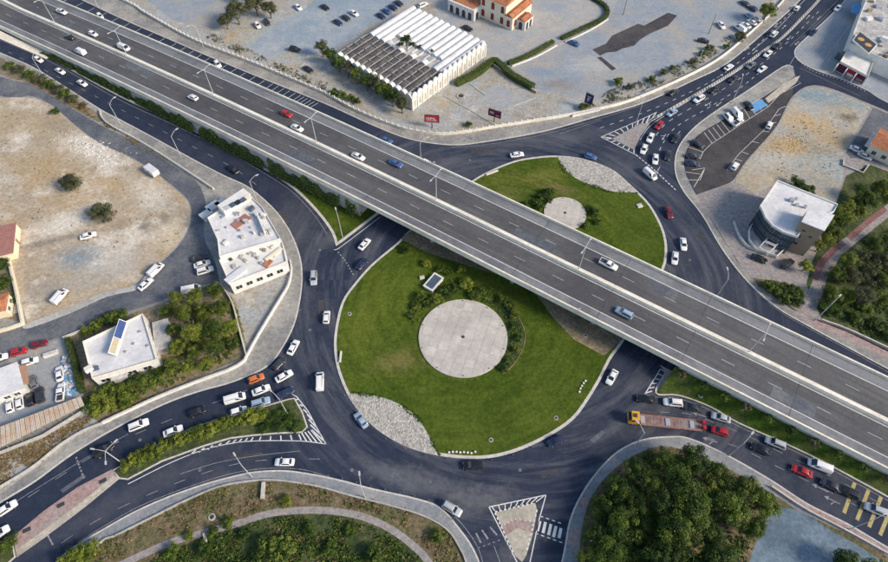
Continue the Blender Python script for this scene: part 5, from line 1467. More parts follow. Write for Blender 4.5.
# left lots
C('sedan', 'white', 88, 235.5, 10, -3, 'white car beside the flat dark tree in the dirt lot', G2, Z)
C('van', 'white', 60, 296.5, 7, -8, 'white van parked in the lower dirt lot', G2, Z)
C('sedan', 'white', 145.5, 284, 8, -7, 'white car parked at the street corner of the dirt lot, front one', G2, Z)
C('van', 'white', 156, 270, 8, -8, 'white van parked at the street corner of the dirt lot, rear one', G2, Z)
C('van', 'white', 191.5, 289.5, 10, -2, 'white van on the street beside the garden trees', G2, Z)
C('sedan', 'dark', 199.5, 257.5, 10, -3, 'dark car parked by the cluttered white building', G2, Z)
C('sedan', 'white', 202, 264, 10, -3, 'white car parked by the cluttered building, middle of three', G2, Z)
C('suv', 'white', 205, 270.5, 10, -3, 'white car parked by the cluttered building, nearest the street', G2, Z)
C('hatch', 'red', 18.5, 351.5, 10, -3, 'bright red car parked at the left street', G2, Z)
C('hatch', 'maroon', 39, 344, 10, -3, 'dark red car parked on the left street behind the bright red one', G2, Z)
C('sedan', 'white', -2, 358, 10, -3, 'white car cut off by the left edge on the street', G2, Z)
C('hatch', 'white', 29.5, 361.5, 10, -3, 'white car parked beside the small office in the yard', G2, Z)
C('sedan', 'white', 59.5, 373.5, -1, -10, 'white car with a dark roof of glass in the middle of the yard', G2, Z)
C('hatch', 'grey', 33.5, 382, -3, -10, 'grey car parked against the small office', G2, Z)
C('pickup', 'white', 61, 392, 1, -10, 'white pickup in the yard beside the blue scrap heap', G2, Z)
C('hatch', 'white', 10, 405.5, -1, -10, 'white car in the yard row by the metal shelter, leftmost', G2, Z)
C('hatch', 'white', 19.5, 402, -1, -10, 'white car in the yard row by the metal shelter, second', G2, Z)
C('hatch', 'black', 30, 399, -1, -10, 'black car in the yard row by the metal shelter, third', G2, Z)
C('suv', 'dark', 40, 395, -1, -10, 'dark car in the yard row by the metal shelter, fourth', G2, Z)

# ---- white site caravan on the dirt track
def caravan():
    b = P(152.5, 172, .8); t = thing('caravan', 'white box trailer parked beside the dirt track above the dirt lot', 'trailer', (b.x, b.y, Z), HW_ANG - .1)
    sh = MB().box(-2.4, 2.4, -1.15, 1.15, .5, 2.3).mesh('shell', M['roof_white']); bevel(sh, .18, 2)
    put('shell', sh, t)
    MB().box(-.5, .5, -1.165, -1.155, 1.2, 1.8).build('window', M['glass'], t)
    for s in (-1, 1):
        put('wheel', WHEEL, t, (-.1, s * 1.0, .32))
    MB().tube((2.4, 0, .5), (3.4, 0, .45), .05).build('tow_bar', M['dark_metal'], t)
caravan()

# ---- flatbed truck
def truck():
    a = P(633, 418.5, 1.2); b = P(703, 426, 1.0)
    rz = math.atan2(a.y - b.y, a.x - b.x)
    c = (a + b) / 2
    L = (a - b).length
    t = thing('flatbed_truck', 'yellow cab articulated truck pulling a long pinkish flatbed trailer', 'truck', (c.x, c.y, .02), rz)
    x1 = L / 2 + 1.2
    cab = MB().box(x1 - 2.4, x1, -1.2, 1.2, .75, 2.0).mesh('cab', M['white'])
    m2 = MB().box(x1 - 2.4, x1, -1.2, 1.2, .75, 2.0)
    m2.add([(x1 - 2.4, -1.2, 2.0), (x1 - .05, -1.2, 2.0), (x1 - .05, 1.2, 2.0), (x1 - 2.4, 1.2, 2.0), (x1 - 2.3, -1.1, 3.1), (x1 - .5, -1.1, 3.05), (x1 - .5, 1.1, 3.05), (x1 - 2.3, 1.1, 3.1)], [(4, 5, 6, 7), (0, 1, 5, 4), (1, 2, 6, 5), (2, 3, 7, 6), (3, 0, 4, 7)])
    me = m2.mesh('cab', car_paint('yellow')); bevel(me, .06, 2)
    put('cab', me, t)
    MB().add([(x1 - .03, -1.05, 2.05), (x1 - .03, 1.05, 2.05), (x1 - .46, 1.0, 2.95), (x1 - .46, -1.0, 2.95)], [(0, 1, 2, 3)]).build('windscreen', M['glass'], t).location = (.02, 0, 0)
    for s in (-1, 1):
        MB().add([(x1 - 1.3, s * 1.215, 2.05), (x1 - .25, s * 1.215, 2.05), (x1 - .55, s * 1.135, 2.8), (x1 - 1.3, s * 1.135, 2.8)], [(0, 1, 2, 3)]).build('side_window', M['glass'], t)
        MB().box(x1 - .02, x1 + .03, s * .85 - .2, s * .85 + .2, .95, 1.15).build('headlight', M['headlight'], t)
    hb = MB().box(x1 - 1.7, x1 - .9, -.45, .45, 3.1, 3.25).mesh('roof_hatch', M['dark_metal']); put('roof_hatch', hb, t)
    ch = MB().box(-L / 2 - .8, x1 - 2.5, -.45, .45, .7, 1.0); ch.build('chassis', M['dark_metal'], t)
    # timber deck boards of the trailer
    xs = -L / 2 + .2
    pk = mat('trailer_board', (.17, .10, .09), (.28, .18, .165), 1.4, (.26, .22, .21), .5, coords='pos')
    n = 9; x0 = -L / 2 + .4; x2 = x1 - 2.8
    for i in range(n):
        a0 = x0 + (x2 - x0) * i / n; a1 = x0 + (x2 - x0) * (i + 1) / n - .05
        MB().box(a0, a1, -1.25, 1.25, 1.02, 1.14 + .01 * (i % 2)).build('deck_board', pk, t)
    for s in (-1, 1):
        MB().box(x0, x2, s * 1.3 - .05, s * 1.3 + .05, .95, 1.24).build('deck_rail', M['brick_red'], t)
    for (px_, w_) in ((x2 - .6, 1.9), (x0 + (x2 - x0) * .55, 2.0), (x0 + 2.2, 2.0)):
        ld = MB().box(px_ - .5, px_ + .5, -.9, .9, 1.16, 1.34).mesh('deck_plate', M['steel']); bevel(ld, .05); put('deck_plate', ld, t).active_material
    for s in (-.7, .7):
        MB().box(x0 - .75, x0 - .05, s - .35, s + .35, 1.1, 2.1).build('loading_ramp', car_paint('red'), t)
    for x in (x1 - 1.2, x1 - 4.0, x0 + 1.2, x0 + 2.4, x0 + 3.6):
        for s in (-1, 1):
            put('wheel', WHEEL_T, t, (x, s * 1.0, .5))
truck()

# =================================================================== STREET LAMPS AND SIGNS
def lamp(label, bx, by, dx, dy, h=9.5, arm=2.2, z=ZB, group='single arm street lamps', head=True):
    b = P(bx, by, z); e = P(bx + dx, by + dy, z)
    rz = math.atan2(e.y - b.y, e.x - b.x)
    t = thing('street_lamp', label, 'street lamp', (b.x, b.y, z), rz, group)
    MB().tube((0, 0, 0), (0, 0, .35), .2, .17, 8).build('base', M['steel'], t)
    MB().path([(0, 0, .3), (0, 0, h * .5), (0, 0, h * .88)], [.11, .09, .07], 8).build('pole', M['lampwhite'], t)
    if arm:
        pts = [Vector((0, 0, h * .87))] + [Vector((arm * f, 0, h * .87 + h * .13 * math.sin(f * math.pi / 2))) for f in (.15, .35, .6, .85, 1)]
        MB().path(pts, [.07, .065, .06, .055, .05, .045], 6).build('arm', M['lampwhite'], t)
        hd = MB().box(arm - .1, arm + .85, -.19, .19, h - .09, h + .1).mesh('lamp_head', M['lampwhite']); bevel(hd, .06, 2); o = put('lamp_head', hd, t)
        MB().box(arm + .1, arm + .75, -.12, .12, h - .11, h - .095).build('lens', M['headlight'], o)
    return t
def double_lamp(label, s):
    p = hw(s, 12.5, .78)
    t = thing('highway_lamp', label, 'street lamp', tuple(p), HW_ANG + math.pi / 2, 'double arm lamps on the highway median')
    h = 9.6
    MB().path([(0, 0, -.1), (0, 0, h * .5), (0, 0, h)], [.12, .10, .08], 8).build('pole', M['lampwhite'], t)
    for sg in (-1, 1):
        MB().path([(0, 0, h - .05), (sg * 1.0, 0, h + .18), (sg * 2.2, 0, h + .3)], [.075, .065, .055], 6).build('arm', M['lampwhite'], t)
        hd = MB().box(-.45, .45, -.18, .18, -.09, .09).mesh('lamp_head', M['lampwhite']); bevel(hd, .05)
        put('lamp_head', hd, t, (sg * 2.5, 0, h + .32))
for i, s in enumerate([-103.5, -62.5, -19.5, 24.5, 68.2, 112.5, 157.2, 201, 245]):
    double_lamp('double arm lamp on the highway median, %s from the upper left end' % ORD[i], s)
for (bx, by, dx, dy, l) in [
    (45.5, 78.5, 9, -6, 'single arm lamp beside the slip road bushes at upper left'), (121, 125, 9, -6, 'single arm lamp on the slip road by the white wall end'),
    (181, 156.5, 9, -6, 'single arm lamp on the slip road above the white trailer'), (257, 201, 9, -4, 'single arm lamp at the corner of the cluttered white building'),
    (252, 477, -6, -10, 'single arm lamp on the lower left pavement by the white post'), (365.5, 498, -1, -10, 'single arm lamp at the bottom left of the roundabout'),
    (287, 413, -9, -8, 'single arm lamp in the dark median tip'), (342.5, 237, -3, -10, 'single arm lamp in the green triangle'),
    (634.5, 446, -7, -8, 'single arm lamp on the pavement around the grove'), (729, 455.5, 6, -8, 'single arm lamp between grove and lower right road'),
    (849, 529.5, 14, -8, 'single arm lamp at the lower right edge by the pink pavement'), (815, 320.5, 8, -8, 'single arm lamp at the foot of the red brick footpath'),
    (731.5, 103, 0, -10, 'single arm lamp on the curved pavement by the right hand car park'), (635, 126, -3, -10, 'single arm lamp on the upper right splitter island'),
    (203.5, 47, -8, 3, 'single arm lamp on the boundary wall at upper left'), (787, 70, 3, -9, 'single arm lamp on the pavement tip at upper right'),
    (421, 163, 10, -4, 'single arm lamp behind the far overpass parapet'), (716, 297, -3, -10, 'single arm lamp standing beyond the right hand overpass parapet'),
    (98, 7, 6, 6, 'single arm lamp at the top edge above the parking bays')]:
    lamp(l, bx, by, dx, dy)
for (bx, by, l, h) in [(473, 139, 'thin bare mast on the pavement left of the maroon billboard', 7), (533, 119, 'thin bare mast at the corner of the fenced lot', 8), (617.5, 101, 'thin bare mast by the shrubs of the open lot', 7), (623, 15, 'dark bare mast standing in the open lot near the patch', 8), (708.5, 33.5, 'dark bare mast beside the white car in the open lot', 8), (696, 68, 'thin bare mast by the weeds at the open lot edge', 7)]:
    b = P(bx, by, ZB); t = thing('light_mast', l, 'mast', (b.x, b.y, ZB))
    MB().path([(0, 0, -.05), (0, 0, h * .5), (0, 0, h)], [.13, .1, .07], 8).build('pole', M['dark_metal'] if 'dark' in l else M['lampwhite'], t)
    MB().box(-.35, .35, -.14, .14, h - .05, h + .12).build('floodlight', M['steel'], t)
# three arm mast by the pink median end
b = P(122, 463, ZB); t = thing('signal_mast', 'white mast with spreading arms at the pink end of the planted median', 'mast', (b.x, b.y, ZB), .9)
MB().path([(0, 0, 0), (0, 0, 5), (0, 0, 8.2)], [.14, .11, .09], 8).build('pole', M['lampwhite'], t)
for a in (0.0, 2.1, 4.2):
    MB().path([(0, 0, 8.1), (1.3 * math.cos(a), 1.3 * math.sin(a), 8.35), (2.5 * math.cos(a), 2.5 * math.sin(a), 8.4)], [.07, .06, .05], 6).build('arm', M['lampwhite'], t)
    hd = MB().obox((2.8 * math.cos(a), 2.8 * math.sin(a)), a, .42, .17, 8.32, 8.5).mesh('lamp_head', M['lampwhite']); put('lamp_head', hd, t)

def billboard(label, bx, by, w, h, z0, ang, face, marks, two=True):
    b = P(bx, by, ZB)
    t = thing('billboard', label, 'billboard', (b.x, b.y, ZB), ang)
    MB().tube((0, 0, -.05), (0, 0, z0 + .2), .18, .15, 8).build('post', M['dark_metal'], t)
    pn = MB().box(-w / 2, w / 2, -.14, .14, z0, z0 + h).mesh('panel', face); put('panel', pn, t)
    fr = MB(); fr.box(-w / 2 - .1, w / 2 + .1, -.2, .2, z0 - .12, z0 - .002); fr.box(-w / 2 - .1, w / 2 + .1, -.2, .2, z0 + h + .002, z0 + h + .12); fr.box(-w / 2 - .12, -w / 2 - .002, -.2, .2, z0, z0 + h); fr.box(w / 2 + .002, w / 2 + .12, -.2, .2, z0, z0 + h)
    fr.build('frame', M['dark_metal'], t)
    mb = MB()
    for (x0, x1, y0, y1) in marks:
        mb.add([(x0 * w - w / 2, -.147, z0 + y0 * h), (x1 * w - w / 2, -.147, z0 + y0 * h), (x1 * w - w / 2, -.147, z0 + y1 * h), (x0 * w - w / 2, -.147, z0 + y1 * h)], [(0, 1, 2, 3)])
    mb.build('print', M['white'], t)
glyph = [(.1, .14, .35, .7), (.19, .34, .62, .7), (.19, .23, .35, .6), (.30, .34, .35, .6), (.22, .31, .35, .42), (.39, .43, .35, .7), (.43, .52, .62, .7), (.43, .52, .48, .55), (.50, .53, .5, .66), (.57, .61, .35, .7), (.66, .70, .35, .7), (.70, .82, .35, .42), (.12, .85, .18, .24)]
billboard('red billboard with white lettering beside the vaulted hall', 432, 128, 4.6, 2.6, 2.6, -.1, mat('billboard_red', (.45, .03, .04)), glyph)
billboard('maroon and dark billboard with white print behind the boundary wall', 494, 122, 4.2, 2.4, 2.4, -.45, mat('billboard_maroon', (.14, .02, .05)), glyph[:6] + [(.62, .9, .2, .28)])
billboard('dark blue tall billboard with white print beside the upper road', 587, 108, 2.6, 3.4, 2.2, -.7, mat('billboard_navy', (.03, .02, .10)), [(.2, .8, .7, .76), (.3, .45, .35, .6), (.5, .7, .45, .52), (.2, .6, .2, .26)])

# boundary wall along the north pavement
nw = thing('boundary_wall', 'long low cream boundary wall along the pavement at the top', 'wall', (N_WALL[0].x, N_WALL[0].y, ZB))
off = (N_WALL[0].x, N_WALL[0].y, ZB)
MB().ribbon(N_WALL, .3, ZB + .95, 0, ZB - .02).build('wall_body', M['parapet'], nw, off=off)
MB().ribbon(N_WALL, .42, ZB + 1.05, 0, ZB + .953).build('coping', M['white'], nw, off=off)
acc = 0; last = N_WALL[0]
post = MB().box(-.11, .11, -.11, .11, 1.0, 1.75).mesh('fence_post', M['parapet'])
for q in N_WALL:
    pass
def walk(poly, step, t0=0.0):
    out = []; acc = t0
    for i in range(len(poly) - 1):
        a, b = poly[i], poly[i + 1]; L = (b - a).length
        while acc <= L:
            out.append((a.lerp(b, acc / L), math.atan2(b.y - a.y, b.x - a.x))); acc += step
        acc -= L
    return out
for q, a in walk(N_WALL, 2.2):
    s = (q - HA).dot(HD)
    if -200 < q.x < 40:
        put('fence_post', post, nw, (q.x - off[0], q.y - off[1], 0), a)
# white walls on the west side
def wall(label, px, h, w=.28, m='white', sm=True, name='garden_wall'):
    q = S(px, 4) if sm and len(px) > 2 else W(px)
    t = thing(name, label, 'wall', (q[0].x, q[0].y, ZB))
    off = (q[0].x, q[0].y, ZB)
    MB().ribbon(q, w, ZB + h, 0, ZB - .02).build('wall_body', M[m], t, off=off)
    MB().ribbon(q, w + .1, ZB + h + .09, 0, ZB + h + .002).build('coping', M['kerb'], t, off=off)
    return t
wall('white wall with painted marks along the garden and lower left arm', [(247, 358), (244, 363), (230, 371), (200, 382), (160, 398), (125, 414), (104, 424)], 1.1)
wall('white curved wall round the corner below the cluttered white building', [(291, 262), (292, 272), (289, 286), (281, 300), (270, 318), (258, 338), (247, 358)], 1.0)
wall('thin white wall between the bare plot and the garden trees', [(222, 286), (233, 304), (240, 330), (247, 356)], 1.0, .2)
wall('white wall between slip road pavement and dirt track at upper left', [(101, 112), (103, 119), (112, 127), (143, 144), (170, 161), (196, 178), (214, 190)], .9, .3, 'parapet')
wall('cream wall at the left side of the lower dirt lot', [(8, 250), (18, 290), (25, 325)], 1.6, .3, 'cream')
wall('cream wall along the street end of the left garden', [(25, 325), (10, 330), (-20, 338)], 1.2, .3, 'cream', False)
wall('pale concrete wall below the metal shelter', [(0, 455), (45, 437), (84, 413), (96, 407)], 1.0, .3, 'concrete', False)
wall('low white wall along the pavement at the lower left edge', [(0, 489), (34, 468), (60, 447), (84, 432), (104, 424)], .7, .3, 'concrete')
wall('low wall of the car park on the open lot hedge side', [(512, 67), (535, 58), (557, 46)], .5, .25, 'white')
wall('low white wall in front of the right plaza hedge', [(565, 43), (590, 31), (608, 20)], .5, .25, 'white')
wall('low white wall along the upper right road and open lot', [(572, 117.5), (600, 111)], .9, .25, 'white', False)
wall('thin pale wall round the fenced lot, right side', [(493, 66.5), (513, 80), (536, 94)], 1.0, .2, 'brown', False)
wall('low kerb wall on the small yard at the right edge', [(843, 160), (842, 166), (862, 174), (868, 166)], .5, .25, 'concrete', False)
wall('white curved forecourt wall of the modern building', [(733, 223), (738, 236), (745, 246), (754, 251)], .8, .2, 'white')
wall('retaining wall along the curved lower right pavement', [(770, 487), (805, 510), (845, 531), (888, 555)], .7, .25, 'concrete')
wall('low wall along the pink pavement at right', [(820, 321), (847, 331), (888, 350), (960, 384)], .8, .25, 'concrete')
# pavement bollards
bol = MB(); bol.tube((0, 0, -.02), (0, 0, .75), .09, .08, 8); bol.tube((0, 0, .75), (0, 0, .86), .1, .05, 8)
bol = bol.mesh('post', M['dark_metal'])
for px, l, k in (([(300, 470), (338, 478), (372, 487), (416, 497), (440, 506), (458, 526)], 'black bollard on the lower left roundabout kerb', 12), ([(345, 396), (368, 426), (400, 447), (440, 459), (490, 461), (530, 449), (560, 433)], 'black bollard on the kerb round the large lawn', 12), ([(600, 473), (585, 493), (573, 520)], 'black bollard on the pavement beside the grove', 6)):
    q = S(px, 6); tot = sum((q[i + 1] - q[i]).length for i in range(len(q) - 1))
    for i, (p, a) in enumerate(walk(q, tot / (k - .5), 0.01)[:k]):
        t = thing('bollard', '%s, %s from the left end' % (l, ORD[i]) if 'grove' not in l else '%s, %s from the top' % (l, ORD[i]), 'bollard', (p.x, p.y, ZB), 0, 'kerb bollards')
        put('post', bol, t)
        MB().tube((0, 0, .58), (0, 0, .68), .102, .102, 8).build('band', M['white'], t)
# small white manhole covers and slabs
def cover(label, x, y, r=.55, z=.2):
    b = P(x, y, z); t = thing('manhole_cover', label, 'manhole', (b.x, b.y, z))
    MB().tube((0, 0, -.05), (0, 0, .12), r, r * .95, 16).build('collar', M['concrete'], t)
    MB().tube((0, 0, .12), (0, 0, .15), r * .6, r * .58, 12).build('lid', M['dark_metal'], t)
cover('round white manhole at the left of the large lawn', 349.5, 314)
cover('round white manhole near the bottom edge of the large lawn', 491, 440)
cover('round white manhole at the lower right of the large lawn', 556, 418)
cover('round manhole in the bare earth under the overpass', 585.5, 335.5)
cover('round white manhole on the right embankment grass', 700.5, 396, .55, 1.0)
cover('round concrete manhole in the brown scrub at bottom', 212, 517, .8)
cover('round concrete well in the fenced lot', 461, 96, 1.6, .3)
def slab_thing(name, label, cat, x, y, l, w, h, ang, m='concrete', z=ZB):
    b = P(x, y, z); t = thing(name, label, cat, (b.x, b.y, z), ang)
    me = MB().box(-l / 2, l / 2, -w / 2, w / 2, -.03, h).mesh('block', M[m]); bevel(me, .04); put('block', me, t)
    me = MB().box(-l / 2 + .12, l / 2 - .12, -w / 2 + .12, w / 2 - .12, h, h + .05).mesh('cap', M['kerb']); put('cap', me, t)
slab_thing('concrete_post', 'white upright concrete slab beside the lower pavement', 'slab', 263.5, 491, 3.6, .8, .9, R(95))
slab_thing('concrete_slab', 'broken pale concrete slab lying across the dirt path', 'slab', 206, 541, 3.4, .7, .5, R(112))
slab_thing('utility_box', 'square white inspection box on the upper lawn', 'box', 639.5, 206, 1.6, 1.4, .35, .3, 'white', .2)
slab_thing('utility_box', 'small white box beside the kiosk on the large lawn', 'box', 422, 278, 1.3, 1.0, .5, .2, 'white', .2)
slab_thing('bench', 'white bench on the left edge of the large lawn', 'bench', 340.5, 357, .5, 3.0, .45, 0, 'white', .2)
slab_thing('bench', 'white low bench at the upper left of the far lawn', 'bench', 492, 173, 4.2, .5, .4, .45, 'white', .2)
for (x, y, ang_, n_, lb) in ((464, 452.5, -.02, 8, 'row of small white blocks along the bottom edge of the large lawn'), (583, 385, R(55), 5, 'row of small white blocks at the right edge of the large lawn')):
    b = P(x, y, .2); t = thing('marker_row', lb, 'marker blocks', (b.x, b.y, .18), ang_)
    for k_ in range(n_):
        me = MB().box(-.24, .24, -.2, .2, 0, .3 + .1 * (k_ % 2)).mesh('block', M['white']); bevel(me, .04); put('block', me, t, ((k_ - n_ / 2) * .85, random.uniform(-.15, .15), 0), random.uniform(-.3, .3))
# =================================================================== BUILDINGS
def frame(A, B, h):
    a, b = P(*A, h), P(*B, h)
    d = (b - a).to_2d()
    return (a.x, a.y, ZB), math.atan2(d.y, d.x), d.length
def local(loc, rz, px, z):
    p = P(*px, z).to_2d() - V2(loc[0], loc[1])
    c, s = math.cos(rz), math.sin(rz)
    return V2(p.x * c + p.y * s, -p.x * s + p.y * c)
def arch_panel(w, h, depth=.06, n=8):
    """flat arched pane in the xz plane facing -y, base centre at origin"""
    pts = [(-w / 2, 0), (w / 2, 0), (w / 2, h - w / 2)] + [(w / 2 * math.cos(math.pi * k / n), h - w / 2 + w / 2 * math.sin(math.pi * k / n)) for k in range(1, n)] + [(-w / 2, h - w / 2)]
    mb = MB(); m = len(pts)
    mb.v = [(x, -depth, z) for x, z in pts] + [(x, 0, z) for x, z in pts]
    mb.f = [tuple(range(m))] + [(i, i + m, (i + 1) % m + m, (i + 1) % m) for i in range(m)]
    mb.m = [0] * len(mb.f)
    return mb
def win(parent, me, loc, rz, name='window'):
    return put(name, me, parent, loc, rz)
WIN = {}
def rect_win(w, h, frame_m='white', glass_m='glass'):
    k = (w, h, frame_m, glass_m)
    if k not in WIN:
        g = MB().box(-w / 2, w / 2, -.03, 0, 0, h).mesh('pane', M[glass_m])
        f = MB()
        t = .09
        f.box(-w / 2 - t, w / 2 + t, -.08, 0, -t, -.001); f.box(-w / 2 - t, w / 2 + t, -.08, 0, h + .001, h + t)
        f.box(-w / 2 - t, -w / 2 - .001, -.08, 0, 0, h); f.box(w / 2 + .001, w / 2 + t, -.08, 0, 0, h)
        f.box(-.03, .03, -.06, -.031, 0, h)
        WIN[k] = (f.mesh('window', M[frame_m]), g)
    return WIN[k]
def add_win(parent, loc, rz, w, h, frame_m='white', glass_m='glass'):
    f, g = rect_win(w, h, frame_m, glass_m)
    o = put('window', f, parent, loc, rz)
    put('pane', g, o)
    return o
FACE = {'S': 0.0, 'E': math.pi / 2, 'N': math.pi, 'W': -math.pi / 2}     # local facing of a pane built facing -y

# ---- vaulted hall
loc, rz, LA = frame((336, 53), (412, 97), 5.6)
LB = local(loc, rz, (409, 4.5), 5.6).y
hall = thing('vaulted_hall', 'large white hall roofed with long parallel barrel vaults, front part dark', 'building', loc, rz)
HZ = 4.7; NV = 13; VW = LA / NV
MB().box(0, LA, 0, LB, 0, HZ).build('wall', M['white'], hall)
def vault(x0, x1, y0, y1, rise, m, name='roof_vault', n=8, z=HZ):
    mb = MB(); c = (x0 + x1) / 2; r = (x1 - x0) / 2
    for y in (y0, y1):
        for k in range(n + 1):
            a = math.pi * k / n
            mb.v.append((c + r * math.cos(a), y, z + .02 + rise * math.sin(a)))
    for k in range(n):
        mb.f.append((k, n + 1 + k, n + 2 + k, k + 1)); mb.m.append(0)
    mb.f.append(tuple(range(n + 1))); mb.m.append(0)
    mb.f.append(tuple(range(2 * n + 1, n, -1))); mb.m.append(0)
    return mb.build(name, M[m], hall)
for i in range(NV):
    x0, x1 = i * VW + .1, (i + 1) * VW - .1
    vault(x0, x1, -.25, 1.2, 1.25, 'white')
    MB().box(i * VW - .1, i * VW + .1, .0, LB, HZ + .03, HZ + .35).build('gutter', M['roof_white'], hall)
    y1 = LB * .40
    vault(x0, x1, 1.3, y1, .75, 'roof_dark')
    for q in range(1, 4):
        MB().box(x0, x1, 1.3 + (y1 - 1.3) * q / 4 - .06, 1.3 + (y1 - 1.3) * q / 4 + .06, HZ + .3, HZ + .82).build('roof_rib', M['roof_grey'], hall) if i % 2 == 0 else None
    if 3 <= i <= 10:
        if i % 2:
            vault(x0, x1, LB * .41, LB * .46, .9, 'white')
        vault(x0, x1, LB * .56, LB + .25, 1.15, 'roof_white')
    else:
        vault(x0, x1, LB * .41, LB + .25, 1.15, 'roof_white')
MB().box(3 * VW, 11 * VW, LB * .42, LB * .55, HZ + .005, HZ + .05).build('court_floor', M['roof_grey'], hall)
ap = arch_panel(1.5, 3.2).mesh('arched_window', M['cream'])
ag = arch_panel(1.15, 2.8, .07).mesh('pane', M['concrete'])
pil = MB().box(-.22, .22, -.3, -.002, 0, HZ + .3).mesh('pilaster', M['white'])
for i in range(NV):
    o = put('arched_window', ap, hall, (VW * (i + .5), 0, .6)); put('pane', ag, o)
for i in range(NV + 1):
    put('pilaster', pil, hall, (VW * i, 0, 0))
NB = 15; BW = LB / NB
for i in range(NB):
    o = put('arched_window', ap, hall, (LA, BW * (i + .5), .6), math.pi / 2); put('pane', ag, o)
    # scalloped top along the side
    sc = arch_panel(BW * .92, BW * .5 + .55, .35).mesh('arch_top', M['white']); put('arch_top', sc, hall, (LA - .3, BW * (i + .5), HZ - .05), math.pi / 2)
for i in range(NB + 1):
    put('pilaster', pil, hall, (LA, BW * i, 0), math.pi / 2)
pc = local(loc, rz, (409, 50), HZ)
palm('tall palm rising from the court in the roof of the vaulted hall', 407, 51, 5.5, HZ + .06)
for i, (x, y) in enumerate([(404, 47), (413, 52), (420, 55), (431, 59), (402, 52)]):
    shrub('green bush in the roof court of the vaulted hall, %s from the left' % ORD[[1, 2, 3, 4, 0][i]], x, y + 4, 1.0, 'leaf_dark', 'bushes in the roof court', gz=HZ + .05)

# ---- church
loc, rz, _ = frame((480, 17), (511.5, 30.5), 0)
ch = thing('church', 'cream church with orange tiled roofs and red arched windows at the top', 'church', loc, rz)
CL = local(loc, rz, (511.5, 30.5), 0).x
LX = 0.0
MB().box(LX, CL - 3.2, 0, 16, 0, 8.6).build('wall', M['cream'], ch)
MB().box(CL - 3.198, CL + .2, -.3, 13, 0, 5.0).build('side_aisle', M['cream'], ch)
MB().box(CL + .202, CL + 4.2, 2.5, 8, 0, 3.4).build('porch', M['white'], ch)
MB().box(LX - 12.5, LX - .002, -4.2, 4, 0, 4.4).build('arcade', M['white'], ch)
def roof(parent, x0, x1, y0, y1, z, rise, axis='x', ov=.4, name='roof'):
    x0 -= ov; x1 += ov; y0 -= ov; y1 += ov
    mb = MB()
    if axis == 'x':
        ym = (y0 + y1) / 2
        mb.add([(x0, y0, z), (x1, y0, z), (x1, y1, z), (x0, y1, z), (x0, ym, z + rise), (x1, ym, z + rise)], [(0, 1, 5, 4), (2, 3, 4, 5), (0, 4, 3), (1, 2, 5), (0, 3, 2, 1)])
    else:
        xm = (x0 + x1) / 2
        mb.add([(x0, y0, z), (x1, y0, z), (x1, y1, z), (x0, y1, z), (xm, y0, z + rise), (xm, y1, z + rise)], [(1, 2, 5, 4), (3, 0, 4, 5), (0, 1, 4), (2, 3, 5), (0, 3, 2, 1)])
    o = mb.build(name, M['tile'], parent)
    return o
def tiles(parent, x0, x1, y0, y1, z, rise, axis='x', ov=.4, step=.5):
    """ridged tile courses on a gable roof, joined"""
    r = roof(parent, x0, x1, y0, y1, z, rise, axis, ov)
    x0 -= ov; x1 += ov; y0 -= ov; y1 += ov
    mb = MB()
    if axis == 'x':
        x = x0
        ym = (y0 + y1) / 2
        while x < x1:
            for ya in (y0, y1):
                mb.tube((x, ya, z + .03), (x, ym, z + rise + .03), .09, .09, 5)
            x += step
    else:
        y = y0
        xm = (x0 + x1) / 2
        while y < y1:
            for xa in (x0, x1):
                mb.tube((xa, y, z + .03), (xm, y, z + rise + .03), .09, .09, 5)
            y += step
    o = mb.build('tile_ridges', M['tile'], r); o['kind'] = 'stuff'
    return r
tiles(ch, LX, CL - 3.2, 0, 16, 8.62, 2.6)
tiles(ch, CL - 3.0, CL + .2, -.1, 13, 5.02, 1.1, 'y')
tiles(ch, CL + .4, CL + 4.0, 2.7, 7.8, 3.42, .9, 'y', .2)
tiles(ch, LX - 12.0, LX - 1.0, -3.2, 3.6, 4.42, 1.3, 'x', .2)
aw = arch_panel(1.9, 3.2, .10).mesh('window', M['white']); ag2 = arch_panel(1.45, 2.75, .12).mesh('pane', mat('red_glazing', (.22, .03, .025), rough=.3))
xs = [LX + 1.3 + (CL - 5.0 - LX - 1.0) * k / 2.0 for k in range(3)]
put('arch_opening', arch_panel(1.6, 2.9, .06).mesh('arch_opening', M['dark_metal']), ch, (LX, -2.2, .1), math.pi / 2)
for z in (.8, 5.0):
    for x in xs:
        o = put('window', aw, ch, (x, 0, z)); put('pane', ag2, o, (0, 0, .12))
o = put('window', aw, ch, (CL - 1.5, -.3, .9)); put('pane', ag2, o, (0, 0, .12))
for y in (1.6, 5.0, 8.4):
    o = put('window', aw, ch, (CL + .2, y, .9), math.pi / 2); put('pane', ag2, o, (0, 0, .12))
ad = arch_panel(1.6, 2.9, .06).mesh('arch_opening', M['dark_metal'])
for k in range(4):
    put('arch_opening', ad, ch, (LX - 12.5 + 1.8 + k * 2.9, -4.2, .1))
put('arch_opening', ad, ch, (CL + 2.2, 2.5, .1))
put('arch_opening', ad, ch, (CL + 4.2, 4.0, .1), math.pi / 2); put('arch_opening', ad, ch, (CL + 4.2, 6.4, .1), math.pi / 2)

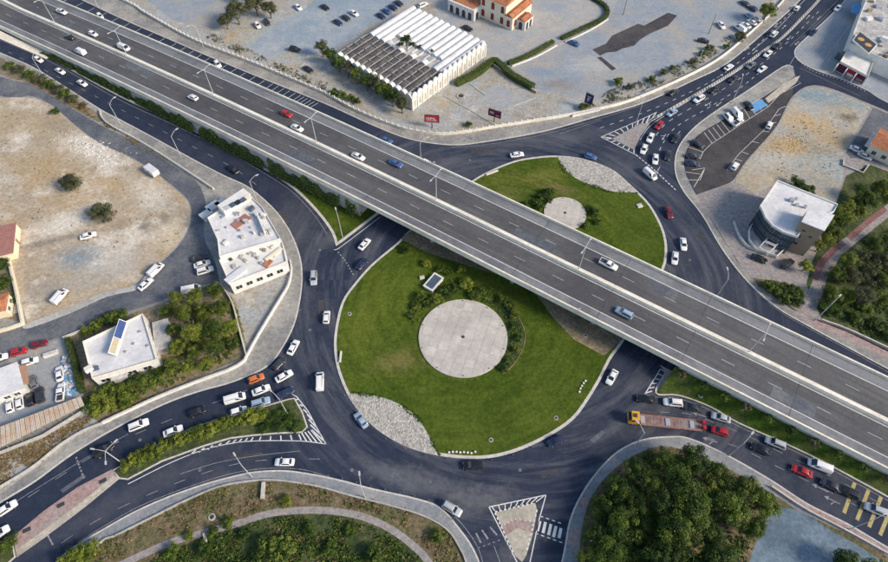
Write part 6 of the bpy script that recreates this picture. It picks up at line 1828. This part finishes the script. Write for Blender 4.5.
# ---- modern building on the right
RZ_ = 7.2
loc, rz, RL = frame((776.5, 182.5), (836, 206.5), RZ_)
mod = thing('modern_building', 'modern white roofed building with curved blue glass front and brown tower', 'building', loc, rz)
def poly_local(px, z):
    return [local(loc, rz, q, z) for q in px]
main = poly_local([(776.5, 182.5), (836, 206.5), (832, 213), (805, 222), (796, 238), (782, 233), (772, 227), (765, 219), (762, 212), (759.5, 208)], RZ_)
MB().prism(main, 0, RZ_).build('wall', M['glass_blue'], mod)
MB().prism(inset(main, -.25), RZ_ + .004, RZ_ + .35).build('roof_slab', M['roof_white'], mod)
MB().ribbon(inset(main, -.1), .3, RZ_ + .75, 0, RZ_ + .352, True).build('roof_parapet', M['white'], mod)
# right hand white return walls of the main block
for (pa, pb) in ((main[0], main[1]), (main[1], main[2]), (main[0], main[9])):
    d = pb - pa; n = V2(d.y, -d.x).normalized() * (.05 if area2(main) > 0 else -.05)
    MB().ribbon([pa + n, pb + n], .2, RZ_ - .002, 0, 0).build('white_wall', M['white'], mod)
tw = poly_local([(809, 208), (833.5, 216), (823.6, 231.4), (801.4, 222.5)], 11.2)
MB().prism(tw, 0, 11.2).build('tower', M['brown'], mod)
MB().prism(inset(tw, -.15), 11.204, 11.45).build('tower_roof', M['roof_white'], mod)
d = tw[2] - tw[3]; fa = math.atan2(d.y, d.x)
for f, z, w in ((.3, 8.4, .8), (.28, 6.0, .8), (.3, 3.2, 1.6), (.7, 7.2, .6)):
    q = tw[3].lerp(tw[2], f)
    add_win(mod, (q.x, q.y, z), fa, w, .7, 'brown')
# glazing bars down the curved front
cur = cr(main[4:10], 4)
for i in range(0, len(cur) - 1):
    a, b = cur[i], cur[i + 1]
    n = V2((b - a).y, -(b - a).x).normalized()
    c2 = sum(main, V2(0, 0)) / len(main)
    if (a + n - c2).length < (a - c2).length: n = -n
    MB().tube((a.x + n.x * .06, a.y + n.y * .06, 0), (a.x + n.x * .06, a.y + n.y * .06, RZ_), .06, .06, 5).build('mullion', M['dark_metal'], mod)
for z in (2.4, 4.8):
    MB().ribbon([p for p in inset(main, -.08)][4:10], .22, z + .2, 0, z).build('floor_band', M['dark_metal'], mod)
pod = poly_local([(761, 211), (753, 221), (748, 231), (748, 241), (754, 250), (776, 257.5), (788, 247), (795, 239), (780, 226)], 0.7)
MB().prism(pod, 0, 0.7).build('podium', M['roof_grey'], mod)
MB().ribbon(inset(pod, .12), .2, 1.4, 0, .703, True).build('podium_rail', M['white'], mod)
# terrace pergola frames
for k, pq in enumerate(([(764, 241), (774, 246), (769, 252), (758, 247)], [(757, 248), (768, 253), (762, 259), (752, 254)])):
    pp = poly_local([(x + 7.0, y - 6) for x, y in pq], 2.9)
    MB().ribbon(pp, .25, 3.1, 0, 2.85, True).build('pergola_frame', M['white'], mod)
    for q in pp:
        MB().tube((q.x, q.y, .7), (q.x, q.y, 2.86), .08, .08, 6).build('pergola_post', M['white'], mod)
    cxy = sum(pp, V2(0, 0)) / 4
    for dx in (-.9, .9):
        MB().tube((cxy.x + dx, cxy.y, .7), (cxy.x + dx, cxy.y, 1.45), .45, .45, 10).build('table', M['white'], mod)
for (fx, fy, s, hh) in ((5.5, -5.5, 1.2, .9), (7.2, -6.4, .9, .7), (6.4, -4.2, .7, .8), (9.3, -6.0, .8, 1.0)):
    me = MB().box(-s / 2, s / 2, -s / 2, s / 2, 0, hh).mesh('roof_unit', M['steel']); bevel(me, .06); put('roof_unit', me, mod, (fx, fy, RZ_ + .35), .3)

# ---- cluttered white building on the left
loc, rz, WL = frame((209, 219), (247, 194), 6.0)
wbld = thing('white_building', 'cluttered white building with terraces at the bend left of the roundabout', 'building', loc, rz)
A1 = [local(loc, rz, q, 6.0) for q in [(208, 219), (247, 194), (263, 208), (281, 240), (220, 258), (218, 241)]]
MB().prism(A1, 0, 6.0).build('wall', M['white'], wbld)
MB().prism(inset(A1, .35), 6.003, 6.06).build('roof', M['roof_white'], wbld)
MB().ribbon(inset(A1, .15), .25, 6.55, 0, 6.003, True).build('parapet', M['white'], wbld)
A2 = [local(loc, rz, q, 4.6) for q in [(219.5, 261), (282, 241), (287, 263), (230, 285)]]
MB().prism(A2, 0, 4.6).build('lower_wing', M['white'], wbld)
MB().ribbon(inset(A2, .15), .25, 5.1, 0, 4.603, True).build('parapet', M['white'], wbld)
def lbox(parent, px, z0, h, sx, sy, m, name, ang=0.0, zz=None):
    q = local(loc, rz, px, z0)
    me = MB().box(-sx / 2, sx / 2, -sy / 2, sy / 2, 0, h).mesh(name, M[m]); bevel(me, .03)
    return put(name, me, parent, (q.x, q.y, z0), ang)
lbox(wbld, (241, 222), 6.07, .25, 5.2, 2.6, 'brick_red', 'red_canopy', .05)
lbox(wbld, (236, 205), 6.07, 2.2, 9.0, 3.2, 'white', 'roof_room', 0)
for k in range(5):
    lbox(wbld, (227 + k * 5.4, 208 - k * 2.6), 8.3, .06, 1.6, 1.8, ['roof_grey', 'glass_blue', 'glass', 'glass_blue', 'cream'][k], 'skylight', 0)
lbox(wbld, (262, 226), 6.07, 1.6, .5, 7.2, 'white', 'screen_wall', -.35)
lbox(wbld, (252, 210), 6.07, 1.0, 1.6, 1.2, 'glass_blue', 'solar_tank', .2)
lbox(wbld, (268, 233), 6.07, .8, 1.2, 1.0, 'roof_grey', 'roof_unit', .2)
lbox(wbld, (264, 216), 6.07, .8, 1.0, 1.4, 'white', 'roof_unit', .4)
lbox(wbld, (226, 244), 6.07, .7, 1.4, 1.0, 'white', 'roof_unit', .1)
for i, px in enumerate([(250, 253), (261, 249), (268, 246), (231, 260), (242, 256)]):
    lbox(wbld, px, 4.61, .35, 1.5 if i == 0 else .8, .9, 'glass' if i % 2 else 'roof_grey', 'roof_light', 0)
lbox(wbld, (274, 255), 4.61, .5, 5.5, 1.0, 'cream', 'awning', .02)
lbox(wbld, (268, 264), 4.61, .4, 2.6, 1.6, 'tile', 'orange_awning', .2)
lbox(wbld, (236, 276), 4.61, .6, 6.0, 2.0, 'roof_white', 'low_roof', .05)
for k_ in range(26):
    px_ = (random.uniform(216, 274), random.uniform(212, 250))
    q_ = local(loc, rz, px_, 6.1)
    if in_poly(q_, inset(A1, .9)):
        lbox(wbld, px_, 6.07, random.uniform(.3, 1.1), random.uniform(.4, 1.5), random.uniform(.4, 1.0), random.choice(['steel', 'roof_grey', 'white', 'concrete', 'glass_blue', 'brick_red']), 'roof_unit', random.random() * 3)
for k_ in range(12):
    px_ = (random.uniform(226, 284), random.uniform(246, 278))
    q_ = local(loc, rz, px_, 4.7)
    if in_poly(q_, inset(A2, .8)):
        lbox(wbld, px_, 4.62, random.uniform(.2, .8), random.uniform(.4, 1.6), random.uniform(.4, 1.0), random.choice(['steel', 'roof_grey', 'concrete', 'brown']), 'roof_unit', random.random() * 3)
q0, q1 = A2[3], A2[2]
fa = math.atan2((q1 - q0).y, (q1 - q0).x)
for f in (.12, .3, .48, .66, .84):
    p = q0.lerp(q1, f); add_win(wbld, (p.x, p.y, 1.6), fa, 1.6, 1.4)
# parked containers and stalls beside it
for i, (x, y, s, lb) in enumerate([(206, 214, 1.8, 'white box awning at the upper left corner of the cluttered building'), (213, 206, 2.0, 'second white box awning behind the cluttered building'), (221, 203, 1.7, 'third white box awning behind the cluttered building')]):
    b = P(x, y, 2.2); t = thing('market_stall', lb, 'stall', (b.x, b.y, ZB), rz)
    me = MB().box(-s, s, -s * .7, s * .7, 2.1, 2.35).mesh('canopy', M['roof_white']); bevel(me, .08); put('canopy', me, t)
    for sx in (-1, 1):
        for sy in (-1, 1):
            MB().tube((sx * s * .9, sy * s * .6, 0), (sx * s * .9, sy * s * .6, 2.12), .05, .05, 6).build('post', M['steel'], t)
    MB().box(-s * .7, s * .7, -s * .4, s * .4, 0, .9).build('counter', M['white'], t)

# ---- flat roofed house with billboard
loc, rz, HL = frame((92.5, 379), (157, 360), 4.8)
hs = thing('flat_roofed_house', 'white flat roofed house carrying a blue billboard on its roof', 'house', loc, rz)
HP = [local(loc, rz, q, 4.8) for q in [(92.5, 379), (157, 360), (143, 314), (83, 342)]]
MB().prism(HP, 0, 4.4).build('wall', M['white'], hs)
MB().prism(inset(HP, .3), 4.403, 4.46).build('roof', M['roof_white'], hs)
MB().ribbon(inset(HP, .14), .28, 5.0, 0, 4.403, True).build('parapet', M['parapet'], hs)
a, b = HP[0], HP[1]
fa = math.atan2((b - a).y, (b - a).x)
for f in (.14, .56, .8):
    p = a.lerp(b, f); add_win(hs, (p.x, p.y, 2.0), fa, 1.9, 1.3)
p = a.lerp(b, .36); MB().obox((p.x, p.y), fa, 1.6, .8, 0, 3.0).build('porch', M['concrete'], hs)
p = a.lerp(b, .36); MB().obox((p.x, p.y), fa, 1.9, 1.1, 3.003, 3.15).build('porch_roof', M['roof_grey'], hs)
a, b = HP[1], HP[2]; fa2 = math.atan2((b - a).y, (b - a).x)
for f in (.2, .5, .8):
    p = a.lerp(b, f); add_win(hs, (p.x, p.y, 2.0), fa2, 1.4, 1.3)
p = local(loc, rz, (90, 370), 4.6); me = MB().box(-.9, .9, -.7, .7, 0, 1.2).mesh('roof_tank', M['white']); bevel(me, .1); put('roof_tank', me, hs, (p.x, p.y, 4.46), .3)
p = local(loc, rz, (96, 369), 4.6); MB().add([(-.8, -.5, .1), (.8, -.5, .1), (.8, .5, .7), (-.8, .5, .7)], [(0, 1, 2, 3)]).build('solar_panel', M['glass_blue'], hs).location = (p.x, p.y, 4.46)
for i, (x, y) in enumerate([(140, 332), (148, 346), (126, 352), (134, 344)]):
    p = local(loc, rz, (x, y), 4.6); me = MB().box(-.3, .3, -.22, .22, 0, .4).mesh('roof_vent', M['steel']); put('roof_vent', me, hs, (p.x, p.y, 4.46), .4 * i)
# its rooftop billboard: long panel leaning back
b0, b1 = P(115.5, 352, 5.2), P(124, 326, 5.2)
ang = math.atan2(b1.y - b0.y, b1.x - b0.x); BL = (b1 - b0).length + 2.2
bb = thing('roof_billboard', 'blue and yellow billboard standing on the flat roof of the house', 'billboard', ((b0.x + b1.x) / 2, (b0.y + b1.y) / 2, 4.59), ang)
pn = MB().add([(-BL / 2, -.75, .5), (BL / 2, -.75, .5), (BL / 2, .75, 2.3), (-BL / 2, .75, 2.3), (-BL / 2, -.65, .42), (BL / 2, -.65, .42), (BL / 2, .85, 2.22), (-BL / 2, .85, 2.22)], [(0, 1, 2, 3), (7, 6, 5, 4), (0, 4, 5, 1), (1, 5, 6, 2), (2, 6, 7, 3), (3, 7, 4, 0)])
pn.build('panel', M['white'], bb)
def bq(x0, x1, v0, v1, m, nm):
    f = lambda v: (-.75 + 1.5 * v, .5 + 1.8 * v)
    (ya, za), (yb, zb) = f(v0), f(v1)
    n = (0, -.0115, .0096)
    MB().add([(x0 * BL, ya + n[1], za + n[2]), (x1 * BL, ya + n[1], za + n[2]), (x1 * BL, yb + n[1], zb + n[2]), (x0 * BL, yb + n[1], zb + n[2])], [(0, 1, 2, 3)]).build(nm, m, bb)
bq(-.02, .48, .2, .96, mat('billboard_blue', (.035, .065, .19), (.05, .09, .25), 1.5), 'blue_print')
bq(-.47, -.03, .3, .92, mat('billboard_sand', (.36, .31, .21), (.42, .37, .27), 1.5), 'sand_print')
for x in (-.4, 0, .4):
    MB().path([(x * BL, .8, 0), (x * BL, .75, 2.0)], .05, 6).build('strut', M['steel'], bb)
    MB().path([(x * BL, -.5, 0), (x * BL, -.65, .55)], .05, 6).build('strut', M['steel'], bb)
wall('low white wall along the street front of the flat roofed house', [(64, 339), (92, 328), (122, 316)], .8, .2, 'white', False)
# grey shed beside the house
b = P(162, 335, 2.4); t = thing('grey_shed', 'grey flat shed squeezed between the flat roofed house and garden trees', 'shed', (b.x, b.y, ZB), rz)
MB().box(-1.8, 1.8, -4.2, 4.2, 0, 2.4).build('wall', M['concrete'], t); MB().box(-2, 2, -4.4, 4.4, 2.403, 2.6).build('roof', M['roof_grey'], t); MB().box(1.801, 1.85, -.5, .5, 0, 2).build('door', M['dark_metal'], t)

# ---- small office and metal shelter in the yard
loc, rz, _ = frame((2, 400), (24, 391), 3.2)
of = thing('small_office', 'small white office with a brown lean to roof in the left yard', 'building', loc, rz)
OP = [local(loc, rz, q, 3.2) for q in [(-16, 402), (24, 388), (17, 363), (-20, 376)]]
MB().prism(OP, 0, 3.1).build('wall', M['white'], of)
MB().prism(inset(OP, -.2), 3.104, 3.3).build('roof', M['roof_white'], of)
L2 = [local(loc, rz, q, 2.9) for q in [(20, 386), (29, 383), (26, 364.5), (18.5, 367)]]
MB().prism(inset(L2, .0), 2.7, 3.0, bottom=True).build('lean_to_roof', mat('brown_roof', (.36, .20, .13), (.42, .25, .17), 1.0), of)
for q in (L2[1], L2[2]):
    MB().tube((q.x - .2, q.y, 0), (q.x - .2, q.y, 2.7), .06, .06, 6).build('post', M['steel'], of)
a, b = OP[0], OP[1]; fa = math.atan2((b - a).y, (b - a).x)
for f in (.5, .75):
    p = a.lerp(b, f); add_win(of, (p.x, p.y, 1.2), fa, 1.3, 1.1)
# metal shelter: each roof sheet its own piece
c0, c1, c2, c3 = P(-24, 436, 2.7), P(81, 396, 2.7), P(85, 405, 2.4), P(-24, 460, 2.4)
sh = thing('metal_shelter', 'long rusty corrugated metal shelter below the yard of parked cars', 'shelter', (c3.x, c3.y, ZB), 0)
off = (c3.x, c3.y, ZB)
rust = [mat('rusty_sheet_%s' % n_, c_, d_, .9, (.42, .24, .14), .35, amt3=.6) for n_, c_, d_ in (('pale', (.44, .37, .29), (.52, .45, .36)), ('tan', (.40, .32, .24), (.48, .40, .31)), ('grey', (.42, .38, .32), (.50, .45, .39)))]
NS_ = 22
for i in range(NS_):
    f0, f1 = i / NS_, (i + 1) / NS_ - .004
    t0, t1, u0, u1 = c0.lerp(c1, f0), c0.lerp(c1, f1), c3.lerp(c2, f0), c3.lerp(c2, f1)
    mb = MB(); m = 6
    for j in range(m + 1):
        f = j / m
        dz = .035 * math.cos(j * math.pi)
        pt, pu = t0.lerp(t1, f), u0.lerp(u1, f)
        mb.v += [(pt.x, pt.y, pt.z + dz + .02 * (i % 2)), (pu.x, pu.y, pu.z + dz + .02 * (i % 2))]
    for j in range(m):
        mb.f.append((2 * j, 2 * j + 1, 2 * j + 3, 2 * j + 2)); mb.m.append(0)
    mb.build('roof_sheet', rust[i % 3], sh, off=off)
for f in np.linspace(.02, .98, 9):
    for (a, b) in ((c0, c1), (c3, c2)):
        p = a.lerp(b, float(f)); MB().tube((p.x, p.y, ZB), (p.x, p.y, p.z - .05), .06, .06, 6).build('post', M['steel'], sh, off=off)
# blue and white scrap heap
mb = MB()
for q in rand_in(W([(64, 358), (72, 354), (81, 392), (67, 397), (63, 380)]), 240):
    s = random.uniform(.15, .45); mb.obox((q.x, q.y), random.random() * 3, s, s * random.uniform(.4, 1), ZB, ZB + random.uniform(.15, .9), random.choice([0, 0, 1, 2]))
o = mb.build('scrap_heap', [M['roof_white'], M['paint_blue'], M['lot_blue']]); o['kind'] = 'stuff'; o['label'] = 'long heap of blue and white scrap along the tall hedge'; o['category'] = 'scrap'
# white crate in the yard
slab_thing('white_crate', 'flat white crate near the street side of the yard', 'crate', 51.5, 354.5, 3.4, 1.1, .8, .4, 'roof_white')

# ---- buildings at the left edge
b = P(4, 240, 2.8); t = thing('red_shed', 'long shed with faded red roof at the left edge', 'shed', (b.x, b.y, ZB), R(-72))
MB().box(-5.5, 5.5, -2.6, 2.6, 0, 2.6).build('wall', M['cream'], t)
for i in range(9):
    MB().box(-5.7 + i * 1.27, -5.7 + (i + 1) * 1.27 - .05, -2.8, 2.8, 2.603, 2.75 + .03 * (i % 2)).build('roof_panel', M['brick_red'], t)
MB().box(-.5, .5, 2.601, 2.65, 0, 2.0).build('door', M['brown'], t)
b = P(-4, 304, 3.2); t = thing('tiled_house', 'house with orange tiled roof cut off by the left edge', 'house', (b.x, b.y, ZB), R(14))
MB().box(-5, 2.6, -2.6, 2.6, 0, 3.1).build('wall', M['cream'], t); tiles(t, -5, 2.6, -2.6, 2.6, 3.12, 1.2, 'x', .3)
for y in (-1.2, 1.2):
    add_win(t, (2.6, y, 1.2), math.pi / 2, 1.1, 1.1)
MB().box(2.9, 4.4, -2.0, 2.2, 0, .4).build('terrace', M['concrete'], t)

# ---- top right commercial building
loc, rz, _ = frame((838, 60), (872, 80), 4.0)
cb = thing('shop_building', 'flat roofed pale shop building with posters at the top right', 'building', loc, rz)
def cl(px, z): return [local(loc, rz, q, z) for q in px]
B1 = cl([(848, 42), (866, -14), (960, 0), (930, 76), (876, 58), (886, 48), (864, 34), (852, 44)], 5.5)
B1 = cl([(849, 44), (870, -12), (985, -4), (940, 84), (874, 56)], 5.5)
MB().prism(B1, 0, 5.5).build('wall', M['white'], cb)
MB().prism(inset(B1, .3), 5.503, 5.56).build('roof', M['roof_grey'], cb)
MB().ribbon(inset(B1, .14), .28, 6.0, 0, 5.503, True).build('parapet', M['white'], cb)
F1 = cl([(840, 62), (850, 45), (875, 57), (868, 77)], 3.6)
MB().prism(F1, 0, 3.4).build('shop_front', M['white'], cb)
MB().ribbon(inset(F1, .1), .2, 3.8, 0, 3.403, True).build('parapet', M['cream'], cb)
S1_ = cl([(853.5, 40), (860, 32), (876.5, 44.5), (869, 53)], 7.2)
MB().prism(inset(S1_, -.35), 6.5, 7.1, bottom=True).build('sign_frame', M['white'], cb)
MB().prism(S1_, 7.103, 7.14).build('sign_panel', M['dark_metal'], cb)
org = mat('sign_orange', (.50, .24, .07), (.58, .36, .16), 1.5)
for f, r_ in ((.27, 1.1), (.72, 1.1)):
    c_ = (S1_[0].lerp(S1_[3], f) + S1_[1].lerp(S1_[2], f)) / 2
    MB().prism([V2(c_.x + r_ * 1.1 * math.cos(k * .785), c_.y + r_ * math.sin(k * .785)) for k in range(8)], 7.141, 7.16).build('sign_motif', org, cb)
for k, (m_, m2_) in enumerate((('billboard_maroon', 'dark_metal'), ('billboard_red', 'white'), ('billboard_maroon', 'pink'))):
    f = .16 + .33 * k
    p = F1[0].lerp(F1[3], f)
    dd = F1[3] - F1[0]; fa = math.atan2(dd.y, dd.x)
    o = MB().box(-1.5, 1.5, -.12, -.004, .3, 3.0).build('poster', bpy.data.materials[m_], cb); o.location = (p.x, p.y, 0); o.rotation_euler = (0, 0, fa)
    o2 = MB().box(-1.1, 1.1, -.14, -.121, .6, 1.6).build('poster_print', M[m2_] if m2_ in M else M['white'], o)
    pf = MB()
    pf.box(-1.72, -1.55, -1.6, -.13, 0, 3.2)
    o3 = pf.build('divider_wall', M['white'], cb); o3.location = (p.x, p.y, 0); o3.rotation_euler = (0, 0, fa)
p = F1[0].lerp(F1[1], .5); lbx = MB().box(-1.2, 1.2, -1, 1, 0, 2.6).build('side_kiosk', M['glass_blue'], cb); lbx.location = (p.x - 1.2, p.y + 1.2, 0)
aw = MB().box(-1.6, 1.6, -3.6, 3.6, 2.7, 2.85).build('blue_awning', M['paint_blue'], cb)
q = local(loc, rz, (856, 9), 2.8); aw.location = (q.x, q.y, 0); aw.rotation_euler = (0, 0, 0.5)
for i, (x, y) in enumerate([(880, 20), (884, 40), (878, 8), (868, 20)]):
    p = local(loc, rz, (x, y), 5.6); me = MB().box(-1.2, 1.2, -.8, .8, 0, 1.0).mesh('roof_unit', M['white' if i % 2 else 'steel']); bevel(me, .06); put('roof_unit', me, cb, (p.x, p.y, 5.56), .4 * i)
for k_ in range(34):
    px_ = (random.uniform(852, 900), random.uniform(-6, 60))
    q_ = local(loc, rz, px_, 5.6)
    if in_poly(q_, inset(B1, 1.0)) and not in_poly(q_, inset(S1_, -1.5)):
        me = MB().box(-.5, .5, -.35, .35, 0, .7).mesh('roof_unit', M[random.choice(['steel', 'white', 'roof_grey', 'concrete', 'brown'])])
        put('roof_unit', me, cb, (q_.x, q_.y, 5.56), random.random() * 3, (random.uniform(.6, 2.4), random.uniform(.6, 2), random.uniform(.5, 1.6)))
# ---- orange roofed house at right edge
loc, rz, _ = frame((872, 144), (890, 152), 4.5)
oh = thing('orange_roofed_house', 'cream house with orange tiled roof at the right edge', 'house', loc, rz)
MB().box(0, 11, 0, 9, 0, 4.2).build('wall', M['cream'], oh); tiles(oh, 0, 11, 0, 9, 4.22, 1.6, 'x', .4)
MB().box(-1.4, -.002, .5, 8.5, 2.4, 2.55).build('balcony', M['white'], oh)
for x in (2, 5, 8):
    add_win(oh, (x, 0, 1.2), 0, 1.2, 1.3)
for y in (2.2, 6.4):
    add_win(oh, (0, y, 2.7), -math.pi / 2, 1.2, 1.2)
# ---- kiosk on the island
a, b = P(427, 288, 1.2), P(440, 273, 1.2); ang = math.atan2(b.y - a.y, b.x - a.x)
kx = P(433.5, 282, 1.2)
kk = thing('kiosk', 'small white framed kiosk with dark roof panel on the large lawn', 'kiosk', (kx.x, kx.y, .18), ang)
MB().box(-2.5, 2.5, -1.4, 1.4, 0, 1.0).build('wall', M['white'], kk)
rf = MB().box(-2.7, 2.7, -1.6, 1.6, 1.003, 1.2).mesh('roof', M['white']); put('roof', rf, kk)
MB().box(-2.2, 2.2, -1.15, 1.15, 1.203, 1.22).build('roof_panel', M['glass_blue'], kk)
MB().box(-.5, .5, -1.44, -1.402, 0, .9).build('door', M['steel'], kk)
# ---- thin vertical sign gantry posts on the near parapet
for i, (s, n) in enumerate([(118, .95), (60, 23.9)]):
    p = hw(s, n, .85); t = thing('parapet_post', ['small steel post on the near parapet above the bare earth', 'small steel post on the far parapet near the service road'][i], 'post', tuple(p))
    MB().tube((0, 0, -.02), (0, 0, 1.0), .07, .06, 6).build('post', M['steel'], t)
    MB().box(-.25, .25, -.02, .02, .6, 1.0).build('plate', M['white'], t)
# rubble heap in the right hand dirt lot, too many stones to count
mb = MB()
for _ in range(520):
    c_ = P(random.gauss(792, 11), random.gauss(142, 7), 0); r = random.uniform(.06, .3)
    a = random.random() * 6
    vs_ = [(c_.x + r * math.cos(a + k * 1.2566) * random.uniform(.7, 1.3), c_.y + r * math.sin(a + k * 1.2566) * random.uniform(.7, 1.3), ZB) for k in range(5)] + [(c_.x, c_.y, ZB + r * random.uniform(.5, 1.0))]
    mb.add(vs_, [(0, 1, 5), (1, 2, 5), (2, 3, 5), (3, 4, 5), (4, 0, 5)], random.randint(0, 1))
o = mb.build('rubble', [M['dirt_ochre'], M['dirt']]); o['kind'] = 'stuff'; o['label'] = 'ochre rubble scattered in the middle of the right dirt lot'; o['category'] = 'rubble'
mb = MB()
for _ in range(500):
    t_ = random.random()
    c_ = P(60 + 60 * t_ + random.gauss(0, 8), 136 + 26 * t_ + random.gauss(0, 5), 0); r = random.uniform(.1, .4)
    a = random.random() * 6
    vs_ = [(c_.x + r * math.cos(a + k * 1.2566) * random.uniform(.7, 1.3), c_.y + r * math.sin(a + k * 1.2566) * random.uniform(.7, 1.3), ZB) for k in range(5)] + [(c_.x, c_.y, ZB + r * random.uniform(.4, .8))]
    mb.add(vs_, [(0, 1, 5), (1, 2, 5), (2, 3, 5), (3, 4, 5), (4, 0, 5)], random.randint(0, 1))
o = mb.build('rubble', [M['dirt'], M['gravel_white']]); o['kind'] = 'stuff'; o['label'] = 'pale rubble along the upper edge of the left dirt lot'; o['category'] = 'rubble'
